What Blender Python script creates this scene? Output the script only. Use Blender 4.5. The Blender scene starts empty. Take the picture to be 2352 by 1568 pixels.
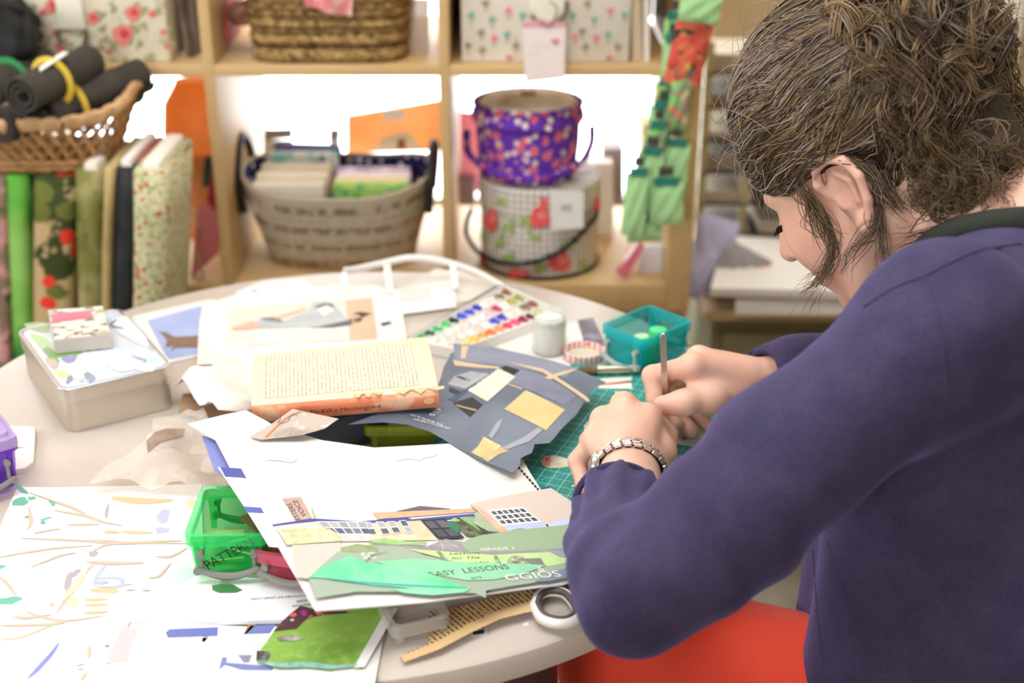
import bpy, bmesh, math, random
import numpy as np
from mathutils import Vector, Matrix, geometry
random.seed(7); np.random.seed(7)
SC = bpy.context.scene
COL = SC.collection
# ---------------------------------------------------------------- camera, world, lights, exposure
FPX, CX, CY = 3050.0, 1176.0, 784.0
PITCH = math.radians(24.4)
CAMZ = 1.40
TZ = 0.74                       # table top height
SP, CP = math.sin(PITCH), math.cos(PITCH)
cam_d = bpy.data.cameras.new('camera'); cam = bpy.data.objects.new('camera', cam_d); COL.objects.link(cam)
cam.location = (0, 0, CAMZ); cam.rotation_euler = (math.pi/2 - PITCH, 0, 0)
cam_d.sensor_width = 36.0; cam_d.lens = FPX/2352*36.0
cam_d.clip_start = 0.02; cam_d.clip_end = 60
cam_d.dof.use_dof = True; cam_d.dof.focus_distance = 1.20; cam_d.dof.aperture_fstop = 3.4
SC.camera = cam
SC.view_settings.view_transform = 'Standard'; SC.view_settings.look = 'None'
SC.view_settings.gamma = 1.0; SC.view_settings.use_curve_mapping = False
SC.view_settings.exposure = 0.58
SC.cycles.max_bounces = 6; SC.cycles.diffuse_bounces = 3; SC.cycles.glossy_bounces = 3; SC.cycles.transparent_max_bounces = 14; SC.cycles.caustics_reflective = False; SC.cycles.caustics_refractive = False
w = bpy.data.worlds.new('daylight'); SC.world = w; w.use_nodes = True
bgn = w.node_tree.nodes['Background']; bgn.inputs[0].default_value = (0.96, 0.97, 1.0, 1); bgn.inputs[1].default_value = 6.0
def area(name, loc, target, sx, sy, power, col):
    d = bpy.data.lights.new(name, 'AREA'); d.shape = 'RECTANGLE'; d.size = sx; d.size_y = sy; d.energy = power; d.color = col
    o = bpy.data.objects.new(name, d); COL.objects.link(o); o.location = loc
    o.rotation_euler = (Vector(target)-Vector(loc)).to_track_quat('-Z', 'Y').to_euler()
    return o
area('ceiling_panel_light', (-0.45, 0.85, 2.52), (-0.45, 0.85, 0), 1.5, 0.7, 15.5, (0.97, 0.98, 1.0))
area('ceiling_panel_light_far', (0.9, 2.0, 2.52), (0.9, 2.0, 0), 1.2, 0.6, 9, (1.0, 0.96, 0.92))
area('left_window_daylight', (-2.2, 1.0, 1.7), (-0.1, 1.1, 0.8), 1.0, 0.8, 4, (0.95, 0.97, 1.0))
area('rear_fill_light', (-0.75, -1.22, 1.67), (-0.5, 1.9, 0.9), 0.8, 0.65, 12, (0.98, 0.99, 1.0))  # added fill lamp behind the camera, brightens the shelf fronts
# ---------------------------------------------------------------- pixel geometry
def ray(u, v):
    x = (u-CX)/FPX; y = (CY-v)/FPX
    return Vector((x, CP+y*SP, -SP+y*CP))
def at_z(u, v, z):
    d = ray(u, v); t = (z-CAMZ)/d.z
    return Vector((d.x*t, d.y*t, z))
def at_y(u, v, Y):
    d = ray(u, v); t = Y/d.y
    return Vector((d.x*t, Y, CAMZ+d.z*t))
def at_d(u, v, t):
    d = ray(u, v); return Vector((d.x*t, d.y*t, CAMZ+d.z*t))
# ---------------------------------------------------------------- materials
def C(h, a=1.0):
    r = [int(h[i:i+2], 16)/255 for i in (0, 2, 4)]
    return tuple((c/12.92 if c <= .04045 else ((c+.055)/1.055)**2.4) for c in r)+(a,)
MATS = {}
class NT:
    def __init__(s, name):
        s.m = bpy.data.materials.new(name); s.m.use_nodes = True; s.t = s.m.node_tree
        s.b = s.t.nodes['Principled BSDF']; s.out = s.t.nodes['Material Output']
    def n(s, kind, **kw):
        nd = s.t.nodes.new(kind)
        for k, v in kw.items(): setattr(nd, k, v)
        return nd
    def l(s, a, b): s.t.links.new(a, b)
    def coord(s, kind='Object'): return s.n('ShaderNodeTexCoord').outputs[kind]
    def math(s, op, a, b=None, c=None):
        nd = s.n('ShaderNodeMath', operation=op)
        for i, x in enumerate((a, b, c)):
            if x is None: continue
            if isinstance(x, (int, float)): nd.inputs[i].default_value = x
            else: s.l(x, nd.inputs[i])
        return nd.outputs[0]
    def mix(s, fac, a, b):
        nd = s.n('ShaderNodeMix', data_type='RGBA')
        for sock, x in ((nd.inputs[0], fac), (nd.inputs[6], a), (nd.inputs[7], b)):
            if isinstance(x, (int, float)): sock.default_value = x
            elif isinstance(x, tuple): sock.default_value = x
            else: s.l(x, sock)
        return nd.outputs[2]
    def noise(s, vec, scale, detail=3, rough=.55, dist=0):
        nd = s.n('ShaderNodeTexNoise'); nd.inputs['Scale'].default_value = scale
        nd.inputs['Detail'].default_value = detail; nd.inputs['Roughness'].default_value = rough
        nd.inputs['Distortion'].default_value = dist
        s.l(vec, nd.inputs['Vector']); return nd.outputs[0]
    def ramp(s, fac, a, b):
        nd = s.n('ShaderNodeMapRange'); nd.inputs[1].default_value = a; nd.inputs[2].default_value = b
        s.l(fac, nd.inputs[0]); return nd.outputs[0]
    def bump(s, h, strength, dist=.001):
        nd = s.n('ShaderNodeBump'); nd.inputs['Strength'].default_value = strength; nd.inputs['Distance'].default_value = dist
        s.l(h, nd.inputs['Height']); s.l(nd.outputs[0], s.b.inputs['Normal'])
def M(key, hexc, rough=.55, metal=0, noise=None, bump=None, spec=.4, sheen=0, sss=0, coat=0):
    """plain colour with optional mottling noise=(scale, other hex, amount) and bump=(scale, strength, dist)"""
    if key in MATS: return MATS[key]
    t = NT(key); b = t.b; col = C(hexc)
    b.inputs['Base Color'].default_value = col; b.inputs['Roughness'].default_value = rough
    b.inputs['Metallic'].default_value = metal; b.inputs['Specular IOR Level'].default_value = spec
    if sheen: b.inputs['Sheen Weight'].default_value = sheen
    if coat: b.inputs['Coat Weight'].default_value = coat
    if sss:
        b.inputs['Subsurface Weight'].default_value = sss; b.inputs['Subsurface Radius'].default_value = (.012, .005, .003)
        b.inputs['Subsurface Scale'].default_value = .6
    if noise:
        f = t.ramp(t.noise(t.coord(), noise[0], 4), .35, .65)
        t.l(t.mix(t.math('MULTIPLY', f, noise[2]), col, C(noise[1])), b.inputs['Base Color'])
    if bump: t.bump(t.noise(t.coord(), bump[0], 4), bump[1], bump[2] if len(bump) > 2 else .001)
    MATS[key] = t.m; return t.m
def P(key, base, layers, rough=.6, coord='Object', bump=None, spec=.3, sheen=0):
    """printed pattern. layers: (kind, ...) painted in order over the base colour"""
    if key in MATS: return MATS[key]
    t = NT(key); co = t.coord(coord); cur = C(base)
    sep = t.n('ShaderNodeSeparateXYZ'); t.l(co, sep.inputs[0])
    for i, L in enumerate(layers):
        k = L[0]
        if k == 'spots':      # scale, radius, hex, randomness, keep
            _, sc, r, hx, rnd, keep = L[:6]; oi = L[6] if len(L) > 6 else i
            mp = t.n('ShaderNodeMapping'); mp.inputs['Location'].default_value = (oi*3.17, oi*1.73, oi*2.31); t.l(co, mp.inputs[0])
            v = t.n('ShaderNodeTexVoronoi', voronoi_dimensions='2D' if coord == 'UV' else '3D'); v.inputs['Scale'].default_value = sc; v.inputs['Randomness'].default_value = rnd
            nz = t.noise(mp.outputs[0], sc*2.2, 2)
            t.l(mp.outputs[0], v.inputs['Vector'])
            d = t.math('ADD', v.outputs['Distance'], t.math('MULTIPLY', t.math('SUBTRACT', nz, .5), r*.9))
            f = t.math('LESS_THAN', d, r)
            sp = t.n('ShaderNodeSeparateColor'); t.l(v.outputs['Color'], sp.inputs[0])
            f = t.math('MULTIPLY', f, t.math('LESS_THAN', sp.outputs[0], keep))
        elif k == 'noise':    # scale, lo, hi, hex
            _, sc, lo, hi, hx = L
            mp = t.n('ShaderNodeMapping'); mp.inputs['Location'].default_value = (i*2.17, i*4.73, i*1.31); t.l(co, mp.inputs[0])
            f = t.ramp(t.noise(mp.outputs[0], sc, 3), lo, hi)
        elif k == 'lines':    # period, width fraction, axis, hex
            _, per, wd, ax, hx = L
            f = t.math('LESS_THAN', t.math('FRACT', t.math('DIVIDE', sep.outputs[ax], per)), wd)
        elif k == 'text':     # period, width fraction, axis across the lines, word scale, hex
            _, per, wd, ax, ws, hx = L
            f = t.math('LESS_THAN', t.math('FRACT', t.math('DIVIDE', sep.outputs[ax], per)), wd)
            cb = t.n('ShaderNodeCombineXYZ')
            t.l(t.math('MULTIPLY', sep.outputs[1-ax], ws), cb.inputs[0])
            t.l(t.math('MULTIPLY', t.math('FLOOR', t.math('DIVIDE', sep.outputs[ax], per)), 7.31), cb.inputs[1])
            f = t.math('MULTIPLY', f, t.math('GREATER_THAN', t.noise(cb.outputs[0], 1.0, 2), .43))
        elif k == 'band':     # axis, lo, hi, hex
            _, ax, lo, hi, hx = L
            f = t.math('MULTIPLY', t.math('GREATER_THAN', sep.outputs[ax], lo), t.math('LESS_THAN', sep.outputs[ax], hi))
        cur = t.mix(f, cur, C(hx))
    t.l(cur, t.b.inputs['Base Color'])
    t.b.inputs['Roughness'].default_value = rough; t.b.inputs['Specular IOR Level'].default_value = spec
    if sheen: t.b.inputs['Sheen Weight'].default_value = sheen
    if bump: t.bump(t.noise(co, bump[0], 4), bump[1], bump[2])
    MATS[key] = t.m; return t.m
def PL(key, hexc, solid=.35, rough=.15):
    """see-through coloured plastic or glass sheet"""
    if key in MATS: return MATS[key]
    t = NT(key); t.b.inputs['Base Color'].default_value = C(hexc); t.b.inputs['Roughness'].default_value = rough
    tr = t.n('ShaderNodeBsdfTransparent'); c = C(hexc); tr.inputs[0].default_value = tuple(.55+.45*x for x in c[:3])+(1,)
    mx = t.n('ShaderNodeMixShader'); mx.inputs[0].default_value = solid
    t.l(tr.outputs[0], mx.inputs[1]); t.l(t.b.outputs[0], mx.inputs[2]); t.l(mx.outputs[0], t.out.inputs[0])
    MATS[key] = t.m; return t.m
def TL(key, hexc, f=.55, noise=None):
    """thin cloth or card that lets light through"""
    if key in MATS: return MATS[key]
    t = NT(key); t.b.inputs['Base Color'].default_value = C(hexc); t.b.inputs['Roughness'].default_value = .8
    tr = t.n('ShaderNodeBsdfTranslucent'); tr.inputs[0].default_value = C(hexc); mx = t.n('ShaderNodeMixShader'); mx.inputs[0].default_value = f
    if noise:
        c = t.mix(t.math('MULTIPLY', t.ramp(t.noise(t.coord(), noise[0], 4), .4, .65), noise[2]), C(hexc), C(noise[1])); t.l(c, tr.inputs[0]); t.l(c, t.b.inputs['Base Color'])
    t.l(t.b.outputs[0], mx.inputs[1]); t.l(tr.outputs[0], mx.inputs[2]); t.l(mx.outputs[0], t.out.inputs[0]); MATS[key] = t.m; return t.m
# ---------------------------------------------------------------- objects
def wloc(o):
    p = Vector((0, 0, 0))
    while o is not None: p += o.location; o = o.parent
    return p
def tag(o, label=None, cat=None, group=None, kind=None):
    if label: o['label'] = label
    if cat: o['category'] = cat
    if group: o['group'] = group
    if kind: o['kind'] = kind
    return o
def thing(name, label, cat, loc=(0, 0, 0), group=None, kind=None):
    o = bpy.data.objects.new(name, None); COL.objects.link(o); o.location = loc; o.empty_display_size = .05
    return tag(o, label, cat, group, kind)
def mk(name, verts, faces, mat, parent=None, smooth=False, uv=None, local=False):
    """verts in world coordinates unless local; faces are stored relative to the parent"""
    off = Vector((0, 0, 0)) if (parent is None or local) else wloc(parent)
    V = np.asarray(verts, dtype=float)-np.array(off)
    me = bpy.data.meshes.new(name); me.from_pydata(V.tolist(), [], [list(map(int, f)) for f in faces])
    o = bpy.data.objects.new(name, me); COL.objects.link(o)
    if parent is not None: o.parent = parent
    else:
        c = V.mean(0); c[2] = V[:, 2].min()
        me.transform(Matrix.Translation((-c).tolist())); o.location = c.tolist()
    if mat is not None:
        for m in (mat if isinstance(mat, (list, tuple)) else [mat]): me.materials.append(m)
    if smooth: me.polygons.foreach_set('use_smooth', [True]*len(me.polygons))
    if uv is not None:
        ul = me.uv_layers.new(name='UVMap'); li = np.zeros(len(me.loops), dtype=np.int32); me.loops.foreach_get('vertex_index', li)
        ul.data.foreach_set('uv', np.asarray(uv, dtype=float)[li].ravel())
    return o
def smooth_by_angle(o, deg=40):
    me = o.data; me.polygons.foreach_set('use_smooth', [True]*len(me.polygons))
    bm = bmesh.new(); bm.from_mesh(me)
    for e in bm.edges: e.smooth = e.calc_face_angle(0) < math.radians(deg)
    bm.to_mesh(me); bm.free(); return o
def rot2(p, a): return (p[0]*math.cos(a)-p[1]*math.sin(a), p[0]*math.sin(a)+p[1]*math.cos(a))
def box_vf(c, s, rz=0.0, bevel=0.0, seg=2, taper=1.0, R=None):
    """box with centre of its base at c, size s; taper scales the bottom"""
    bm = bmesh.new(); bmesh.ops.create_cube(bm, size=1)
    for v in bm.verts:
        k = taper if v.co.z < 0 else 1.0
        v.co = Vector((v.co.x*s[0]*k, v.co.y*s[1]*k, (v.co.z+.5)*s[2]))
    if bevel: bmesh.ops.bevel(bm, geom=bm.edges[:], offset=bevel, segments=seg, profile=.5, affect='EDGES')
    m = Matrix.Translation(c) @ (R.to_4x4() if R is not None else Matrix.Rotation(rz, 4, 'Z'))
    vs = [m @ v.co for v in bm.verts]; bm.verts.index_update(); fs = [[v.index for v in f.verts] for f in bm.faces]; bm.free()
    return vs, fs
def box(name, c, s, mat, parent=None, rz=0.0, bevel=.0015, seg=2, taper=1.0, R=None):
    v, f = box_vf(c, s, rz, bevel, seg, taper, R); o = mk(name, v, f, mat, parent)
    return smooth_by_angle(o, 35) if bevel else o
def lathe_vf(prof, c=(0, 0, 0), n=32, R=None, sx=1, sy=1, wob=None):
    vs, fs = [], []
    for r, z in prof:
        for i in range(n):
            a = 2*math.pi*i/n; rr = r*(wob(a, z) if wob else 1)
            p = Vector((rr*math.cos(a)*sx, rr*math.sin(a)*sy, z))
            if R is not None: p = R @ p
            vs.append(p+Vector(c))
    for j in range(len(prof)-1):
        for i in range(n):
            k = (i+1) % n; fs.append((j*n+i, j*n+k, (j+1)*n+k, (j+1)*n+i))
    if prof[0][0] > 1e-5: fs.append(tuple(range(n-1, -1, -1)))
    if prof[-1][0] > 1e-5: fs.append(tuple((len(prof)-1)*n+i for i in range(n)))
    return vs, fs
def lathe(name, prof, c, mat, parent=None, n=32, R=None, sx=1, sy=1, wob=None, ang=40, uvr=None):
    v, f = lathe_vf(prof, c, n, R, sx, sy, wob)
    uv = None if uvr is None else [((((2*math.pi*i/n+math.pi*1.5) % (2*math.pi))-math.pi)*uvr, z) for r, z in prof for i in range(n)]
    return smooth_by_angle(mk(name, v, f, mat, parent, uv=uv), ang)
def tube_vf(pts, rad, n=8, closed=False, flat=1.0):
    P_ = [Vector(p) for p in pts]; N = len(P_)
    if isinstance(rad, (int, float)): rad = [rad]*N
    vs, fs = [], []; prev = None
    for i in range(N):
        if closed: t = P_[(i+1) % N]-P_[i-1]
        else: t = P_[min(i+1, N-1)]-P_[max(i-1, 0)]
        t.normalize()
        if prev is None:
            up = Vector((0, 0, 1)) if abs(t.z) < .9 else Vector((1, 0, 0)); a = t.cross(up).normalized()
        else: a = (prev-t*prev.dot(t)).normalized()
        prev = a; b = t.cross(a)
        for k in range(n):
            q = 2*math.pi*k/n; vs.append(P_[i]+(a*math.cos(q)+b*math.sin(q)*flat)*rad[i])
    for i in range(N if closed else N-1):
        j = (i+1) % N
        for k in range(n):
            m = (k+1) % n; fs.append((i*n+k, i*n+m, j*n+m, j*n+k))
    if not closed: fs += [tuple(range(n-1, -1, -1)), tuple((N-1)*n+k for k in range(n))]
    return vs, fs
def tube(name, pts, rad, mat, parent=None, n=8, closed=False, flat=1.0):
    v, f = tube_vf(pts, rad, n, closed, flat); return smooth_by_angle(mk(name, v, f, mat, parent), 50)
def bez(pts, n=24):
    """Catmull-Rom through the points"""
    Q = [Vector(p) for p in pts]; Q = [Q[0]*2-Q[1]]+Q+[Q[-1]*2-Q[-2]]; out = []
    m = len(Q)-3
    for i in range(n):
        s = i/(n-1)*m; k = min(int(s), m-1); t = s-k; a, b, c, d = Q[k:k+4]
        out.append(.5*((2*b)+(c-a)*t+(2*a-5*b+4*c-d)*t*t+(3*b-a-3*c+d)*t**3))
    return out
def join(*vfs):
    V, Fs = [], []
    for v, f in vfs:
        o = len(V); V += list(v); Fs += [tuple(i+o for i in q) for q in f]
    return V, Fs
def flatz(z):
    def flat_z(x, y): return z
    return flat_z
def on(u, v, zf):
    z = TZ
    for _ in range(8):
        p = at_z(u, v, z); z = zf(p.x, p.y)
    return at_z(u, v, z)
def sheet(name, poly, zf, mat, parent=None, thick=.0004, step=.02, off=0.0, xy=False, ang=0.0, rag=0.0, smooth=True):
    """paper: outline in photo pixels (or metres if xy) laid on the height field zf"""
    pts = [Vector(p) for p in poly] if xy else [on(u, v, zf).to_2d() for u, v in poly]
    bd = []
    for i, a in enumerate(pts):
        b = pts[(i+1) % len(pts)]; L = (b-a).length; k = max(1, int(L/step))
        nrm = Vector((-(b-a).y, (b-a).x)).normalized() if L > 0 else Vector((0, 0))
        for j in range(k):
            q = a.lerp(b, j/k)
            if rag and j: q = q+nrm*random.uniform(-rag, rag)
            bd.append(q)
    n = len(bd); xs = [p.x for p in bd]; ys = [p.y for p in bd]; inner = []
    x = min(xs)+step/2
    while x < max(xs):
        y = min(ys)+step/2
        while y < max(ys):
            ins = False; j = n-1; near = 9
            for i in range(n):
                if (ys[i] > y) != (ys[j] > y) and x < (xs[j]-xs[i])*(y-ys[i])/(ys[j]-ys[i])+xs[i]: ins = not ins
                near = min(near, (xs[i]-x)**2+(ys[i]-y)**2); j = i
            if ins and near > (step*.4)**2: inner.append(Vector((x, y)))
            y += step
        x += step
    r = geometry.delaunay_2d_cdt(bd+inner, [(i, (i+1) % n) for i in range(n)], [], 1, 1e-7)
    V2, tris = r[0], [tuple(f) for f in r[2]]
    m = len(V2)
    top = [(p.x, p.y, zf(p.x, p.y)+off+thick) for p in V2]; bot = [(p.x, p.y, zf(p.x, p.y)+off) for p in V2]
    ec = {}
    for f in tris:
        for a, b in zip(f, f[1:]+f[:1]): ec[(a, b)] = 1
    fs = list(tris)+[tuple(i+m for i in reversed(f)) for f in tris]
    fs += [(b, a, a+m, b+m) for (a, b) in ec if (b, a) not in ec]
    o2 = pts[0]; uv = [rot2((p.x-o2.x, p.y-o2.y), -ang) for p in V2]*2
    o = mk(name, top+bot, fs, mat, parent, uv=uv)
    return smooth_by_angle(o, 50) if smooth else o
FONT = {}
def text(name, s, px0, px1, h, zf, mat, parent, off=.0008, flip=False, shear=0.0, xy=None, spacing=1.0, depth=None):
    """flat lettering printed from pixel px0 (start of baseline) towards px1; h is the letter height in metres"""
    cu = bpy.data.curves.new('t', 'FONT'); cu.body = s; cu.size = 1.0; cu.space_character = spacing; cu.resolution_u = 3; cu.shear = shear
    ob = bpy.data.objects.new('t', cu); COL.objects.link(ob); dg = bpy.context.evaluated_depsgraph_get()
    me = bpy.data.meshes.new_from_object(ob.evaluated_get(dg)); bpy.data.objects.remove(ob)
    V = [v.co.copy() for v in me.vertices]; Fs = [tuple(p.vertices) for p in me.polygons]; bpy.data.meshes.remove(me)
    if not V: return None
    w_ = max(v.x for v in V); a, b = (on(*px0, zf), on(*px1, zf)) if xy is None else (Vector(xy[0]), Vector(xy[1]))
    ax = (b-a); ax.z = 0; sx = ax.length/w_; ax.normalize(); ay = Vector((-ax.y, ax.x, 0)); sy = h/.72
    out = []
    for v in V:
        p = a+ax*(v.x*sx)+ay*(v.y*sy); out.append((p.x, p.y, zf(p.x, p.y)+off))
    return mk(name, out, Fs, mat, parent)
def text3(name, s, o, ex, ey, mat, parent, spacing=1.0, shear=0.0, width=None, height=None):
    """lettering on any plane: origin o, unit-ish axes ex, ey"""
    cu = bpy.data.curves.new('t', 'FONT'); cu.body = s; cu.size = 1.0; cu.space_character = spacing; cu.resolution_u = 3; cu.shear = shear
    ob = bpy.data.objects.new('t', cu); COL.objects.link(ob); dg = bpy.context.evaluated_depsgraph_get()
    me = bpy.data.meshes.new_from_object(ob.evaluated_get(dg)); bpy.data.objects.remove(ob)
    V = [v.co.copy() for v in me.vertices]; Fs = [tuple(p.vertices) for p in me.polygons]; bpy.data.meshes.remove(me)
    w_ = max(v.x for v in V); o, ex, ey = Vector(o), Vector(ex).normalized(), Vector(ey).normalized()
    return mk(name, [o+ex*(v.x/w_*width)+ey*(v.y/.72*height) for v in V], Fs, mat, parent)
def struct(o): o['kind'] = 'structure'; return o
# ---------------------------------------------------------------- the room
WALL = M('wall_paint', 'b9a888', .8, noise=(3, 'a89878', .5))
OLIVE = M('olive_paint', '8a8468', .75, noise=(4, '767054', .5))
WHITE = M('white_gloss', 'f2efe8', .35)
WOOD = M('birch_laminate', 'd9b884', .5, noise=(9, 'cda974', .6))
X0, X1, Y0, Y1, ZC = -2.3, 1.7, -1.3, 2.80, 2.56
struct(mk('floor', *box_vf(((X0+X1)/2, (Y0+Y1)/2, -.06), (X1-X0, Y1-Y0, .06)), M('floor_vinyl', '8d8272', .55, noise=(11, '6f6455', .8))))
struct(mk('ceiling', *box_vf(((X0+X1)/2, (Y0+Y1)/2, ZC), (X1-X0, Y1-Y0, .05)), M('ceiling_paint', 'e9e4d8', .85)))
def wall_with_hole(name, lo, hi, axis, fixed, a0, a1, z0, z1):
    v = []
    for (p, q, s, e) in ((lo, a0, 0, ZC), (a1, hi, 0, ZC), (a0, a1, 0, z0), (a0, a1, z1, ZC)):
        c = ((p+q)/2, fixed, s) if axis == 0 else (fixed, (p+q)/2, s)
        sz = (q-p, .1, e-s) if axis == 0 else (.1, q-p, e-s)
        v.append(box_vf(c, sz))
    return struct(mk(name, *join(*v), WALL))
WX0, WX1, WZ0, WZ1 = -1.55, .42, .42, 2.15
wall_with_hole('wall_back', X0, X1, 0, Y1+.05, WX0, WX1, WZ0, WZ1)
wall_with_hole('wall_left', Y0, Y1, 1, X0-.05, .5, 1.5, 1.3, 2.1)
struct(mk('wall_right', *box_vf((X1+.05, (Y0+Y1)/2, 0), (.1, Y1-Y0, ZC)), WALL))
wall_with_hole('wall_rear', X0, X1, 0, Y0-.05, -1.15, -.35, 1.35, 2.0)  # opening in this unseen wall is added to let in fill light
def window(name, ax, a0, a1, z0, z1, f, mull, label):
    w = struct(thing(name, label, None, ((a0+a1)/2, f, z0) if ax == 0 else (f, (a0+a1)/2, z0)))
    def bar(p, q, s, e, nm='window_frame', t=.05, m=WHITE):
        c = ((p+q)/2, f, s) if ax == 0 else (f, (p+q)/2, s)
        sz = (q-p, t, e-s) if ax == 0 else (t, q-p, e-s)
        mk(nm, *box_vf(c, sz), m, w)
    bar(a0, a1, z0, z0+.05); bar(a0, a1, z1-.05, z1); bar(a0, a0+.05, z0+.05, z1-.05); bar(a1-.05, a1, z0+.05, z1-.05)
    xs = [a0+.05]+[a0+(a1-a0)*m for m in mull]+[a1-.05]
    for m in xs[1:-1]: bar(m-.025, m+.025, z0+.05, z1-.05, 'mullion')
    G = PL('window_glass', 'f4fbff', .06, .02)
    for p, q in zip(xs[:-1], xs[1:]): bar(p, q, z0+.05, z1-.05, 'pane', .005, G)
window('window_1', 0, WX0, WX1, WZ0, WZ1, Y1+.05, (.5,), 'wide bright window behind the open shelves')
window('window_2', 1, .5, 1.5, 1.3, 2.1, X0-.05, (.5,), 'window in the wall to the left')
window('fill_window', 0, -1.15, -.35, 1.35, 2.0, Y0-.05, (.5,), 'window added in the wall behind the viewer for fill light')  # unseen window, added to go with the rear fill lamp
for nm, c in (('ceiling_light', (-.45, .85, 2.53)), ('ceiling_light', (.9, 2.0, 2.53))):
    mk(nm, *box_vf(c, (1.56, .76, .03)), WHITE).update_tag()
    o = COL.objects[-1]; tag(o, 'flat white ceiling light panel above the %s' % ('round table' if c[0] < 0 else 'olive cupboard'), 'ceiling light')
# trunking on the wall at the far right
struct(box('trim_1', at_y(2268, 300, 2.77)*1.0-Vector((0, 0, 1.0)), (.07, .03, 1.9), WHITE, bevel=.004))
# ---------------------------------------------------------------- open shelving in front of the window
SY0, SY1 = 1.97, 2.36
DIV = (-1.154, -.803, -.452, -.101)
sh = thing('shelving_unit', 'pale birch open cube shelving standing against the bright window', 'shelf', (-.45, 2.165, 0))
ZS = (.606, .957, 1.308)
for x in DIV: box('divider', (x, (SY0+SY1)/2, .606), (.0165, SY1-SY0, 1.06), WOOD, sh, bevel=.001)
box('side_panel', (.266, (SY0+SY1)/2, .56), (.038, SY1-SY0, 1.14), WOOD, sh, bevel=.0015)
box('side_panel', (-1.52, (SY0+SY1)/2, .56), (.038, SY1-SY0, 1.14), WOOD, sh, bevel=.0015)
box('base_board', (-.627, (SY0+SY1)/2, .56), (1.748, SY1-SY0, .046), WOOD, sh, bevel=.0015)
XS = [-1.501]+list(DIV)+[.247]
for z in ZS[1:]:
    for a, b in zip(XS[:-1], XS[1:]):
        box('shelf_board', ((a+b)/2, (SY0+SY1)/2, z-.0165), (b-a-.016, SY1-SY0-.002, .0165), WOOD, sh, bevel=.001)
box('top_board', (-.627, (SY0+SY1)/2, 1.66), (1.824, SY1-SY0, .038), WOOD, sh, bevel=.0015)
for x in (.266, -.627, -1.52):
    for y in (2.0, 2.33): box('leg', (x, y, 0), (.036, .036, .56), WOOD, sh, bevel=.001)
# ---------------------------------------------------------------- things on the shelves
Z1, Z2 = .606, .957             # tops of the two shelf boards in view
ROSE = P('rose_print_cloth', 'ebe1ca', [('noise', 55, .58, .66, 'c4c09a')], .8)
DOTPRINT = P('small_flower_print', 'e4dacb', [('noise', 80, .62, .68, 'd3cbb6')], .8)
BLACK = M('black_cord', '23211f', .6); STEEL = M('steel', 'd8d6d2', .25, 1)
BLUEGREY = M('shade_grey', '6d665c', .8)
# rose box, top left
b = thing('storage_box', 'cream fabric storage box printed with red roses on the upper shelf', 'box', (-.64, 2.12, Z2))
xa, xb = at_y(15, 100, 1.99).x, at_y(388, 100, 1.99).x
box('body', ((xa+xb)/2, 2.13, Z2), (xb-xa, .28, .24), ROSE, b, bevel=.004)
p = at_y(160, 20, 1.985); box('label_holder', p-Vector((0, 0, .03)), (.04, .006, .05), M('cream_card', 'f1ead8', .6), b, bevel=.002)
tube('pull_ring', [p+Vector((.022*math.cos(a), -.006, -.03+.032*math.sin(a))) for a in np.linspace(math.pi, 2*math.pi, 14)], .0032, M('dull_brass', '8d8568', .35, .8), b)
def decal(c, rx, ry, ang, hitf, mat, parent, name='printed_flower', seed=0, wob=.12, n=14):
    """printed patch round pixel c; hitf turns a pixel into a point just off the printed surface"""
    r = random.Random(seed); ph = [r.uniform(0, 6) for _ in range(2)]; vs = []
    for i in range(n):
        a = 2*math.pi*i/n; q = 1+wob*(math.sin(3*a+ph[0])+.6*math.sin(5*a+ph[1])); x, y = rot2((rx*q*math.cos(a), ry*q*math.sin(a)), ang); vs.append(hitf(c[0]+x, c[1]+y))
    ctr = hitf(*c); vs.append(ctr); return mk(name, vs, [(i, (i+1) % n, n) for i in range(n)], mat, parent)
RF = lambda u, v_: at_y(u, v_, 1.9888)
RFs = lambda u, v_: at_y(u, v_, 1.9882)
for k, (u, v_, r) in enumerate([(52, 28, 17), (120, 14, 18), (98, 28, 8), (170, 32, 12), (213, 42, 15), (305, 30, 19), (350, 32, 9), (158, 60, 13), (40, 74, 14), (125, 74, 9), (282, 80, 24), (140, 108, 15), (217, 114, 9), (374, 74, 7), (383, 106, 7), (250, 118, 6), (85, 60, 7)]):
    decal((u+14, v_-6), r*.9, r*.9, 0, RF, M('leaf_print_sage', 'a9a878', .8), b, 'printed_leaf', k+40, .35); decal((u, v_), r, r, 0, RF if 0 else RFs, M('rose_pink', 'ea8a80', .8), b, 'printed_rose', k)
    decal((u+r*.15, v_-r*.1), r*.5, r*.45, .4, lambda p, q: at_y(p, q, 1.9878), M('rose_red', 'd84a4a', .8), b, 'printed_rose', k+9)
for k, (u, v_) in enumerate([(25, 60), (70, 90), (190, 75), (240, 90), (258, 100), (320, 100), (345, 130), (180, 140), (260, 145), (90, 125), (330, 60), (260, 20), (235, 65), (290, 140), (215, 145), (25, 110)]): decal((u, v_), 11, 7, k, RFs, M('leaf_print_sage', 'a9a878', .8), b, 'printed_leaf', k, .4)
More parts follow.
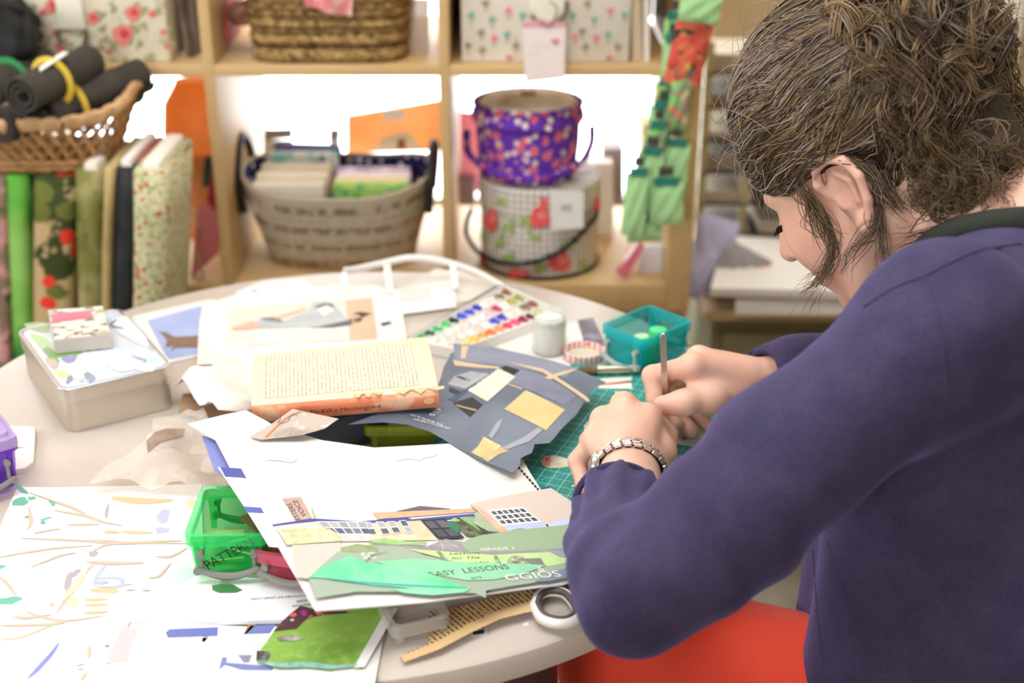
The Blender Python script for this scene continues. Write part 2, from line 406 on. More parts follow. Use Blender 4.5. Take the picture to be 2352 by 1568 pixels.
# grey cloth hanging beside the rose box
def drape(name, x0, x1, y, z0, z1, mat, label, cat, folds=4, amp=.008, lean=0.0, wid=1.0):
    vs, fs = [], []; nu, nv = 36, 14
    for j in range(nv+1):
        for i in range(nu+1):
            s, t = i/nu, j/nv; k = 1-(1-wid)*t
            x = (x0+x1)/2+(s-.5)*(x1-x0)*k+lean*t
            yy = y+amp*math.sin(s*folds*2*math.pi+1.3*math.sin(3*t))+.004*math.sin(7*t+9*s)
            vs.append((x, yy, z1+(z0-z1)*t+.004*math.sin(s*9)*t))
    off = len(vs)
    for j in range(nv):
        for i in range(nu):
            a = j*(nu+1)+i; fs.append((a, a+1, a+nu+2, a+nu+1))
    vs2 = vs+[(x, yy+.004, z) for x, yy, z in vs]; fs2 = fs+[tuple(off+q for q in reversed(f)) for f in fs]
    o = mk(name, vs2, fs2, mat, smooth=True); return tag(o, label, cat)
drape('folded_cloth', at_y(395, 80, 2.0).x, at_y(458, 80, 2.0).x, 2.03, Z2+.004, 1.16, M('taupe_cloth', '8f7f6f', .85, noise=(30, '5e5148', .8)), 'taupe folded cloth standing between the rose box and the shelf divider', 'cloth', 2, .012)
# seagrass basket with textiles
SEA = P('seagrass', 'a98752', [('noise', 70, .4, .65, '6a4f2c'), ('noise', 160, .52, .66, 'd3b077'), ('lines', .026, .16, 2, '5d4426')], .85, bump=(220, .9, .004))
bk = thing('seagrass_basket', 'brown woven seagrass basket full of textiles on the upper shelf', 'basket', (at_y(748, 100, 1.99).x, 2.1, Z2))
bx0, bx1 = at_y(582, 150, 1.985).x, at_y(918, 150, 1.985).x; bw = bx1-bx0; bcx = (bx0+bx1)/2
for k in range(6):      # plaited courses
    z = Z2+.001+k*.0215; g = 1+.012*k
    R = []; W_, D_ = bw/2*g, .125
    for a in np.linspace(0, 2*math.pi, 80, endpoint=False):
        ca, sa = math.cos(a), math.sin(a); q = (abs(ca)**6+abs(sa)**6)**(-1/6)
        R.append((bcx+W_*ca*q, 2.115+D_*sa*q, z+.0107+.0022*math.sin(a*40+k*1.5)))
    tube('plaited_course', R, .0118, SEA, bk, n=7, closed=True)
box('bottom', (bcx, 2.115, Z2), (bw*.96, .23, .006), SEA, bk)
def cloth_lump(name, px, Y, wpx, hpx, mat, label, tilt=0.0, seed=0, dep=.08):
    c = at_y(px[0], px[1], Y); sx = wpx/FPX*Y; sz = hpx/FPX*Y; rnd = random.Random(seed); ph = [rnd.uniform(0, 6) for _ in range(6)]
    vs, fs = [], []; nu, nv = 28, 14
    for j in range(nv+1):
        th = math.pi*j/nv
        for i in range(nu):
            a = 2*math.pi*i/nu
            q = 1+.08*math.sin(3*a+ph[0])+.07*math.sin(5*th+2*a+ph[1])+.05*math.sin(7*a-3*th+ph[2])
            def se(v, e): return math.copysign(abs(v)**e, v)
            x = se(math.sin(th), .6)*se(math.cos(a), .6)*sx/2*q; y = se(math.sin(th), .6)*se(math.sin(a), .7)*dep/2*q; z = se(math.cos(th), .7)*sz/2*q
            x, z = rot2((x, z), tilt); vs.append((c.x+x, c.y+y, c.z+z))
    for j in range(nv):
        for i in range(nu):
            k = (i+1) % nu; fs.append((j*nu+i, (j+1)*nu+i, (j+1)*nu+k, j*nu+k))
    return tag(mk(name, vs, fs, mat, smooth=True), label, 'cloth')
cloth_lump('folded_textile', (652, 15), 2.08, 150, 70, P('olive_check', '8a8468', [('lines', .012, .4, 0, '4f4a3a'), ('noise', 60, .5, .6, 'c5bb98')], .9), 'olive and dark checked textile in the seagrass basket', .05, 1)
cloth_lump('folded_textile', (560, 28), 2.06, 70, 45, M('maroon_cloth', '4a2832', .9, noise=(50, 'c98a5a', .5)), 'maroon cloth at the corner of the seagrass basket', .1, 2)
cloth_lump('folded_textile', (872, 8), 2.09, 120, 60, P('dark_floral', '3c3138', [('noise', 60, .5, .58, '8a3f44'), ('noise', 90, .58, .64, 'd8cfc6')], .9), 'dark flowered textile at the right of the seagrass basket', 0, 3)
v = []
q = [(690, -30), (812, -8), (806, 40), (700, 14)]
fv = [at_y(u, vv, 1.965) for u, vv in q]
vs, fs = [], []
for j in range(9):
    for i in range(13):
        s, t = i/12, j/8; p = (fv[0]*(1-s)+fv[1]*s)*(1-t)+(fv[3]*(1-s)+fv[2]*s)*t
        p = p+Vector((0, .006*math.sin(9*s)-.012*(1-t)**2*0, 0)); vs.append(p)
for j in range(8):
    for i in range(12):
        a = j*13+i; fs.append((a, a+1, a+14, a+13))
n0 = len(vs); vs += [p+Vector((0, .005, 0)) for p in vs]; fs += [tuple(n0+k for k in reversed(f)) for f in fs]
tag(mk('pink_napkin', vs, fs, P('pink_fade', 'e0888a', [('noise', 25, .45, .65, 'f7e3d8'), ('noise', 40, .6, .7, 'c96a70')], .85), smooth=True), 'pink and cream napkin hanging over the rim of the seagrass basket', 'napkin')
# items left and right of the basket
def slab(name, poly, Y, th, mat, label, cat, lean=0.0, bev=0.0):
    """flat upright thing: outline in pixels read on the plane y=Y, given thickness th to the back"""
    pts = [at_y(u, v_, Y) for u, v_ in poly]; n = len(pts); zb = min(p.z for p in pts)
    f = [Vector((p.x, Y+(p.z-zb)*lean, p.z)) for p in pts]; bb = [p+Vector((0, th, 0)) for p in f]
    fs = [tuple(range(n)), tuple(range(2*n-1, n-1, -1))]+[(i, i+n, (i+1) % n+n, (i+1) % n) for i in range(n)]
    return tag(mk(name, f+bb, fs, mat), label, cat)
slab('red_folder', [(501, 160), (512, 160), (530, 8), (520, 8)], 2.06, .12, M('red_card', 'd5545c', .6), 'narrow red folder standing left of the seagrass basket', 'folder')
slab('clear_bag', [(925, 158), (985, 150), (985, 0), (925, 0)], 2.05, .01, PL('pearly_plastic', 'cdb7a6', .75, .3), 'pearly plastic packet standing right of the seagrass basket', 'bag', .05)
slab('white_parcel', [(540, 155), (575, 157), (572, 60), (545, 50)], 2.25, .03, M('white_paper2', 'f6f3ee', .7), 'white paper parcel standing behind the seagrass basket', 'parcel')
# small flower print box, top right
b = thing('storage_box', 'cream storage box printed with tiny pink and green flowers', 'box', (at_y(1252, 100, 1.99).x, 2.1, Z2))
xa, xb = at_y(1060, 130, 1.99).x, at_y(1446, 130, 1.99).x
box('body', ((xa+xb)/2, 2.13, Z2), (xb-xa, .28, .22), DOTPRINT, b, bevel=.004)
p = at_y(1258, 10, 1.985)
lathe('label_holder', [(.0, -.003), (.024, -.003), (.026, 0), (.024, .003), (0, .003)], p, M('cream_card', 'f1ead8', .6), b, R=Matrix.Rotation(math.pi/2, 3, 'X'))
tube('pull_ring', [p+Vector((.028*math.cos(a), -.007, .03*math.sin(a))) for a in np.linspace(-2.6, .2, 14)], .003, M('dull_brass', '8d8568', .35, .8), b)
FB = lambda u, v_: at_y(u, v_, 1.9888)
for k, (u, v_, hx) in enumerate([(1082, 35, 't'), (1130, 45, 't'), (1168, 25, 'p'), (1200, 35, 't'), (1135, 88, 'p'), (1164, 80, 't'), (1105, 75, 'b'), (1075, 105, 'b'), (1315, 35, 't'), (1365, 45, 't'), (1402, 25, 'p'), (1435, 35, 't'), (1337, 72, 'b'), (1370, 88, 'p'), (1397, 80, 't'), (1345, 108, 'b'), (1420, 108, 'b'), (1170, 133, 'r'), (1400, 133, 'r'), (1115, 8, 'b'), (1350, 8, 'b'), (1108, 115, 'b'), (1185, 105, 'b'), (1320, 85, 'p')]):
    hxx = {'t': '86b8a8', 'p': 'ee8aa2', 'b': 'a3947c', 'r': 'd8506a'}[hx]; decal((u, v_), 8, 8 if hx != 'r' else 4, 0, FB, M('fp_'+hxx, hxx, .8), b, 'printed_flower', k, .25); decal((u, v_+13), 2.5, 7, 0, FB, M('leaf_print_sage2', 'b9b894', .8), b, 'printed_stem', k, .1)
# dark back panel behind it
mk('back_panel', *box_vf((.073, 2.352, Z2), (.345, .006, .33)), M('shade_board', '8b7658', .8), sh)
t = thing('gift_tag', 'pink topped paper tag hanging from the small flower print box', 'tag', at_y(1248, 188, 1.955))
vs = [at_y(u, v_, 1.955) for u, v_ in ((1199, 54), (1238, 44), (1299, 54), (1297, 180), (1206, 190))]
mk('card', vs+[v_+Vector((0, .0012, 0)) for v_ in vs], [(0, 1, 2, 3, 4), (9, 8, 7, 6, 5)]+[(i, i+5, (i+1) % 5+5, (i+1) % 5) for i in range(5)], M('tag_paper', 'f5e6e2', .7), t)
vs = [at_y(u, v_, 1.954) for u, v_ in ((1200, 54), (1238, 44), (1298, 54), (1298, 62), (1200, 62))]
mk('pink_edge', vs, [(0, 1, 2, 3, 4)], M('pink_ink', 'eaa0b0', .7), t)
tube('string', bez([at_y(1240, 50, 1.953), at_y(1262, 60, 1.952), at_y(1280, 22, 1.96), at_y(1262, 2, 1.975)], 14), .0012, M('string', '8a7d70', .8), t)
h = at_y(1275, 95, 1.953); mk('heart', [h+Vector((.006*16*math.sin(a)**3/16, 0, .006*(13*math.cos(a)-5*math.cos(2*a)-2*math.cos(3*a)-math.cos(4*a))/16)) for a in np.linspace(0, 2*math.pi, 20, endpoint=False)], [tuple(range(20))], M('pink_ink2', 'e58a9c', .7), t)
for k, (a_, c_) in enumerate((((1214, 108), (1262, 106)), ((1212, 124), (1240, 122)))):
    text3('handwriting', ('thank you', 'hand made')[k] and '~~~~~', at_y(*a_, 1.9535), (1, 0, 0), (0, 0, 1), M('pencil_grey', 'b8a9a4', .8), t, width=(at_y(*c_, 1.9535)-at_y(*a_, 1.9535)).x, height=.004)
slab('beige_book', [(1452, 140), (1475, 140), (1472, 0), (1450, 0)], 2.0, .2, M('beige_card', 'd9c4a4', .7), 'beige book standing right of the small flower print box', 'book')
slab('cream_folder', [(1478, 146), (1492, 146), (1492, 0), (1478, 0)], 2.0, .22, M('cream_card2', 'f0e6d6', .7), 'cream folder standing against the right side panel', 'folder')
# ---- lower row: script tote basket
CANV = P('script_canvas', 'd0c2ad', [('noise', 30, .3, .7, 'c2b49c'), ('text', .034, .34, 1, 95, '877a64'), ('text', .0125, .30, 1, 210, '9d907a'), ('noise', 70, .52, .62, 'cabca6')], .9, coord='UV')
LIN = P('navy_dot_lining', '1f2560', [('spots', 58, .3, 'f0f0fa', .4, .9)], .8)
tb = thing('tote_basket', 'grey script print canvas basket with black handles on the lower shelf', 'basket', (at_y(765, 640, 1.96).x, 2.1, Z1))
tc = at_y(764, 560, 1.99).x
def oval(z, rx, ry, n=56, cy=2.115): return [(tc+rx*math.cos(a)*(abs(math.cos(a))**4+abs(math.sin(a))**4)**-.12, cy+ry*math.sin(a)*(abs(math.cos(a))**4+abs(math.sin(a))**4)**-.12, z) for a in np.linspace(0, 2*math.pi, n, endpoint=False)]
zr = at_y(800, 462, 1.985).z
LV = [(Z1+.001, .122, .088), (Z1+.03, .130, .098), (Z1+.07, .143, .112), (zr-.012, .157, .128), (zr, .159, .13)]
def rim(x): return .020*max(0, abs((x-tc)/.153)-.35)**1.5
def oval_shell(name, lv, mat, flip=False, rimlift=True):
    vs, fs = [], []; n = 56; uvs = [(((2*math.pi*i/n+math.pi*1.5) % (2*math.pi)-math.pi)*.145, z) for z, rx, ry in lv for i in range(n)]
    for z, rx, ry in lv: vs += [(x, y, zz+(rim(x)*(zz-Z1)/(zr-Z1)*1.6 if rimlift else 0)) for x, y, zz in oval(z, rx, ry)]
    for j in range(len(lv)-1):
        for i in range(n):
            k = (i+1) % n; f = (j*n+i, j*n+k, (j+1)*n+k, (j+1)*n+i); fs.append(tuple(reversed(f)) if flip else f)
    fs.append(tuple(range(n-1, -1, -1)) if not flip else tuple(range(n)))
    return mk(name, vs, fs, mat, tb, smooth=True, uv=uvs)
oval_shell('canvas_body', LV, CANV)
oval_shell('lining', [(z, rx-.004, ry-.004) for z, rx, ry in LV[1:]], LIN, True)
tube('rim', [(x, y, z+rim(x)*1.6) for x, y, z in oval(zr, .157, .128)], .0035, M('canvas_edge', 'c5b7a1', .9), tb, n=6, closed=True)
for s, px in ((-1, (545, 318)), (1, (1000, 335))):
    p = at_y(px[0], px[1], 2.1); base = Vector((tc+s*.150, 2.05, zr-.01)); base2 = Vector((tc+s*.150, 2.18, zr-.01))
    tube('rope_handle', bez([base-Vector((0, 0, .03)), base+Vector((s*.006, 0, .03)), Vector((tc+s*.157, 2.115, p.z)), base2+Vector((s*.006, 0, .03)), base2-Vector((0, 0, .03))], 26), .0075, BLACK, tb)
def stack_sheet(name, poly, z, th, mat, label, cat='cloth'):
    pts = [at_z(u, v_, z) for u, v_ in poly]; n = len(pts); lo = [p-Vector((0, 0, th)) for p in pts]
    return tag(mk(name, pts+lo, [tuple(range(n)), tuple(range(2*n-1, n-1, -1))]+[(i, i+n, (i+1) % n+n, (i+1) % n) for i in range(n)], mat), label, cat)
def rolls(name, x0, x1, y0, y1, z0, z1, n, mats, label, seed):
    """folded cloth squares filed upright one behind another"""
    rnd = random.Random(seed); d = (y1-y0)/n
    for i in range(n):
        y = y0+d*(i+.5); h = z1-z0+rnd.uniform(-.004, .008); c = ((x0+x1)/2+rnd.uniform(-.002, .002), y, z0)
        o = box(name, c, (x1-x0, d*.92, h), mats[i % len(mats)][0], bevel=min(.004, d*.4), seg=3, R=Matrix.Rotation(.10+rnd.uniform(-.04, .04), 3, 'X'))
        tag(o, label % mats[i % len(mats)][1], 'cloth', 'folded cloth squares in the tote basket')
CR = M('calico', 'efe4cf', .85, noise=(20, 'e2d4b9', .6))
zt = zr-.006
rolls('folded_fabric', tc-.128, tc-.012, 2.03, 2.125, zr-.035, zr+.016, 6, [(CR, 'cream calico square in front part of the tote basket, %s')]*1 and [(CR, o_+' from the front') for o_ in ('first', 'second', 'third', 'fourth', 'fifth', 'sixth')], 'plain cream folded fabric in the tote basket, %s', 4)
PK = P('pink_print', 'f3c4cf', [('noise', 45, .5, .6, 'fdf0ee'), ('spots', 60, .25, 'd8466a', 1, .3)], .85)
GR = P('lime_print', 'a9cf6a', [('noise', 40, .5, .6, '6fb35a'), ('noise', 70, .62, .68, '3f9c74')], .85)
YL = M('pale_yellow_cloth', 'ecdfa4', .85); WP = P('white_print', 'f5f0f2', [('spots', 55, .3, 'b9b4e4', 1, .4), ('spots', 70, .25, 'e47aa0', 1, .2)], .85)
rolls('folded_fabric', tc+.0, tc+.120, 2.022, 2.13, zr-.035, zr+.012, 6, [(GR, 'lime green printed folded fabric nearest the rim'), (YL, 'pale yellow folded fabric behind the lime one'), (PK, 'pink flowered folded fabric in the middle'), (WP, 'white sprigged folded fabric behind the pink one'), (P('pink_print2', 'eaa0c4', [('noise', 50, .5, .6, 'f8d8e6')], .85), 'mauve pink folded fabric near the back'), (P('lilac_print', 'b8b2e0', [('noise', 50, .5, .6, 'ecebf8')], .85), 'lilac folded fabric at the back')], 'tote basket: %s', 5)
rolls('folded_fabric', tc-.12, tc-.005, 2.135, 2.20, zr-.03, zr+.028, 3, [(P('aqua_print', 'dfe3dc', [('noise', 45, .5, .6, '86c6c8'), ('spots', 50, .3, '5a6fae', 1, .3)], .85), 'pale fabric with aqua and blue print'), (LIN, 'navy fabric with white dots'), (P('navy2', '2b3170', [('spots', 45, .3, 'd8dcf2', .3, .9)], .8), 'navy fabric with larger pale dots')], 'tote basket: %s', 6)
# card with orange picture, grey card, dark tube behind the tote
oc = slab('picture_card', [(797, 352), (1012, 345), (1012, 232), (797, 268)], 2.26, .012, TL('orange_picture', 'f6c088', .4, (9, 'f8d8b0', .8)), 'card box with an orange picture standing behind the tote basket', 'card box', .0)
vs = [at_y(905+28*math.cos(a), 264+11*math.sin(a), 2.2585) for a in np.linspace(0, 2*math.pi, 20, endpoint=False)]
mk('hand_hole', vs, [tuple(range(20))], M('hole_white', 'fdfdfd', .7), oc)
vs = [at_y(u, v_, 2.2585) for u, v_ in ((862, 345), (875, 318), (905, 308), (930, 302), (948, 312), (968, 345))]
mk('picture_patch', vs, [tuple(range(6))], M('cream_patch', 'e9dcbf', .7), oc)
vs = [at_y(u, v_, 2.258) for u, v_ in ((910, 342), (915, 320), (928, 318), (934, 342))]
mk('picture_figure', vs, [tuple(range(4))], M('brown_patch', '9a4f3c', .7), oc)
for k, q in enumerate(([(606, 322), (672, 318), (672, 296), (606, 298)], [(756, 322), (780, 318), (780, 298), (757, 297)])):
    slab('grey_card', q+[], 2.24, .004, M('grey_card', 'a99c92', .7), 'small grey card showing above the tote basket, %s' % ('wider of the two' if k == 0 else 'narrower of the two'), 'card')
for k, q in enumerate(([(606, 460), (672, 460), (672, 322), (606, 322)], [(757, 460), (780, 460), (780, 320), (757, 320)])):
    slab('white_card', q, 2.241, .003, M('white_paper2', 'f6f3ee', .7), 'white card holding up the %s grey card' % ('wider', 'narrower')[k], 'card')
slab('dark_folder', [(630, 470), (760, 470), (760, 334), (630, 330)], 2.22, .01, M('slate', '5a5754', .7), 'slate grey folder showing above the navy lining', 'folder')
lathe('dark_bottle', [(0, 0), (.011, 0), (.0115, .01), (.0115, .15), (.009, .17), (.009, .185), (0, .187)], (at_y(546, 400, 2.28).x, 2.28, Z1), M('dark_glass', '3a3735', .3), n=20)
tag(COL.objects[-1], 'tall dark bottle behind the left rim of the tote basket', 'bottle')
# ---- hat box and purple drum
HAT = P('rose_trellis', 'e8e0d6', [('spots', 95, .30, '7f7872', .0, 1.0)], .7, coord='UV')
hb = thing('hat_box', 'round white hat box with red roses, dots and a black cord handle', 'box', (at_y(1245, 600, 1.99).x, 2.09, Z1))
hx = at_y(1243, 600, 1.95).x; hy = 2.085; hr = .097
zl = at_y(1243, 440, 1.99).z
lathe('body', [(0, Z1), (hr, Z1), (hr, Z1+.115), (0, Z1+.115)], (hx, hy, 0), HAT, hb, n=48, uvr=hr)
lathe('lid', [(hr+.001, Z1+.108), (hr+.003, Z1+.108), (hr+.003, Z1+.148), (hr, Z1+.151), (0, Z1+.152)], (hx, hy, 0), HAT, hb, n=48, uvr=hr)
lathe('base_trim', [(hr, Z1), (hr+.003, Z1+.001), (hr+.003, Z1+.006), (hr, Z1+.007)], (hx, hy, 0), BLACK, hb, n=48)
def cyl(u, v_, r_):
    d = ray(u, v_); a_ = d.x*d.x+d.y*d.y; b_ = -(d.x*hx+d.y*hy); c_ = hx*hx+hy*hy-r_*r_; ds = b_*b_-a_*c_; tt_ = (-b_-math.sqrt(max(ds, 0)))/a_; return Vector((d.x*tt_, d.y*tt_, CAMZ+d.z*tt_))
for k, (u, v_, rx, ry) in enumerate([(1150, 466, 16, 10), (1168, 520, 14, 12), (1150, 552, 16, 10), (1208, 508, 14, 12), (1224, 540, 18, 8), (1240, 612, 14, 12), (1168, 590, 16, 8), (1300, 560, 10, 8), (1340, 610, 12, 8), (1110, 540, 8, 10)]): decal((u, v_), rx, ry, k, lambda p, q: cyl(p, q, hr+.0036), M('leaf_print_green', 'a4b86a', .7), hb, 'printed_leaf', k, .4)
for k, (u, v_, rx, ry) in enumerate([(1128, 506, 15, 26), (1240, 500, 24, 24), (1285, 600, 25, 23), (1192, 626, 26, 9), (1250, 466, 12, 12), (1372, 470, 8, 16), (1110, 590, 8, 14)]):
    decal((u, v_), rx, ry, 0, lambda p, q: cyl(p, q, hr+.0040), M('rose_coral', 'ee5a5c', .7), hb, 'printed_rose', k, .08); decal((u+rx*.2, v_-ry*.2), rx*.5, ry*.4, .5, lambda p, q: cyl(p, q, hr+.0044), M('rose_light', 'f58a82', .7), hb, 'printed_rose', k+3, .15)
cpx = [(1372, 484), (1366, 500), (1345, 525), (1300, 568), (1240, 598), (1175, 606), (1110, 588), (1074, 545), (1072, 510), (1084, 478)]
cps = []
for k, (u, v_) in enumerate(cpx):
    p = at_y(u, v_, 1.975); dx = min(1, abs(p.x-hx)/(hr+.004)); p = at_y(u, v_, hy-(hr+.008)*math.sqrt(max(0, 1-dx*dx))-.004); cps.append(p)
tube('cord_handle', bez(cps, 40), .0040, BLACK, hb)
tg = [at_y(u, v_, 1.972) for u, v_ in ((1262, 436), (1342, 440), (1340, 524), (1266, 528))]
tg_o = tag(mk('price_tag', tg+[p+Vector((0, .001, 0)) for p in tg], [(0, 1, 2, 3), (7, 6, 5, 4), (0, 4, 5, 1), (1, 5, 6, 2), (2, 6, 7, 3), (3, 7, 4, 0)], M('tag_white', 'ece6df', .7)), 'white price tag hanging on the front of the rose hat box', 'tag')
vs = [at_y(u, v_, 1.971) for u, v_ in ((1288, 470), (1312, 470), (1312, 484), (1288, 484))]; mk('barcode', vs, [(0, 1, 2, 3)], P('bars', '8f8a86', [('lines', .002, .5, 0, 'e0dbd6')], .7), tg_o)
PUR = P('purple_floral', '6a35b0', [('spots', 52, .40, 'a9b4b4', .9, .5, 1), ('spots', 52, .36, 'ee6a84', .9, .55, 1), ('spots', 60, .28, 'f6dccf', .9, .5, 2), ('spots', 90, .26, 'f29aa4', 1, .2, 3)], .8, coord='UV')
PUR3 = P('purple_floral_solid', '6a35b0', [('spots', 70, .34, 'ee6a84', .9, .4), ('spots', 70, .28, 'f6dccf', .9, .4)], .8)
zb = Z1+.153; zt2 = at_y(1218, 240, 2.06).z; pr_ = .083
dr = thing('drum_bag', 'purple flowered fabric drum with gathered top standing on the hat box', 'bag', (hx-.01, hy, zb))
px_ = at_y(1214, 330, 2.02).x
lathe('body', [(0, zb), (pr_*.94, zb), (pr_*.97, zb+.02), (pr_, zb+.05), (pr_*1.01, zt2-.03)], (px_, hy, 0), PUR, dr, n=48, uvr=pr_, wob=lambda a, z: 1+.006*math.sin(9*a+40*z))
lathe('gathered_frill', [(pr_*1.0, zt2-.034), (pr_*1.08, zt2-.026), (pr_*1.06, zt2-.014), (pr_*1.02, zt2-.008), (pr_*1.07, zt2+.001), (pr_*1.0, zt2+.003), (pr_*.97, zt2-.002)], (px_, hy, 0), PUR, dr, n=96, uvr=pr_, wob=lambda a, z: 1+.016*math.sin(31*a)+.012*math.sin(53*a+90*z))
lathe('lid_cloth', [(pr_*1.0, zt2-.006), (pr_*.9, zt2+.004), (pr_*.5, zt2+.009), (.012, zt2+.011), (0, zt2+.011)], (px_, hy, 0), P('natural_cloth', 'f4ece0', [('noise', 16, .5, .65, 'cfc0ae'), ('noise', 25, .62, .7, 'f2e8da')], .85), dr, n=48)
box('lid_knot', (px_, hy-.004, zt2+.009), (.024, .012, .006), M('knot', '8a705c', .8), dr, bevel=.002)
hp = [(1072, 300), (1074, 345), (1098, 375), (1150, 400), (1218, 410), (1285, 400), (1335, 372), (1358, 330), (1360, 290)]
cps = []
for u, v_ in hp:
    p = at_y(u, v_, 2.0); dx = min(1, abs(p.x-px_)/(pr_+.006)); cps.append(at_y(u, v_, hy-(pr_+.010)*math.sqrt(max(0, 1-dx*dx))))
tube('fabric_handle', bez(cps, 36), .0058, PUR3, dr)
# behind / beside the drum
slab('pink_folder', [(1056, 440), (1110, 440), (1110, 262), (1056, 258)], 2.25, .008, TL('pink_card', 'f6b8c0', .4), 'pink folder standing behind the purple drum', 'folder')
slab('mauve_box', [(1050, 470), (1090, 470), (1090, 412), (1050, 412)], 2.22, .05, M('mauve_card', '9a8890', .7), 'small mauve box behind the hat box', 'box')
slab('white_carton', [(1345, 560), (1410, 560), (1408, 375), (1345, 375)], 2.2, .05, M('white_paper2', 'f6f3ee', .7), 'white carton standing right of the hat box', 'carton')
slab('grey_carton', [(1385, 470), (1432, 470), (1432, 342), (1385, 342)], 2.24, .05, M('grey_carton', 'a9a2aa', .7), 'pale grey carton behind the white carton', 'carton')
slab('yellow_file', [(1476, 450), (1496, 450), (1496, 290), (1476, 290)], 2.2, .08, M('yellow_card', 'ecc98e', .7), 'pale yellow file standing by the right side panel', 'file')
PINKP = PL('pink_plastic_packet', 'e07a8a', .75, .2)
slab('packet', [(1416, 628), (1440, 640), (1482, 575), (1470, 565)], 1.99, .012, PINKP, 'small pink packet leaning at the corner of the lower shelf', 'packet', .3)
slab('packet', [(1458, 640), (1520, 640), (1524, 568), (1482, 572)], 2.02, .012, PL('white_packet_plastic', 'f2f0f6', .8, .2), 'white packet leaning next to the small pink packet', 'packet', .2)
# orange shade at the left, pink pouches
lathe('orange_shade', [(.012, 0), (.052, .0), (.056, .03), (.05, .08), (.03, .112), (.028, .118), (0, .12)], (at_y(452, 300, 2.2).x, 2.2, at_y(452, 340, 2.2).z), TL('orange_cloth', 'f4ac68', .45, (14, 'f8cc98', .7)), n=28)
tag(COL.objects[-1], 'rounded orange fabric ornament glowing in the window light', 'ornament')
lathe('ornament_pot', [(.0, Z1), (.03, Z1), (.034, at_y(452, 340, 2.2).z), (0, at_y(452, 340, 2.2).z)], (at_y(452, 300, 2.2).x, 2.2, 0), M('terracotta2', 'dc9a6c', .7), n=24)
tag(COL.objects[-1], 'slim terracotta pot under the orange ornament', 'pot')
for k, (q, hx_, nm) in enumerate((([(438, 640), (500, 585), (505, 510), (462, 470), (448, 505)], 'e0828a', 'pink'), ([(470, 520), (522, 560), (520, 430), (480, 400)], '9c3040', 'dark red'), ([(465, 430), (520, 425), (520, 360), (468, 365)], '2f5a5a', 'dark teal'))):
    o = slab('zip_pouch', q, 2.0+.05*k, .014, PL('pouch_%d' % k, hx_, .85, .2), '%s zip pouch in the lower left cell' % nm, 'pouch', .1)
    if k == 0:
        for a_, b_ in (((447, 482), (456, 520)), ((458, 575), (466, 640))): tube('zip_pull', [at_y(*a_, 1.992), at_y(*b_, 1.99)], .0022, STEEL, o)
# ---------------------------------------------------------------- fabric bolts and wicker basket at the left
def bolt(name, tl, tr, depth, zt, wtop, mat, label, lean=0.0, board=True, Y=1.72, end=None, yaw=0.0):
    """flat bolt of cloth standing on end; tl,tr: top front corners in pixels (read at height zt)"""
    a, b = at_z(*tl, zt), at_z(*tr, zt); cx, cy = (a.x+b.x)/2, (a.y+b.y)/2; wdt = max(.012, abs(b.x-a.x))
    t = thing(name, label, 'fabric bolt', (cx+lean, cy+depth/2, 0), 'fabric bolts standing beside the table')
    vs, fs = [], []; n = 24; lev = 14
    for j in range(lev+1):
        f = j/lev; z = zt*f
        for i in range(n):
            q = 2*math.pi*i/n; e = .38
            x = math.copysign(abs(math.cos(q))**e, math.cos(q))*wdt/2; y = math.copysign(abs(math.sin(q))**e, math.sin(q))*depth/2
            x *= 1+.03*math.sin(5*f+i); x += lean*(1-f)+.0025*math.sin(9*f+cx*50)
            x, y = rot2((x, y), yaw)
            vs.append((cx+x, cy+depth/2*.98+y, z+(.004*math.sin(i*1.7) if j == lev else 0)))
    for j in range(lev):
        for i in range(n): k = (i+1) % n; fs.append((j*n+i, j*n+k, (j+1)*n+k, (j+1)*n+i))
    fs += [tuple(range(n-1, -1, -1)), tuple(lev*n+i for i in range(n))]
    mk('cloth_roll', vs, fs, mat, t, smooth=True)
    if board:
        ex = rot2((0, depth*.47), yaw)
        bx = box('board_end', (cx+ex[0]*0, cy+depth/2*.98, zt-.02), (wdt*.45, depth*.86, .032), end or M('card_end', 'efe8dd', .8), t, bevel=.003, rz=yaw)
    return t
CH = P('cherry_print', 'c9c29a', [('noise', 120, .5, .58, '93a262'), ('noise', 170, .55, .62, 'e0d6bc'), ('spots', 100, .36, 'b84a44', 1, .30)], .85)
YW = -.42
bolt('fabric_bolt', (298, 398), (388, 398), .17, .862, 0, CH, 'cream cherry print bolt, widest at the end of the row', -.115)
bolt('fabric_bolt', (312, 372), (334, 372), .13, .866, 0, M('red_cloth', 'c93a44', .8, noise=(30, 'a82834', .5)), 'thin red cloth bolt next to the cherry print bolt', -.115, False)
bolt('fabric_bolt', (258, 392), (312, 392), .17, .858, 0, M('black_cloth', '24262a', .85, noise=(40, '3a3d40', .6)), 'black cloth bolt between the tan and red bolts', -.115)
bolt('fabric_bolt', (236, 392), (262, 392), .17, .860, 0, M('tan_cloth', 'bfa673', .85, noise=(25, 'a08a58', .6)), 'thin tan cloth bolt beside the black one', -.115, False)
bolt('fabric_bolt', (170, 400), (238, 400), .17, .845, 0, P('olive_batik', '7c7a3e', [('noise', 18, .45, .7, 'b3a878'), ('noise', 35, .6, .7, '55592a')], .85), 'olive green batik cloth bolt', -.115)
bolt('fabric_bolt', (66, 408), (168, 408), .11, .83, 0, P('leaf_print', 'c9ae80', [('noise', 14, .5, .53, '3f4a22'), ('spots', 20, .33, '6d7335', .9, .5), ('spots', 26, .34, 'ee4030', 1, .55)], .85), 'tan bolt with dark green leaves and red berries', -.115, False)
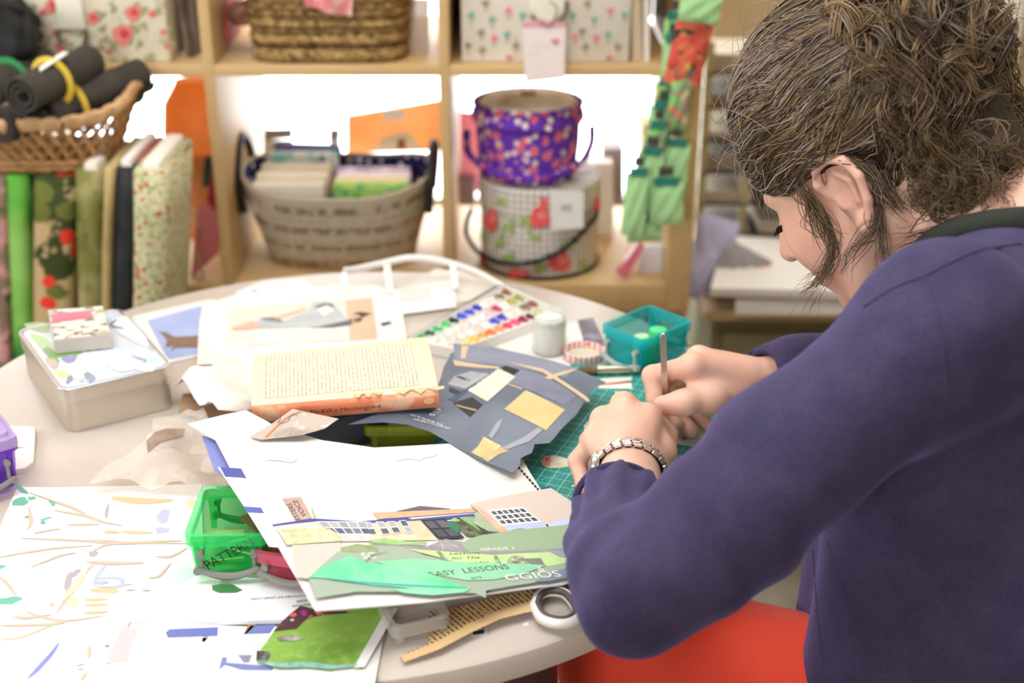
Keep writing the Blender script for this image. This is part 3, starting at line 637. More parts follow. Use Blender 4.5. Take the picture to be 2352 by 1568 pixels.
bolt('fabric_bolt', (14, 410), (64, 410), .11, .83, 0, P('bright_green', '5fae3e', [('noise', 8, .45, .62, '9ad06a'), ('noise', 11, .58, .66, '2c7a3c')], .8), 'bright green cloth bolt', -.115, False)
bolt('fabric_bolt', (-34, 412), (14, 412), .11, .83, 0, P('pink_mix', '8f7a64', [('noise', 20, .5, .58, 'd9a0a0'), ('noise', 30, .6, .66, '4a5a30')], .85), 'mixed pink and brown cloth bolt at the picture edge', -.115, False)
# wicker basket with dark rolled cloths, resting on the bolts
WK = M('wicker', 'c0905c', .6, noise=(60, '8a5d34', .8)); WK2 = M('wicker_light', 'd9b183', .6, noise=(60, 'b08050', .7))
bz = .838; bc = at_z(60, 400, bz)+Vector((0, .075, 0)); HX, HY, BH = .145, .085, .072
wb = thing('wicker_basket', 'honey coloured open weave wicker basket resting on the cloth bolts', 'basket', (bc.x, bc.y, bz))
def bpt(a, t, out=0.0):
    ca, sa = math.cos(a), math.sin(a); q = (abs(ca)**3.2+abs(sa)**3.2)**(-1/3.2); k = .74+.26*t
    rise = .030*max(0, ca)**3+.030*max(0, -ca)**3
    return Vector((bc.x+(HX*k+out)*ca*q, bc.y+(HY*k+out)*sa*q, bz+(BH+rise)*t+.004))
N_ = 96
for k, (t, r) in enumerate(((.0, .005), (.12, .0045), (1.0, .0075), (.9, .006))):
    tube('rim_cane', [bpt(2*math.pi*i/N_, t, .0015*math.sin(i*1.9)*(k > 1)) + Vector((0, 0, .0015*math.sin(i*2.3))) for i in range(N_)], r, WK2 if k > 1 else WK, wb, n=6, closed=True)
for i in range(44):
    for sgn in (1, -1):
        a0 = 2*math.pi*i/44
        tube('weave_cane', [bpt(a0+sgn*.34*t, .04+.92*t, .0022*sgn*math.sin(t*16)) for t in np.linspace(0, 1, 7)], .0029, WK if sgn > 0 else WK2, wb, n=4)
vs, fs = lathe_vf([(0, bz+.001), (.74, bz+.001), (.74, bz+.006), (0, bz+.006)], (0, 0, 0), 40)
mk('bottom', [(bc.x+v_.x*HX, bc.y+v_.y*HY, v_.z) for v_ in vs], fs, WK, wb)
FELT = M('charcoal_felt', '4a463f', .95, noise=(40, '3a3631', .7)); YB = M('yellow_band', 'e8c544', .6); GB = M('green_band', '2f8f4e', .6)
def cloth_roll(p0, p1, r, label, bands, seed):
    p0, p1 = Vector(p0), Vector(p1); d = (p1-p0); L = d.length; d.normalize()
    t = thing('rolled_cloth', label, 'cloth roll', p0, 'dark rolled cloths in the wicker basket')
    up = Vector((0, 0, 1)); sd = d.cross(up).normalized(); up = sd.cross(d)
    vs, fs = [], []; turns = 2.6; n = 80
    for j, s in enumerate((0, .3, .6, 1)):       # spiral sheet with real thickness
        for i in range(n+1):
            f = i/n; a = 2*math.pi*turns*f+seed; rr = r*(.32+.68*f)
            vs.append(p0+d*(L*s)+sd*(rr*math.cos(a))+up*(rr*math.sin(a)))
    m = n+1
    for j in range(3):
        for i in range(n): fs.append((j*m+i, j*m+i+1, (j+1)*m+i+1, (j+1)*m+i))
    base = len(vs); cc = p0+d*L/2
    vs2 = []
    for j, s in enumerate((0, .3, .6, 1)):
        for i in range(m):
            f = i/n; a = 2*math.pi*turns*f+seed; rr = max(.002, r*(.32+.68*f)-.004)
            vs2.append(p0+d*(L*s)+sd*(rr*math.cos(a))+up*(rr*math.sin(a)))
    fs += [tuple(base+k for k in reversed(q)) for q in fs]
    for j in (0, 3):
        for i in range(n):
            q = (j*m+i, base+j*m+i, base+j*m+i+1, j*m+i+1); fs.append(q if j == 0 else tuple(reversed(q)))
    mk('felt', vs+vs2, fs, FELT, t, smooth=False)
    for s, m_ in bands:
        tube('paper_band', [p0+d*(L*s)+sd*((r+.0012)*math.cos(a))+up*((r+.0012)*math.sin(a)) for a in np.linspace(0, 2*math.pi, 28, endpoint=False)], .0016, m_, t, n=6, closed=True, flat=3.2)
    return t
rz = bz+.052
f1 = at_z(50, 222, rz+.072)
cloth_roll(f1, f1+Vector((.055, .14, .016)), .030, 'charcoal cloth roll with a yellow band and white paper slip, on top', [(.42, YB)], 1.0)
f2 = at_z(112, 262, rz+.035)
cloth_roll(f2, f2+Vector((.10, .13, .026)), .029, 'charcoal cloth roll with one yellow band, nearest the basket rim', [(.25, YB)], 2.2)
f3 = at_z(-35, 215, rz+.060)
cloth_roll(f3, f3+Vector((.04, .14, .01)), .030, 'charcoal cloth roll with a green band at the picture edge', [(.4, GB)], .3)
f4 = at_z(-2, 290, rz+.02)
cloth_roll(f4, f4+Vector((.07, .12, .0)), .028, 'charcoal cloth roll lying at the bottom of the basket', [], 4.0)
f5 = at_z(195, 270, rz+.022)
cloth_roll(f5, f5+Vector((.045, .11, .02)), .02, 'thin grey brown cloth roll with a green ribbon behind the rim', [(.75, GB), (.9, GB)], 3.0)
f6 = f1+Vector((.03, .05, .036)); box('paper_slip', f6, (.05, .012, .001), M('slip_white', 'f0eeea', .7), None, bevel=0, R=Matrix.Rotation(.9, 3, 'Z') @ Matrix.Rotation(-.35, 3, 'Y'))
tag(COL.objects[-1], 'white paper slip tucked on the topmost charcoal roll', 'paper slip')
f7 = at_z(-30, 90, rz+.12)
cloth_lump('black_bag', (5, 75), f7.y+.03, 150, 140, M('black_bag', '1f1f1f', .7), 'black cloth bag behind the rolled cloths', -.9, 9, .10)['category'] = 'bag'
# ---------------------------------------------------------------- green packets hanging at the right end of the shelves
LG = M('light_green_cloth', 'b4e0a2', .75, noise=(20, '9ad28a', .5)); DKG = M('dark_green_card', '2a8070', .6); CLIP = M('clip_grey', '5a5852', .4, .4)
def green_packet(px, Y, wpx, hpx, tilt, mat, idx, label):
    c = at_y(px[0], px[1], Y); w_ = wpx/FPX*Y*1.02; h_ = hpx/FPX*Y*1.05
    t = thing('green_packet', label, 'packet', c, 'green packets hanging in chains at the end of the shelves')
    R = Matrix.Rotation(tilt, 3, 'Y'); n = 10; vs, fs = [], []
    for s in (-1, 1):
        for j in range(n+1):
            for i in range(n+1):
                x, z = (i/n-.5)*w_, -j/n*h_; e = (1-(2*i/n-1)**4)*(1-(2*j/n-1)**4)
                vs.append(c+R @ Vector((x, s*(.001+.007*e+.0015*math.sin(i*1.3+j)), z)))
        o = (n+1)**2*(s > 0)
        for j in range(n):
            for i in range(n):
                a = o+j*(n+1)+i; q = (a, a+1, a+n+2, a+n+1); fs.append(q if s > 0 else tuple(reversed(q)))
    mk('cloth_pack', vs, fs, mat, t, smooth=True)
    v_, f_ = box_vf((0, 0, -.002), (w_*.72, .006, .011)); mk('header_card', [c+R @ Vector(p)+Vector((0, -.004, 0)) for p in v_], f_, DKG, t)
    v_, f_ = box_vf((0, 0, .012), (w_*.4, .006, .012)); mk('clip', [c+R @ Vector(p) for p in v_], f_, CLIP, t)
FL = P('green_orange_floral', '8f9a80', [('noise', 40, .5, .56, '7fca74'), ('noise', 60, .58, .63, 'ea6a50'), ('noise', 80, .6, .66, 'e8d8a0')], .8)
RED = P('red_orange_mix', 'd8584a', [('noise', 35, .48, .54, 'ef7a5c'), ('noise', 50, .56, .62, '463c34'), ('noise', 70, .6, .66, 'd8c84c')], .8)
PK_ = [((1614, -14), 1.90, 92, 62, .12, LG, 'light green packet at the top of the hanging chain'), ((1600, 40), 1.92, 84, 150, .18, RED, 'red and orange printed packet hanging below the top light green one'),
       ((1548, 40), 1.95, 40, 60, .05, FL, 'narrow flowered packet beside the red one'), ((1546, 92), 1.94, 46, 110, .0, LG, 'narrow light green packet in the upper chain'),
       ((1530, 190), 1.94, 46, 60, .06, FL, 'flowered packet midway down the chain'), ((1570, 170), 1.92, 48, 130, .1, FL, 'flowered packet next to the hair'),
       ((1522, 245), 1.93, 58, 84, .1, LG, 'light green packet midway down the chain'), ((1510, 290), 1.91, 50, 90, .1, FL, 'flowered packet with pink print lower in the chain'),
       ((1496, 350), 1.90, 62, 150, .06, LG, 'long light green packet in the lower chain'), ((1552, 330), 1.92, 70, 120, .04, LG, 'broad light green packet behind the lower chain'),
       ((1466, 398), 1.88, 56, 150, .05, LG, 'longest light green packet at the front of the chain'), ((1530, 420), 1.89, 80, 100, -.05, LG, 'broad light green packet at the bottom of the chain'),
       ((1478, 505), 1.90, 84, 52, -.1, LG, 'lowest light green packet hanging sideways')]
for k, a in enumerate(PK_): green_packet(a[0], a[1], a[2], a[3], a[4], a[5], k, a[6])
tube('hanging_cord', bez([at_y(1640, -160, 1.915), at_y(1560, 60, 1.935), at_y(1528, 230, 1.93), at_y(1480, 400, 1.91), at_y(1470, 540, 1.90)], 20), .0016, M('cord_grey', '8a8680', .7))
tag(COL.objects[-1], 'thin grey cord that carries the green packets', 'cord')
# ---------------------------------------------------------------- low cupboard with papers at the right
zc = .505; fy = 2.12
cu = thing('low_cupboard', 'low olive green cupboard against the far wall', 'cupboard', (.78, 2.4, 0))
box('carcass', (.80, 2.42, 0), (.90, .58, zc-.02), OLIVE, cu, bevel=.003)
for x in (.58, 1.02): box('door', (x, 2.124, .04), (.42, .014, zc-.09), OLIVE, cu, bevel=.003)
box('worktop', (.80, 2.41, zc-.02), (.94, .62, .02), M('worktop_beige', 'c9b492', .5), cu, bevel=.003)
def pile(poly, z, th, mat, label, cat, ang=0):
    return stack_sheet(cat.replace(' ', '_'), poly, z, th, mat, label, cat)
pile([(1690, 688), (1960, 688), (1940, 640), (1720, 640)], zc+.030, .028, M('white_paper2', 'f6f3ee', .7), 'thick pile of white paper on the olive cupboard', 'paper stack')
pile([(1690, 676), (1930, 676), (1920, 640), (1710, 640)], zc+.036, .005, M('red_card', 'd5545c', .6), 'thin red card on the pile of white paper', 'card')
pile([(1632, 662), (1950, 668), (1990, 560), (1665, 540)], zc+.052, .014, M('portfolio_white', 'e4ddd4', .5), 'large white portfolio lying on the paper pile', 'portfolio')
q = [at_z(*p, zc+.0526) for p in ((1735, 615), (1770, 612), (1772, 600), (1740, 600))]; mk('red_stamp', q, [(0, 1, 2, 3)], M('stamp_red', 'b98078', .7), COL.objects[-1])
def packet2(px, Y, w_, h_, hx, label, tilt):
    c = at_y(*px, Y); n = 12; vs, fs = [], []
    R = Matrix.Rotation(tilt, 3, 'Y') @ Matrix.Rotation(-.35, 3, 'X')
    for s in (-1, 1):
        for j in range(n+1):
            for i in range(n+1):
                e = (1-(2*i/n-1)**4)*(1-(2*j/n-1)**4)
                vs.append(c+R @ Vector(((i/n-.5)*w_, s*(.0015+.012*e+.003*math.sin(i*1.9+j*1.1)*e), j/n*h_)))
        o = (n+1)**2*(s > 0)
        for j in range(n):
            for i in range(n):
                a = o+j*(n+1)+i; f = (a, a+n+1, a+n+2, a+1); fs.append(f if s > 0 else tuple(reversed(f)))
    tag(mk('cellophane_packet', vs, fs, PL('cello_'+hx, hx, .7, .12), smooth=True), label, 'packet')
packet2((1608, 690), 2.17, .075, .15, 'c9c6e4', 'pale lilac cellophane packet leaning at the end of the cupboard', .25)
packet2((1665, 690), 2.16, .09, .10, 'a29ea0', 'grey shiny cellophane packet in front of the portfolio', .5)
# rack of dark trays behind
rk = thing('letter_rack', 'dark wire letter rack with stacked trays behind the portfolio', 'rack', (at_y(1740, 520, 2.45).x, 2.45, zc))
rx0, rx1 = at_y(1598, 500, 2.45).x, at_y(1850, 500, 2.45).x
for x in (rx0, (rx0*.62+rx1*.38), rx1): box('post', (x, 2.40, zc), (.016, .016, .40), M('brass_dull', 'a59a70', .5), rk, bevel=.001)
for k in range(6):
    box('tray', ((rx0+rx1)/2, 2.47, zc+.03+k*.062), (rx1-rx0, .16, .004), M('rack_dark', '3b3833', .6), rk, bevel=0)
    for j in range(2): box('paper_sheaf', ((rx0*(.75-.5*j)+rx1*(.25+.5*j)), 2.47, zc+.034+k*.062), ((rx1-rx0)*.42, .14, .012+.01*((k+j) % 3)), M(('sheaf_grey', 'sheaf_beige')[(k+j) % 2], ('8f867a', 'b3a48e')[(k+j) % 2], .7), rk, bevel=0)
# small coloured things on the far wall behind the hair
def pinned(px, r, hx, label):
    c = at_y(*px, 2.78); lathe('rosette', [(0, -.012), (r*.6, -.012), (r, 0), (r, .012), (0, .014)], c, M('ros_'+hx, hx, .6), n=20, R=Matrix.Rotation(math.pi/2, 3, 'X'))
    tag(COL.objects[-1], label, 'rosette')
pinned((2262, 170), .032, '4f8a70', 'green rosette on the wall behind the curls')
pinned((2250, 255), .03, '8f8a98', 'lavender grey rosette on the wall behind the curls')
# ---------------------------------------------------------------- round table
TC = Vector((-.178, 1.254, 0)); TR = .437
LAM = M('table_laminate', 'cdc1b6', .45, noise=(5, 'c5b8ac', .5))
tab = thing('round_table', 'round pale beige laminate table covered in craft papers', 'table', (TC.x, TC.y, 0))
lathe('table_top', [(0, TZ-.03), (TR-.006, TZ-.03), (TR, TZ-.024), (TR+.001, TZ-.012), (TR-.002, TZ-.003), (TR-.007, TZ), (0, TZ)], (TC.x, TC.y, 0), LAM, tab, n=128)
LEGM = M('table_leg_metal', '3a2f2c', .35, .3)
for a in (.45, 2.0, 3.6, 5.25):
    d = Vector((math.cos(a), math.sin(a), 0)); tube('leg', [TC+d*.25+Vector((0, 0, TZ-.03)), TC+d*.30+Vector((0, 0, .4)), TC+d*.36], [.021, .02, .017], LEGM, tab, n=14)
p = at_z(1215, 1500, TZ-.031); tube('leg', [Vector((p.x, p.y+.02, TZ-.03)), Vector((p.x+.012, p.y, .40)), Vector((p.x+.02, p.y-.05, 0))], [.024, .023, .02], M('red_brown_leg', '4a2a26', .35, .1), tab, n=14)
# ---------------------------------------------------------------- helpers for paper work
def stroke(name, pts, wd, zf, mat, parent, off=.0009, taper=True, n=20, xy=False):
    Q = bez([Vector((*p, 0)) if xy else on(p[0], p[1], zf) for p in pts], n); vs = []
    for i, p in enumerate(Q):
        t = (Q[min(i+1, n-1)]-Q[max(i-1, 0)]); t.z = 0; t.normalize(); s = Vector((-t.y, t.x, 0))
        w_ = wd/2*((.25+.75*math.sin(math.pi*(i+.5)/n)) if taper else 1)
        for k in (-1, 1):
            q = p+s*w_*k; vs.append((q.x, q.y, zf(q.x, q.y)+off))
    return mk(name, vs, [(2*i, 2*i+1, 2*i+3, 2*i+2) for i in range(n-1)], mat, parent)
def blob(name, c, rx, ry, ang, zf, mat, parent, off=.0009, seed=0, wob=.18, n=22):
    """painted patch round pixel c, radii in pixels"""
    r = random.Random(seed); ph = [r.uniform(0, 6) for _ in range(3)]; vs = []
    for i in range(n):
        a = 2*math.pi*i/n; q = 1+wob*(math.sin(2*a+ph[0])+.6*math.sin(3*a+ph[1])+.4*math.sin(5*a+ph[2]))
        x, y = rot2((rx*q*math.cos(a), ry*q*math.sin(a)), ang); p = on(c[0]+x, c[1]+y, zf); vs.append((p.x, p.y, p.z+off))
    return mk(name, vs, [tuple(range(n-1, -1, -1))], mat, parent)
def flat(name, poly, zf, mat, parent, off=.0009):
    vs = [on(u, v_, zf) for u, v_ in poly]
    if zf.__name__ == 'flat_z': return mk(name, [(p.x, p.y, p.z+off) for p in vs], [tuple(range(len(vs)-1, -1, -1))], mat, parent)
    return sheet(name, poly, zf, mat, parent, thick=.00006, step=.009, off=off-.00006)
def prism_vf(poly, z0, z1):
    n = len(poly); return [(x, y, z0) for x, y in poly]+[(x, y, z1) for x, y in poly], [tuple(range(n-1, -1, -1)), tuple(range(n, 2*n))]+[(i, (i+1) % n, (i+1) % n+n, i+n) for i in range(n)]
def rrect(cx, cy, w_, d_, r, ang=0, k=5):
    out = []
    for sx, sy, a0 in ((1, 1, 0), (-1, 1, 90), (-1, -1, 180), (1, -1, 270)):
        for i in range(k+1):
            a = math.radians(a0+90*i/k); q = rot2((sx*(w_/2-r)+r*math.cos(a), sy*(d_/2-r)+r*math.sin(a)), ang); out.append((cx+q[0], cy+q[1]))
    return out
PAP = M('white_paper', 'ece8e4', .7); TOP = flatz(TZ+.0002)
def vary(base, amp, fx, fy, ph=0): return lambda x, y: base+amp*math.sin(x*fx+ph)*math.sin(y*fy+ph*1.7)
# ---------------------------------------------------------------- cutting mat
ga = math.atan2(1.341-1.065, .149-.035)
def mat_material():
    t = NT('cutting_mat_print'); uv = t.coord('UV'); sp = t.n('ShaderNodeSeparateXYZ'); t.l(uv, sp.inputs[0]); cur = C('1f8c80')
    nz = t.ramp(t.noise(uv, 40, 4), .3, .7); cur = t.mix(t.math('MULTIPLY', nz, .35), cur, C('19766d'))
    for per, wd, hx, am in ((.005, .09, '6fc4bd', .55), (.0254/2, .07, '8fd8d6', .9)):
        for ax in (0, 1):
            f = t.math('LESS_THAN', t.math('FRACT', t.math('DIVIDE', t.math('ADD', sp.outputs[ax], 5), per)), wd)
            cur = t.mix(t.math('MULTIPLY', f, am), cur, C(hx))
    dg = t.math('FRACT', t.math('DIVIDE', t.math('ADD', t.math('ADD', sp.outputs[0], sp.outputs[1]), 5), .13))
    cur = t.mix(t.math('MULTIPLY', t.math('LESS_THAN', dg, .006), .9), cur, C('7fd0d0'))
    t.l(cur, t.b.inputs['Base Color']); t.b.inputs['Roughness'].default_value = .5; return t.m
mt = sheet('cutting_mat', [(1312, 842), (1520, 838), (1760, 1010), (1500, 1290), (1205, 1178), (1105, 1075)], TOP, mat_material(), thick=.003, step=.05, ang=ga)
tag(mt, 'green self-healing cutting mat with a pale grid under the hands', 'cutting mat')
MZ = flatz(TZ+.0034)
# paper being cut, scraps and fish on the mat
pc = sheet('paper_sheet', [(1502, 1128), (1524, 1060), (1536, 1010), (1570, 962), (1640, 968), (1608, 1028), (1545, 1018), (1530, 1058), (1600, 1060), (1640, 1110), (1560, 1150)], MZ, PAP, thick=.0003)
tag(pc, 'white paper with a brown picture being cut beneath the scalpel', 'paper')
blob('brown_picture', (1560, 985), 34, 26, .2, MZ, M('brown_ink', '8a5a50', .7, noise=(120, 'e8d8d0', .8)), pc, seed=3)
for k in range(4): text('written_line', 'mmimm mm', (1512+k*9, 1096-k*13), (1580+k*8, 1088-k*13), .0022, MZ, M('violet_ink', '6f66a8', .7), pc, off=.0006)
fs_ = sheet('paper_fish', [(1242, 1058), (1252, 1048), (1275, 1046), (1300, 1053), (1316, 1062), (1330, 1062), (1327, 1070), (1314, 1068), (1295, 1074), (1262, 1075), (1246, 1068)], MZ, P('fish_print', 'eee6d4', [('noise', 60, .5, .62, 'd9d2a8')], .6), thick=.0005, step=.004)
tag(fs_, 'cut out paper fish with a pink head lying on the green mat', 'paper fish')
flat('head', [(1243, 1058), (1252, 1049), (1264, 1047), (1266, 1060), (1262, 1074), (1248, 1068)], MZ, M('fish_pink', 'e89a8c', .6), fs_); blob('eye', (1256, 1057), 3, 2.4, 0, MZ, M('fish_eye', '8a4038', .5), fs_, off=.0013)
def scrap(poly, hx, label, name='paper_scrap', th=.0004): return tag(sheet(name, poly, MZ, M('scrap_'+hx, hx, .7), thick=th, step=.02), label, 'paper scrap', 'paper scraps on the cutting mat')
scrap([(1324, 1094), (1328, 1094), (1331, 1132), (1337, 1136), (1333, 1141), (1324, 1139), (1327, 1132)], 'f4f2ee', 'thin white paper strip with a flared foot on the mat')
scrap([(1341, 1098), (1350, 1098), (1346, 1150), (1339, 1150)], '8f8680', 'narrow grey paper strip on the mat')
scrap([(1334, 1164), (1350, 1150), (1352, 1138), (1355, 1150), (1345, 1166)], 'f6f4f0', 'curled white paper sliver beside the grey strip')
scrap([(1312, 1116), (1318, 1112), (1320, 1117), (1314, 1119)], 'ece4dc', 'tiny cream paper crumb on the mat')
scrap([(1246, 1118), (1262, 1118), (1258, 1123), (1244, 1123)], '4c5a9c', 'tiny blue paper crumb near the collage edge')
scrap([(1412, 899), (1416, 897), (1420, 908), (1416, 909)], 'd8e0d8', 'tiny pale paper crumb beyond the left hand')
scrap([(1355, 874), (1400, 868), (1452, 866), (1450, 874), (1400, 880), (1360, 884)], 'efe6da', 'white paper offcut pointing at the right hand')
scrap([(1372, 886), (1450, 880), (1452, 893), (1376, 892)], 'f3efe8', 'shorter white paper offcut near the torn page corner')
scrap([(1385, 882), (1446, 874), (1446, 878), (1388, 885)], 'b56a58', 'thin red brown strip between the two white offcuts')
# ---------------------------------------------------------------- collage on its board
def zc_(x, y):
    s = min(1, max(0, (.07-x)/.365)); return TZ+.0055+.058*math.sin(s*math.pi/2)+.003*max(0, (1.0-y)/.15)*s+.002*math.sin(x*22+1)
cg = sheet('collage_sheet', [(432, 975), (565, 944), (640, 985), (740, 1013), (860, 1030), (1050, 1020), (1180, 1018), (1216, 1085), (1248, 1135), (1335, 1196), (1312, 1338), (1290, 1345), (1150, 1362), (980, 1385), (725, 1405), (620, 1225), (530, 1080), (495, 1012)], zc_, PAP, thick=.0012, step=.018)
tag(cg, 'large white sheet with a paper collage of a shopfront and green leaves', 'collage')
def c5(*pts): return [(600+x/3.178, 1120+y/3.178) for x, y in pts]
_lev = [0]
def pce(name, hx, pts, noise=None, lab=None, raw=False):
    _lev[0] += 1
    m = M('pc_'+hx+(noise[1] if noise else ''), hx, .65, noise=noise)
    o = sheet(name, pts if raw else c5(*pts), zc_, m, cg, thick=.0002, step=.012, off=.0012+.00008*_lev[0])
    if lab: o['label'] = lab
    return o
def lv(d=.0006): return .0012+.00008*_lev[0]+.0002+.00012
pce('margin_strip', 'f2f3fa', [(500, 1075), (550, 1085), (660, 1262), (618, 1258), (560, 1165)], raw=True)
pce('blue_bar', '4f57a2', [(506, 1076), (554, 1079), (566, 1101), (518, 1098)], raw=True); pce('blue_bar', '5a66b2', [(559, 1166), (600, 1169), (607, 1182), (566, 1180)], raw=True)
pce('blue_bar', 'dfe4f6', [(632, 1236), (645, 1237), (658, 1260), (642, 1261)], raw=True)
pce('paper_cloud', 'dfe7f0', [(905, 1048), (912, 1040), (935, 1035), (965, 1038), (1000, 1037), (1006, 1044), (996, 1052), (975, 1054), (965, 1062), (940, 1056), (910, 1062)], raw=True)
pce('paper_cloud', 'e9ebea', [(610, 1046), (622, 1044), (645, 1050), (676, 1052), (684, 1060), (668, 1066), (640, 1061), (614, 1060)], raw=True)
pce('grey_roof', '6f6470', [(985, 185), (1160, 145), (1380, 165), (1380, 178)])
pce('brick_strip', 'e3bb9c', [(812, 195), (1540, 165), (1570, 190), (850, 242)], (90, 'cf9d7c', .7))
pce('facade', 'e9d8bc', [(95, 295), (390, 262), (1180, 250), (1300, 395), (580, 408), (440, 340), (130, 345)], (70, 'dcc29a', .8))
pce('facade_end', 'efd6cf', [(90, 297), (400, 262), (440, 335), (130, 345)])
pce('sign_board', 'c9aa9c', [(155, 95), (290, 80), (372, 238), (260, 255)], (80, 'b8958a', .6))
INK = M('ink_black', '3a3234', .7)
text('sign_lettering', 'VOICE', c5((335, 225))[0], c5((262, 105))[0], .0045, zc_, INK, cg, off=lv())
text('sign_lettering', 'ESTERS', c5((288, 252))[0], c5((222, 130))[0], .0045, zc_, INK, cg, off=lv())
pce('roof_line', '4d53a4', [(80, 285), (390, 240), (710, 262), (1065, 232), (1100, 246), (1555, 204), (1562, 232), (1065, 258), (710, 276), (390, 258), (90, 298)])
pce('paper_leaf', 'a5c98a', [(365, 160), (372, 155), (400, 225), (385, 228)])
pce('window_frame', 'f6f2ee', [(405, 262), (770, 265), (832, 405), (582, 402)])
def panes(q, nx, ny, cols, gap=.16):
    (a, b, c, d) = [np.array(p, float) for p in q]
    def B(s, t): return tuple((a*(1-s)+b*s)*(1-t)+(d*(1-s)+c*s)*t)
    k = 0
    for j in range(ny):
        for i in range(nx):
            s0, s1, t0, t1 = (i+gap/2)/nx, (i+1-gap/2)/nx, (j+gap/2)/ny, (j+1-gap/2)/ny
            flat('window_pane', c5(B(s0, t0), B(s1, t0), B(s1, t1), B(s0, t1)), zc_, M('pane_'+cols[k % len(cols)], cols[k % len(cols)], .5), cg, off=lv()); k += 1
panes([(408, 264), (765, 267), (825, 402), (560, 400)], 5, 3, ['a9a5a6', 'b5b1b0', '9c9aa0', 'b0aeb0', 'a5a3a6', '5d5f74', '565a72', '6d6f80', '777986', '55586e', 'd9d2cb', 'd3ccc8', 'dcd5ce', 'd0cac6', 'd8d2cc'])
for q in ([(762, 268), (800, 268), (850, 360), (795, 362)], [(835, 265), (895, 265), (948, 357), (885, 360)], [(915, 265), (975, 262), (1025, 345), (965, 350)], [(1005, 258), (1055, 255), (1118, 345), (1062, 350)]):
    pce('window_frame', 'f6f2ee', q); panes(q, 1, 2, ['b4b0b0', '5a5d76'] if q[0][0] < 1000 else ['565a78', '9fb0b4'], .2)
pce('door', '34333c', [(1165, 255), (1340, 242), (1485, 385), (1290, 392)])
panes([(1175, 262), (1335, 250), (1470, 378), (1295, 385)], 2, 2, ['5c5b63', '66656c', '4a4a52', '55545c'], .22)
pce('paper_plant', '2f7f68', [(1345, 270), (1375, 262), (1412, 265), (1455, 335), (1440, 350), (1395, 335)])
pce('paper_plant', '7a8a5c', [(1415, 285), (1470, 240), (1560, 235), (1640, 320), (1600, 375), (1500, 372)], (160, '38402a', 1))
pce('paper_plant', '9fbf8a', [(1440, 236), (1550, 232), (1630, 310), (1590, 330)], (60, '5c9c58', .8))
pce('paper_plant', 'b5c95c', [(1388, 250), (1420, 240), (1440, 256), (1415, 270)])
pce('pale_foliage', 'b9c4a8', [(1560, 200), (1600, 200), (1740, 345), (1690, 360), (1640, 340), (1560, 290)], (80, '98a888', .7))
pce('dark_shrub', '4a4844', [(1560, 285), (1600, 310), (1660, 340), (1740, 348), (1730, 365), (1650, 362), (1580, 310)])
pce('hedge', 'c2c48e', [(125, 335), (300, 318), (500, 325), (575, 370), (580, 415), (190, 442)], (180, 'e4e3c4', .9))
pce('gable_card', 'd9cbc0', [(1520, 140), (2115, 25), (2345, 175), (2330, 232), (2085, 290), (1820, 352), (1760, 352)])
pce('brick_pillar', 'eec3ad', [(1528, 148), (1585, 160), (1818, 350), (1752, 356)], (120, 'dca890', .8))
pce('blue_sill', 'b7c3ea', [(1775, 300), (2050, 272), (2102, 320), (1812, 347)], (60, 'cfd8f2', .8))
pce('window_frame', 'f5f3f2', [(1655, 190), (1915, 165), (2045, 275), (1752, 302)]); panes([(1665, 195), (1910, 172), (2035, 270), (1755, 296)], 6, 3, ['5c5f66', '4a4d56', '62656c', '50535c'], .3)
pce('blue_fence', 'b9c7f0', [(2085, 287), (2330, 228), (2335, 272), (2110, 322)], (60, 'd2dbf6', .8))
pce('grey_road', 'aaa4a8', [(780, 430), (1200, 460), (1350, 400), (1480, 425), (1900, 320), (2340, 440), (2260, 492), (1700, 522), (1400, 492), (1050, 470), (840, 440)], (100, '8f898e', .7))
for pts in ([(1300, 400), (1200, 465)], [(1310, 405), (1330, 480)], [(1320, 402), (1450, 470)], [(1250, 440), (1440, 455)]): stroke('pencil_line', c5(*pts), .0005, zc_, M('chalk', 'e8e4e4', .7), cg, off=lv(), n=6)
pce('green_field', '9fb796', [(1465, 430), (1520, 400), (1600, 375), (2000, 320), (2335, 290), (2340, 462), (1900, 490), (1530, 497), (1475, 465)], None)
WI = M('ink_white', 'f7f7f3', .6)
text('lettering', 'GRADE 7', c5((1605, 488))[0], c5((1858, 476))[0], .0035, zc_, WI, cg, off=lv())
pce('grass_patch', 'a6d488', [(785, 410), (900, 398), (1040, 420), (1210, 425), (1210, 440), (1000, 445), (820, 430)], (60, '8aa868', .8))
pce('taupe_field', 'd2cac0', [(228, 450), (570, 428), (650, 470), (440, 600), (345, 695), (260, 685)])
pce('sage_base', 'a5b6a2', [(350, 695), (440, 600), (560, 500), (660, 462), (800, 445), (1020, 462), (1180, 520), (1450, 580), (2240, 545), (2240, 690), (2000, 722), (1640, 780), (1640, 835), (1560, 800), (1000, 790), (700, 790), (400, 838)])
pce('moss_patch', '9fae80', [(578, 470), (700, 440), (850, 460), (860, 500), (680, 505), (590, 500)], (90, '7f9464', .8))
text('lettering', 'SC', c5((742, 552))[0], c5((845, 545))[0], .009, zc_, WI, cg, off=lv())
pce('lime_cover', 'cfe8a6', [(1050, 475), (1280, 490), (1700, 522), (2250, 497), (2250, 572), (2100, 602), (1800, 602), (1400, 568), (1200, 512)], (30, 'b9dc8e', .8))
for s, a, b in (('Lessons', (1370, 520), (1600, 516)), ('for The', (1390, 556), (1600, 548)), ('Recorder', (1410, 590), (1672, 584))): text('lettering', s, c5(a)[0], c5(b)[0], .0034, zc_, M('ink_grey', '5a5a50', .7), cg, off=lv(), shear=.3)
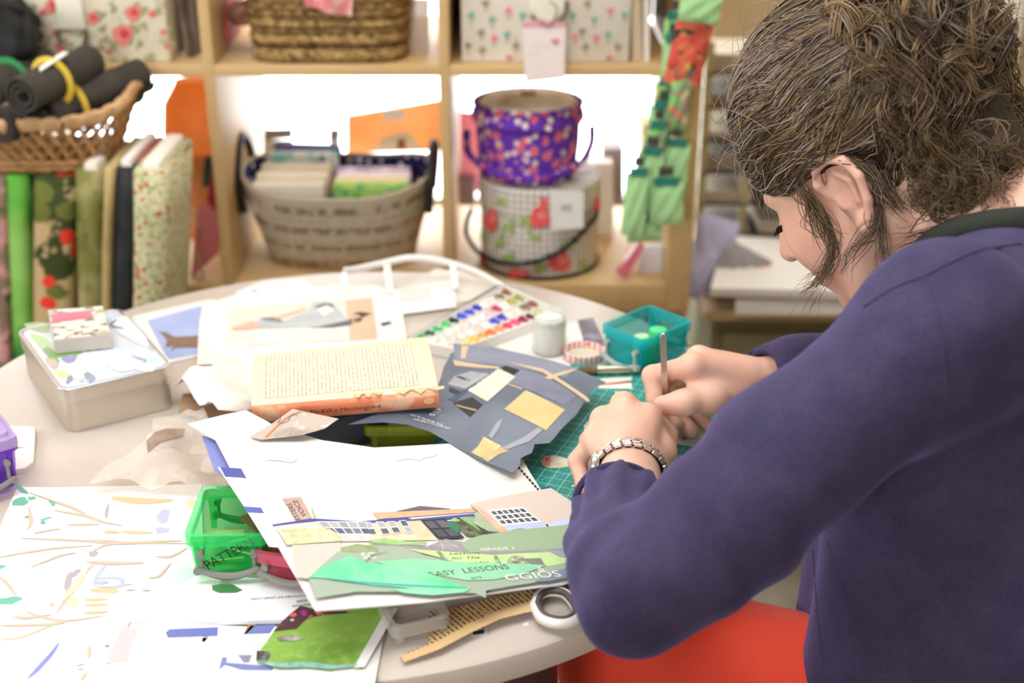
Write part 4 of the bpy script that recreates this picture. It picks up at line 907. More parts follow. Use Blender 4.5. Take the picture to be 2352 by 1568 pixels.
pce('engraving', '6f7468', [(1795, 560), (1830, 525), (1900, 530), (1990, 590), (1900, 600), (1800, 598)], (150, 'd5e2b4', .9)); pce('engraving', '83867c', [(1905, 550), (2040, 545), (2070, 595), (1980, 598)])
pce('engraving', '7a7c70', [(1275, 497), (1305, 497), (1370, 565), (1330, 560)], (120, 'c8d8a4', .8)); pce('engraving', '6f7268', [(1700, 530), (1720, 528), (1755, 590), (1730, 590), (1700, 560)], (120, 'c8d8a4', .8))
pce('slate_corner', '93a2b4', [(2110, 500), (2250, 492), (2240, 545), (2180, 535)]); pce('slate_corner', '8795a4', [(1995, 720), (2240, 610), (2240, 688), (2100, 715)])
text('lettering', 'GGIOS', c5((1790, 716))[0], c5((2195, 682))[0], .0085, zc_, WI, cg, off=lv()); text('lettering', '&', c5((2030, 650))[0], c5((2078, 640))[0], .006, zc_, WI, cg, off=lv())
pce('paper_leaf', 'a3dfb8', [(830, 578), (1100, 550), (1500, 580), (2080, 600), (1900, 670), (1700, 705), (1500, 712), (1250, 665), (1000, 610)], (25, '84d3a4', .7))
text('lettering', 'EASY  LESSONS', c5((1235, 690))[0], c5((1815, 628))[0], .007, zc_, M('ink_dgreen', '4a5a4e', .7), cg, off=lv()); text('lettering', 'on', c5((1535, 706))[0], c5((1612, 696))[0], .004, zc_, M('ink_dgreen', '4a5a4e', .7), cg, off=lv())
pce('paper_leaf', '7fdca8', [(950, 775), (1200, 770), (1530, 775), (1480, 800), (1250, 822), (1050, 805)], (40, 'a8ecc4', .7))
pce('paper_leaf', '62d59a', [(345, 692), (470, 605), (655, 532), (770, 585), (1000, 600), (1250, 670), (1530, 772), (1200, 778), (800, 747), (500, 697)], (28, 'a4ecc4', .8), 'bright green painted leaf')
stroke('leaf_vein', c5((480, 700), (800, 735), (1150, 755), (1500, 770)), .0035, zc_, M('teal_wash', '4fb8a8', .7), cg, off=lv())
stroke('pencil_line', c5((765, 580), (820, 530), (935, 505)), .0006, zc_, INK, cg, off=lv(), n=10)
for i in range(9):
    t_ = i/8; c = (1192+t_*50, 1078+t_*56); flat('perforation', [(c[0]-4, c[1]-2), (c[0]+1, c[1]-4), (c[0]+4, c[1]+2), (c[0], c[1]+3)], zc_, M('perf_dark', '2d2a2c', .8), cg, off=.0016)
bs = sheet('blue_card', [(464, 1002), (497, 1012), (530, 1080), (558, 1100), (520, 1096), (492, 1080)], lambda x, y: zc_(x, y)-.006, M('blue_card', '7f86c8', .6), thick=.001); tag(bs, 'blue card edge showing under the collage sheet', 'card')
# ---------------------------------------------------------------- book, magazine page and boxes under them
bb = [at_z(580, 962, TZ+.05), at_z(1008, 926, TZ+.05)]
def zp_(x, y):       # dark magazine page, arched over the boxes
    d = (Vector((x, y))-Vector((.0, 1.10))).length; k = min(1, max(0, (x+.25)/.33))
    return TZ+.049-.018*k-.003*min(1, max(0, (.12-abs(y-1.13))/.12))*(k > .6)*(k-.6)*2.5+.0025*math.sin(x*40)*k
pg = sheet('magazine_page', [(800, 975), (1000, 905), (1020, 840), (1035, 812), (1068, 790), (1140, 802), (1240, 828), (1330, 850), (1392, 878), (1362, 893), (1342, 920), (1322, 955), (1290, 985), (1262, 1018), (1228, 1020), (1222, 1040), (1196, 1052), (1194, 1070), (1178, 1085), (1100, 1055), (1045, 1025), (985, 990), (930, 974), (880, 970)], zp_, M('slate_print', '5c6577', .3, noise=(10, '7d8798', .7)), thick=.0003, step=.014, rag=.0006)
tag(pg, 'torn slate blue magazine page with squares cut out of it', 'magazine page')
def c6(*pts): return [(980+x/3.733, 760+y/3.733) for x, y in pts]
def prt(name, hx, pts, noise=None, off=.0007): return flat(name, c6(*pts), zp_, M('pg_'+hx, hx, .35, noise=noise), pg, off)
prt('printed_wall', '8d93a6', [(230, 110), (560, 135), (900, 215), (1270, 320), (1190, 400), (860, 330), (560, 285), (240, 250)], (20, '7b8298', .8), .0005)
prt('printed_wall', '6f7288', [(800, 330), (1030, 400), (1290, 560), (1180, 640), (900, 520), (700, 440)], (15, '8a8ca4', .8), .00055)
for q in ([(700, 270), (1000, 330), (1360, 560), (1400, 600), (1380, 612), (1000, 360)], [(1010, 400), (1250, 330), (1290, 335), (1060, 420)], [(300, 130), (360, 130), (330, 240), (290, 240)], [(225, 250), (620, 310), (620, 325), (240, 300)], [(690, 450), (820, 495), (815, 505), (685, 458)]): prt('printed_beam', 'd9bf9c', q)
prt('printed_window', 'dcdcc8', [(350, 510), (620, 320), (760, 395), (520, 608)], (30, 'eef0d8', .8)); prt('printed_sill', '9a9ea6', [(240, 390), (380, 350), (540, 370), (330, 500), (180, 460)], (30, 'c5c8cc', .8))
prt('printed_panel', '41506a', [(330, 500), (540, 372), (600, 340), (350, 520), (240, 610), (180, 590)])
prt('cut_out_square', '0d0e12', [(612, 330), (680, 300), (800, 342), (745, 382)]); prt('cut_out_square', '10151c', [(225, 620), (390, 570), (480, 635), (375, 742)]); prt('cut_out_square', '14161f', [(240, 395), (270, 388), (385, 425), (360, 437)]); prt('cut_out_square', '1c2830', [(195, 480), (300, 525), (270, 560), (190, 520)])
prt('reflected_rail', 'b79a72', [(250, 635), (430, 680), (425, 695), (260, 650)], off=.0010)
prt('yellow_label', 'dac595', [(665, 672), (850, 512), (1185, 680), (1025, 855)], (20, 'd9bb78', .8))
prt('gold_glass', 'caa468', [(380, 1045), (440, 990), (490, 910), (640, 990), (560, 1060), (465, 1088)], (40, 'f0d89c', .8)); prt('gold_glass', 'dcc294', [(470, 1090), (580, 1040), (640, 995), (705, 1035), (620, 1060), (525, 1125)], (40, 'b98f52', .8))
prt('pale_ray', '9ea2ac', [(530, 900), (600, 790), (650, 750), (630, 820), (560, 925)]); prt('pale_ray', '9ca0aa', [(650, 1000), (820, 920), (960, 830), (1000, 850), (880, 950), (690, 1020)])
for s, a, b, h_ in (('£55', (1007, 938), (985, 954), .0055), ('PROSECCO CABINET', (1034, 984), (952, 962), .003), ('E.N. BOOTH & CO', (1018, 976), (945, 952), .003)): text('printed_lettering', s, a, b, h_, zp_, WI, pg, off=.0009)
bd_ = at_z(610, 1010, TZ+.02)
ub = thing('slate_book', 'slate blue hardback book lying under the magazine page', 'book', (-.20, 1.19, TZ))
u0, u1 = at_z(735, 1050, TZ+.0), at_z(880, 1018, TZ+.0); ang = math.atan2(u1.y-u0.y, u1.x-u0.x); cc = (u0+u1)/2+Vector((-math.sin(ang), math.cos(ang), 0))*.055+Vector((-math.cos(ang), -math.sin(ang), 0))*.012
box('cover', (cc.x, cc.y, TZ+.0005), (.11, .10, .036), M('slate_cover', '3d4654', .45, noise=(12, '566070', .7)), ub, rz=ang, bevel=.002)
ob_ = at_z(925, 1035, TZ)
OLP = PL('olive_plastic', 'a8b832', .5, .15)
def craft_box(name, loc, yaw, W_, D_, H_, hx, label, solid=.42, lid=None, handles=True, hxh='8f8b88'):
    m = PL('plastic_'+hx, hx, solid*.42, .1); mr = PL('plastic_rim_'+hx, hx, min(.8, solid*.42+.2), .1); g = M('clip_handle_'+hxh, hxh, .45)
    t = thing(name, label, 'plastic box', loc); T = Matrix.Translation(loc) @ Matrix.Rotation(yaw, 4, 'Z')
    def put(nm, vf, mm, par=t, sm=True):
        o = mk(nm, [T @ Vector(v_) for v_ in vf[0]], vf[1], mm, par); return smooth_by_angle(o, 40) if sm else o
    def ring(w0, d0, z0, w1, d1, z1, r=.006):
        a, b_ = rrect(0, 0, w0, d0, r), rrect(0, 0, w1, d1, r); n = len(a)
        return [(x, y, z0) for x, y in a]+[(x, y, z1) for x, y in b_], [(i, (i+1) % n, (i+1) % n+n, i+n) for i in range(n)]
    k = .90
    a = ring(W_*k, D_*k, .001, W_, D_, H_-.008); b_ = ring(W_*k-.003, D_*k-.003, .003, W_-.003, D_-.003, H_-.008)
    n = len(rrect(0, 0, 1, 1, .1))
    bot = ([(x, y, .001) for x, y in rrect(0, 0, W_*k, D_*k, .006)], [tuple(range(n-1, -1, -1))])
    put('tub', join(a, (b_[0], [tuple(reversed(f)) for f in b_[1]]), bot), m)
    o1, o2 = rrect(0, 0, W_+.005, D_+.005, .008), rrect(0, 0, W_-.004, D_-.004, .005)
    V = [(x, y, H_-.010) for x, y in o1]+[(x, y, H_) for x, y in o1]+[(x, y, H_) for x, y in o2]+[(x, y, H_-.010) for x, y in o2]
    put('rim', (V, [(j*n+i, j*n+(i+1) % n, ((j+1) % 4)*n+(i+1) % n, ((j+1) % 4)*n+i) for j in range(4) for i in range(n)]), mr)
    for sx in (-1, 1):
        for sy in (-1, 1): put('corner_rib', box_vf((sx*W_*.40, sy*(D_*.47), .004), (.005, .003, H_-.014)), mr, sm=False)
    if handles:
        for s in (-1, 1):
            y = s*(D_/2+.0035); hw = W_*.40
            arc = [(x_, y+s*.002, .0145-.0085*(1-(x_/hw)**2)) for x_ in np.linspace(-hw, hw, 14)]
            h = put('clip_handle', join(tube_vf(arc, [.0022+.0014*math.sin(math.pi*i_/13) for i_ in range(14)], 8), tube_vf([(-hw*.85, y, .012), (-hw*.85, y, H_*.62)], .0019, 8), tube_vf([(hw*.85, y, .012), (hw*.85, y, H_*.62)], .0019, 8)), g)
            for q in (-1, 1):
                put('pivot', tube_vf([(q*hw*.85, y-.003*s, H_*.62), (q*hw*.85, y+.003*s, H_*.62)], .0032, 10), g, h); put('pivot', tube_vf([(q*hw*.98, y, .012), (q*hw*.98, y+.004*s, .012)], .0036, 10), g, h)
    if lid:
        ml = PL('plastic_lid_'+lid, lid, .5, .1); L1 = ring(W_+.007, D_+.007, H_-.006, W_+.006, D_+.006, H_+.004, .009)
        put('lid', (L1[0], L1[1]+[tuple(range(n, 2*n))]), ml); put('lid_ridge', join(ring(W_-.006, D_-.006, H_+.004, W_-.008, D_-.008, H_+.008), ([(x, y, H_+.008) for x, y in rrect(0, 0, W_-.008, D_-.008, .006)], [tuple(range(n))])), ml)
    return t, T
craft_box('plastic_box', (ob_.x+.005, ob_.y+.028, TZ+.0005), .05, .085, .055, .028, 'b3c438', 'olive green see-through box under the magazine page', .5, handles=False)
tl = sheet('teal_card', [(985, 1020), (1030, 990), (1050, 1010), (1048, 1020)], flatz(TZ+.019), P('teal_scroll', '2f7a78', [('noise', 60, .5, .54, '8fc4bc')], .5), thick=.001); tag(tl, 'teal patterned card showing under the magazine page', 'card')
# paperback
bkp = thing('paperback_book', 'old paperback lying open side up with an orange torn spine', 'book', ((bb[0].x+bb[1].x)/2, (bb[0].y+bb[1].y)/2, TZ+.046))
ba = math.atan2(bb[1].y-bb[0].y, bb[1].x-bb[0].x); ex = Vector((math.cos(ba), math.sin(ba), 0)); ey = Vector((-ex.y, ex.x, 0)); o0 = Vector((bb[0].x, bb[0].y, 0)); BL, BW = (bb[1]-bb[0]).length, .122
def bkz(s, t, top): return TZ+.046+(.0185+.004*math.sin(t*2.6)-.003*t+.004*s*t if top else .0)
vs, fs = [], []; nu, nv = 20, 10
for top in (0, 1):
    for j in range(nv+1):
        for i in range(nu+1):
            s, t_ = i/nu, j/nv; p = o0+ex*(s*BL+.004*t_)+ey*(t_*BW*(1+.03*s)); vs.append((p.x, p.y, bkz(s, t_, top)))
m_ = (nu+1)*(nv+1)
for j in range(nv):
    for i in range(nu):
        a = j*(nu+1)+i; fs += [(a+nu+1, a+nu+2, a+1, a), (m_+a, m_+a+1, m_+a+nu+2, m_+a+nu+1)]
for i in range(nu): fs += [(i, i+1, m_+i+1, m_+i), (nv*(nu+1)+i+1, nv*(nu+1)+i, m_+nv*(nu+1)+i, m_+nv*(nu+1)+i+1)]
for j in range(nv): a, b_ = j*(nu+1), (j+1)*(nu+1); fs += [(b_, a, m_+a, m_+b_), (a+nu, b_+nu, m_+b_+nu, m_+a+nu)]
uv = [((k % m_) % (nu+1)/nu*BL, (k % m_)//(nu+1)/nv*BW) for k in range(2*m_)]
smooth_by_angle(mk('page_block', vs, fs, P('aged_pages', 'f0dcc0', [('noise', 6, .4, .7, 'e9cfae')], .8), bkp, uv=uv), 40)
PT = P('printed_text', 'f1dfc6', [('text', .0040, .36, 0, 420, 'b3a797')], .8, coord='UV')
vs = []; 
for j in range(nv+1):
    for i in range(nu+1):
        s, t_ = .07+.84*i/nu, .10+.80*j/nv; p = o0+ex*(s*BL+.004*t_)+ey*(t_*BW*(1+.03*s)); vs.append((p.x, p.y, bkz(s, t_, 1)+.0004))
mk('printed_text', vs, [(j*(nu+1)+i, j*(nu+1)+i+1, (j+1)*(nu+1)+i+1, (j+1)*(nu+1)+i) for j in range(nv) for i in range(nu)], PT, bkp, smooth=True, uv=[((k % (nu+1))/nu*BL*.84, (k//(nu+1))/nv*BW*.8) for k in range(len(vs))])
vs, fs = [], []
for i in range(25):
    s = i/24
    for k in range(7):
        a = math.pi*(k/6-.5); hh = (bkz(s, 0, 1)-bkz(s, 0, 0)); p = o0+ex*(s*BL)-ey*(.0035*math.cos(a)); jag = .0014*math.sin(i*2.7)*(k == 6)
        vs.append((p.x, p.y, bkz(s, 0, 0)+hh*(.5+.48*math.sin(a))-abs(jag)))
for i in range(24):
    for k in range(6): a = i*7+k; fs.append((a, a+7, a+8, a+1))
sp_ = mk('spine', vs, fs, P('orange_spine', 'ef8d66', [('noise', 30, .5, .62, 'f6c6a4'), ('noise', 90, .66, .7, 'f8e6d0')], .7), bkp, smooth=True); sp_['label'] = 'torn orange paper spine'
q0 = o0+ex*(.30*BL)-ey*.0042; text3('spine_title', 'To Kill a Mockingbird', (q0.x, q0.y, TZ+.0525), ex, (0, 0, 1), M('spine_ink', '7a2a20', .7), bkp, width=.40*BL-.02*BL, height=.0042)
for sx_, w_ in ((.62, .03), (.90, .05)):
    q0 = o0+ex*(sx_*BL); vs = [q0+ex*(w_*(i/6-.5))+ey*(-.004 if i % 2 else .003)+Vector((0, 0, bkz(sx_, 0, 1)+.0005+.001*(i % 3))) for i in range(7)]+[q0+ex*(w_*(.5-i/6))+ey*.006+Vector((0, 0, bkz(sx_, .05, 1)+.0012)) for i in range(7)]
    mk('torn_flap', vs, [tuple(range(14))], M('torn_paper', 'e6c79c', .8), bkp)
c_ = o0+ex*(.945*BL)-ey*.0042; mk('spine_emblem', [c_+ex*(.0055*math.cos(a))+Vector((0, 0, TZ+.056+.0035*math.sin(a))) for a in np.linspace(0, 2*math.pi, 18, endpoint=False)], [tuple(range(18))], M('emblem', 'f2c49a', .7), bkp)
# map scrap by the spine
zm = lambda x, y: zc_(x, y)+.010+.02*max(0, y-1.12)
mp = sheet('map_scrap', [(573, 1004), (622, 975), (672, 940), (778, 962), (745, 985), (690, 1000), (600, 1010)], lambda x, y: TZ+.067, P('map_print', 'c4b4a8', [('noise', 25, .5, .62, 'a89a90'), ('noise', 60, .6, .64, 'dccfc4')], .6), thick=.0004, step=.02); tag(mp, 'beige street map scrap leaning against the orange spine', 'map scrap')
stroke('orange_road', [(610, 1004), (640, 975), (665, 955), (690, 945)], .002, flatz(TZ+.0676), M('road_orange', 'd98a52', .7), mp, off=.0003, taper=False); stroke('violet_road', [(645, 960), (640, 972), (660, 968), (668, 955), (685, 952)], .0008, flatz(TZ+.0676), M('road_violet', '6a5a96', .7), mp, off=.0003, taper=False)
# ---------------------------------------------------------------- tin with printed lid, card deck
tz = .052
tq = [at_z(u, v_, TZ+tz) for u, v_ in ((40, 758), (135, 897), (392, 842), (285, 702))]
tcx = sum((p for p in tq), Vector())/4; e1 = (tq[2]-tq[1]+tq[3]-tq[0])/2; e2 = (tq[0]-tq[1]+tq[3]-tq[2])/2; ta = math.atan2(e1.y, e1.x); TW, TD = e1.length, e2.length
tin = thing('tin_box', 'brushed silver rectangular tin with a printed picture lid', 'tin', (tcx.x, tcx.y, TZ))
TINM = M('brushed_tin', 'd4cabb', .38, .55, bump=(300, .12, .0005))
v_, f_ = prism_vf(rrect(tcx.x, tcx.y, TW*.965, TD*.965, .014, ta, 6), TZ+.0005, TZ+tz-.012); smooth_by_angle(mk('tin_body', v_, f_, TINM, tin), 40)
v_, f_ = prism_vf(rrect(tcx.x, tcx.y, TW, TD, .016, ta, 6), TZ+tz-.016, TZ+tz-.0015); smooth_by_angle(mk('tin_lid', v_, f_, TINM, tin), 40)
tube('lid_bead', [(x, y, TZ+tz-.0015) for x, y in rrect(tcx.x, tcx.y, TW-.002, TD-.002, .015, ta, 6)], .0018, M('bead_tin', 'd8d6dc', .3, .7), tin, n=8, closed=True)
LZ = flatz(TZ+tz-.0014)
lp = sheet('lid_picture', [(p[0], p[1]) for p in rrect(tcx.x, tcx.y, TW-.010, TD-.010, .012, ta, 4)], LZ, P('lid_print', 'd4dae2', [('noise', 12, .5, .62, 'c4d2e2'), ('noise', 30, .6, .68, 'b4bac8')], .35), tin, xy=True, thick=.0004, step=.03)
for k, (c, rx, ry, a, hx) in enumerate([((88, 752), 34, 10, .1, 'a8b894'), ((100, 790), 30, 14, .6, 'b9cfa0'), ((118, 815), 24, 10, .6, '93a884'), ((150, 815), 34, 7, -.1, '7fae5e'), ((215, 800), 22, 8, -.1, '6f5c58'), ((160, 825), 18, 8, 0, '9a98c4'), ((120, 835), 20, 8, .6, 'c4b4a8'), ((150, 862), 22, 8, .3, 'e0d49a'), ((180, 862), 12, 12, 0, 'f2f0ee'), ((205, 865), 12, 8, .7, '8ea08a'), ((160, 872), 6, 10, .4, '8a92bc'), ((210, 872), 8, 7, 0, '9a9cc8'), ((290, 835), 40, 20, 0, 'd9dde4'), ((320, 825), 16, 4, .3, '9fa2c8'), ((330, 845), 26, 10, 0, 'e3e3e8'), ((300, 760), 50, 20, .5, 'dfeaf4')]):
    blob('lid_print_patch', c, rx, ry, a, LZ, M('lp_'+hx, hx, .35), lp, off=.0006+.00004*k, seed=k)
for a, b in (((252, 750), (285, 757)), ((252, 748), (268, 736)), ((272, 712), (280, 722))): stroke('lid_print_twig', [a, b], .0022, LZ, M('twig_dark', '3c3a40', .5), lp, off=.0016, n=5)
dk = thing('card_box', 'small card box with a pink title band on the tin lid', 'card box', at_z(180, 780, TZ+tz))
dq = [at_z(u, v_2, TZ+tz+.016) for u, v_2 in ((110, 712), (124, 782), (254, 768), (236, 702))]
v8 = [Vector((p.x, p.y, TZ+tz+.0002)) for p in dq]+dq
mk('card_box_body', v8, [(3, 2, 1, 0), (4, 5, 6, 7)]+[(i, (i+1) % 4, (i+1) % 4+4, i+4) for i in range(4)], M('deck_side', 'cfc6bc', .6), dk)
DZ = flatz(TZ+tz+.016); flat('top_print', [(112, 713), (125, 780), (252, 767), (235, 703)], DZ, P('deck_print', 'e4dcd2', [('noise', 70, .5, .58, '8f8478'), ('noise', 40, .56, .62, 'a9ae8c'), ('noise', 90, .6, .66, 'f5f1ec')], .5), dk, .0003)
flat('title_band', [(118, 722), (121, 742), (214, 730), (208, 713)], DZ, M('title_pink', 'd97f92', .5), dk, .0006); text('title_lettering', 'mmmmmm', (132, 737), (202, 728), .004, DZ, M('title_ink', '9a4a5c', .5), dk, off=.0009)
# coaster and purple box at the left edge
cs = sheet('coaster', [(-60, 985), (60, 988), (82, 990), (82, 1010), (78, 1070), (60, 1084), (30, 1090), (-60, 1092)], TOP, M('cream_board', 'f6f1e6', .6), thick=.005, step=.03); tag(cs, 'cream coaster with a brown edge at the edge of the table', 'coaster')
stroke('coaster_sprig', [(0, 996), (30, 1000), (38, 1012)], .004, flatz(TZ+.0053), M('sprig_green', 'b9c28a', .6), cs); stroke('coaster_line', [(20, 1030), (58, 1028)], .0015, flatz(TZ+.0053), M('sprig_dark', '8a8078', .6), cs, n=6)
pz = at_z(-14, 1150, TZ); craft_box('plastic_box', (pz.x-.026, pz.y+.022, TZ+.0056), .62, .075, .062, .05, '9a4fe0', 'purple see-through box with a clear lid at the edge of the table', .45, 'd8c4ec')
# green PATTERN box, pink box, teal box
gz = at_z(526, 1322, TZ+.0066); gw = .066
gb, gT = craft_box('plastic_box', (gz.x+.001, gz.y+.035, TZ+.0066), .03, gw, .078, .044, '3cec88', 'bright green see-through box marked PATTERN in black pen', .34, hxh='85807f')
for k, (x, y, hx, r) in enumerate(((-.008, -.02, 'd8d26a', .2), (.01, -.012, 'c9dc9a', -.4), (.004, .006, 'efe9b0', .5), (-.012, .012, 'a8c878', .1), (.012, .022, '8a6a4a', -.9))):
    q = gT @ Vector((x, y, .004+.003*k)); o = box('pattern_slip', q, (.034, .012, .0012), M('slip_'+hx, hx, .7), None, rz=r, bevel=0, R=Matrix.Rotation(r, 3, 'Z') @ Matrix.Rotation(-.9+.2*k, 3, 'X')); tag(o, '%s paper slip inside the green PATTERN box' % ('mustard', 'pale green', 'cream', 'leaf green', 'brown')[k], 'paper slip', 'slips in the green box')
a0, a1 = gT @ Vector((-.018, -.0405, .010)), gT @ Vector((.024, -.0405, .034)); dx_ = (a1-a0)
text3('marker_lettering', 'PATTERN', a0, dx_, dx_.cross(Vector((0, 1, 0))), M('marker_black', '1c1a1a', .6), gb, width=dx_.length, height=.0095)
kz = at_z(650, 1350, TZ+.0066); craft_box('plastic_box', (kz.x+.014, kz.y+.032, TZ+.0066), -.25, .06, .06, .030, 'ff7a98', 'small pink see-through box tucked under the collage sheet', .5)
t0, t1, t2 = at_z(1403, 826, TZ), at_z(1484, 842, TZ), at_z(1572, 806, TZ)
tqs = [at_z(u, v_2, TZ+.046) for u, v_2 in ((1397, 752), (1494, 790), (1580, 737), (1472, 692))]; ct = sum(tqs, Vector())/4; ea = tqs[1]-tqs[0]; eb = tqs[2]-tqs[1]
tl_, tT = craft_box('plastic_box', (ct.x, ct.y, TZ+.0005), math.atan2(ea.y, ea.x), ea.length, eb.length, .046, '18d4da', 'turquoise see-through box with grey clip handles beyond the right hand', .4, hxh='b0b6ae')
for k, (x, y, hx) in enumerate(((-.012, .008, 'd9ecc0'), (.010, -.006, '38c878'), (.004, .016, '5ad890'))):
    q = tT @ Vector((x, y, .004)); lathe('button_pot', [(0, 0), (.011, 0), (.0115, .003), (.0105, .018+.006*k), (0, .019+.006*k)], q, M('pot_'+hx, hx, .5), n=18); tag(COL.objects[-1], '%s round pot inside the turquoise box' % ('pale cream', 'emerald', 'mint green')[k], 'pot')
# ---------------------------------------------------------------- palette, jar, lid, brush
pq = [at_z(u, v_2, TZ+.012) for u, v_2 in ((934, 782), (1158, 656), (1290, 718), (1052, 806))]
def pqp(s, t_): return (pq[0]*(1-s)+pq[1]*s)*(1-t_)+(pq[3]*(1-s)+pq[2]*s)*t_
pal = thing('watercolour_palette', 'white watercolour palette with many small paint pans', 'palette', tuple((sum(pq, Vector())/4).to_2d())+(TZ,))
WT = M('palette_white', 'efece6', .35)
def quadslab(name, a, b, c, d, z0, z1, mat, par):
    q = [a, b, c, d]; vs = [Vector((p.x, p.y, z0)) for p in q]+[Vector((p.x, p.y, z1)) for p in q]
    return mk(name, vs, [(0, 1, 2, 3), (7, 6, 5, 4)]+[(i, i+4, (i+1) % 4+4, (i+1) % 4) for i in range(4)], mat, par)
quadslab('tray', pqp(0, 0), pqp(1, 0), pqp(1, 1), pqp(0, 1), TZ+.0005, TZ+.006, WT, pal)
for (s0, t0_, s1, t1_) in ((0, 0, 1, .03), (0, .97, 1, 1), (0, 0, .015, 1), (.985, 0, 1, 1)): quadslab('tray_rim', pqp(s0, t0_), pqp(s1, t0_), pqp(s1, t1_), pqp(s0, t1_), TZ+.006, TZ+.014, WT, pal)
quadslab('lid_edge', pqp(0, -.06), pqp(1, -.06), pqp(1, -.015), pqp(0, -.015), TZ+.0005, TZ+.012, M('lid_edge_dark', '4a443e', .5), pal)
PCOL = ['3fae4e 2f5a44 2fb36a 52c46a 1e2a3c 2a54c8 e8345c f25a78 8a1f34 6a1030 d9dc5c f2f0ec'.split(), 'e9e6e0 d8ddd4 efece8 e2ded8 f4d0cc f0e8e4 f07a84 e9d2d4 4a1528 a82848 c9c84a b4b23a'.split(),
        'f2efe9 e0d8cc f3e2da ece6e0 f2c8c0 efe9e2 e8d8d8 d2b8c4 c23c5c efe9e4 a8a848 8f9a3a'.split(), 'cfc8b0 e2dc88 f0c04a f2a23c ee6a38 f0925a 3a44c8 2a34b4 e9e4dc d8d2c8 7a6a54 8a5a2c'.split()]
PCOL = [PCOL[r][::1] for r in range(4)]
for r in range(4):
    for c_ in range(12):
        s0, s1, t0_, t1_ = .03+c_*.0785, .03+c_*.0785+.070, .05+r*.232, .05+r*.232+.21
        rr, cc_ = (r, c_)
        hx = PCOL[3-r][c_] if c_ > 5 and r < 2 else PCOL[r][c_] if c_ < 6 else PCOL[(r+1) % 4][c_]
        quadslab('paint_pan', pqp(s0, t0_), pqp(s1, t0_), pqp(s1, t1_), pqp(s0, t1_), TZ+.006, TZ+.0125, WT, pal)
        pn = COL.objects[-1]; ctr = pqp((s0+s1)/2, (t0_+t1_)/2); A, B = (pqp(s1, t0_)-pqp(s0, t0_))*.44, (pqp(s0, t1_)-pqp(s0, t0_))*.44; R_ = random.Random(r*20+c_)
        vs = [ctr+A*math.cos(a)*(.9+.25*R_.random())+B*math.sin(a)*(.9+.25*R_.random())+Vector((0, 0, TZ+.0127-ctr.z)) for a in np.linspace(0, 2*math.pi, 10, endpoint=False)]
        tp = [ctr+(p-ctr)*.5 for p in vs]; tp = [Vector((p.x, p.y, TZ+.0145+.003*R_.random())) for p in tp]
        mk('paint', vs+tp, [(i, (i+1) % 10, (i+1) % 10+10, i+10) for i in range(10)]+[tuple(range(10, 20))], M('paint_'+hx, hx, .3), pn, smooth=True)
jp = at_z(1262, 822, TZ); JR = .0205; jy = jp.y+JR*.9
jar = thing('glass_jar', 'small glass jar of white paint beside the palette', 'jar', (jp.x, jy, TZ))
lathe('glass', [(0, TZ+.001), (JR*.94, TZ+.001), (JR, TZ+.005), (JR, TZ+.038), (JR*.93, TZ+.043), (JR*.95, TZ+.050), (JR*.90, TZ+.050), (JR*.86, TZ+.043), (JR*.9, TZ+.036)], (jp.x, jy, 0), PL('jar_glass', 'eef0ea', .3, .05), jar, n=32)
lathe('white_paint', [(0, TZ+.003), (JR*.88, TZ+.003), (JR*.9, TZ+.030), (JR*.86, TZ+.042), (0, TZ+.043)], (jp.x, jy, 0), M('paint_white', 'f4f2ee', .4), jar, n=28)
lc = at_z(1341, 822, TZ); lid = thing('jar_lid', 'red and white checked jar lid lying upturned by the palette', 'jar lid', (lc.x, lc.y, TZ))
RG = P('gingham', 'f2e4de', [('lines', .006, .5, 0, 'ea9a98'), ('spots', 120, .2, 'd8403c', .5, .5)], .4)
lathe('lid_skirt', [(.0215, TZ+.001), (.0235, TZ+.002), (.0238, TZ+.011), (.0225, TZ+.012), (.0215, TZ+.010), (.0210, TZ+.003)], (lc.x, lc.y, 0), RG, lid, n=36)
lathe('lid_liner', [(0, TZ+.0006), (.0213, TZ+.0006), (.0210, TZ+.004), (0, TZ+.0045)], (lc.x, lc.y, 0), M('liner', 'd9d2bc', .4), lid, n=30)
b0, b1, b2, b3 = at_z(1322, 852, TZ+.008), at_z(1372, 850, TZ+.008), at_z(1470, 848, TZ+.008), at_z(1560, 846, TZ+.009)
br = thing('paint_brush', 'flat paint brush with a silver ferrule pointing away from the right hand', 'brush', (b1.x, b1.y, TZ))
tube('bristles', [b0, b0.lerp(b1, .5), b1], [.002, .006, .0055], M('bristle_brown', '8a7452', .8, noise=(90, '5c4a30', .8)), br, n=10); tube('ferrule', [b1, b1.lerp(b2, .4), b2], [.0056, .0056, .0042], M('ferrule_silver', 'c9c2b4', .22, .9), br, n=14)
for s in (.86, .93): c_ = b1.lerp(b2, s); tube('ferrule_ring', [c_-(b2-b1).normalized()*.0015, c_+(b2-b1).normalized()*.0015], .0054, M('ferrule_silver', 'c9c2b4', .22, .9), br, n=14)
tube('handle', [b2, b2.lerp(b3, .5), b3], [.004, .005, .0045], M('brush_handle', '2c2a2c', .3), br, n=10)
fo = sheet('dark_photo', [(1326, 736), (1362, 730), (1392, 794), (1345, 800)], TOP, P('dark_photo_print', '6b6468', [('noise', 40, .5, .6, '8f86a4'), ('noise', 70, .6, .66, '4a4446')], .35), thick=.0005); tag(fo, 'dark photo strip lying left of the turquoise box', 'photo')
gf = sheet('white_page', [(1060, 795), (1290, 742), (1330, 735), (1345, 800), (1392, 794), (1400, 850), (1290, 852), (1180, 822)], flatz(TZ+.0001), PAP, thick=.0003, step=.05); tag(gf, 'white page lying under the jar and jar lid', 'paper')
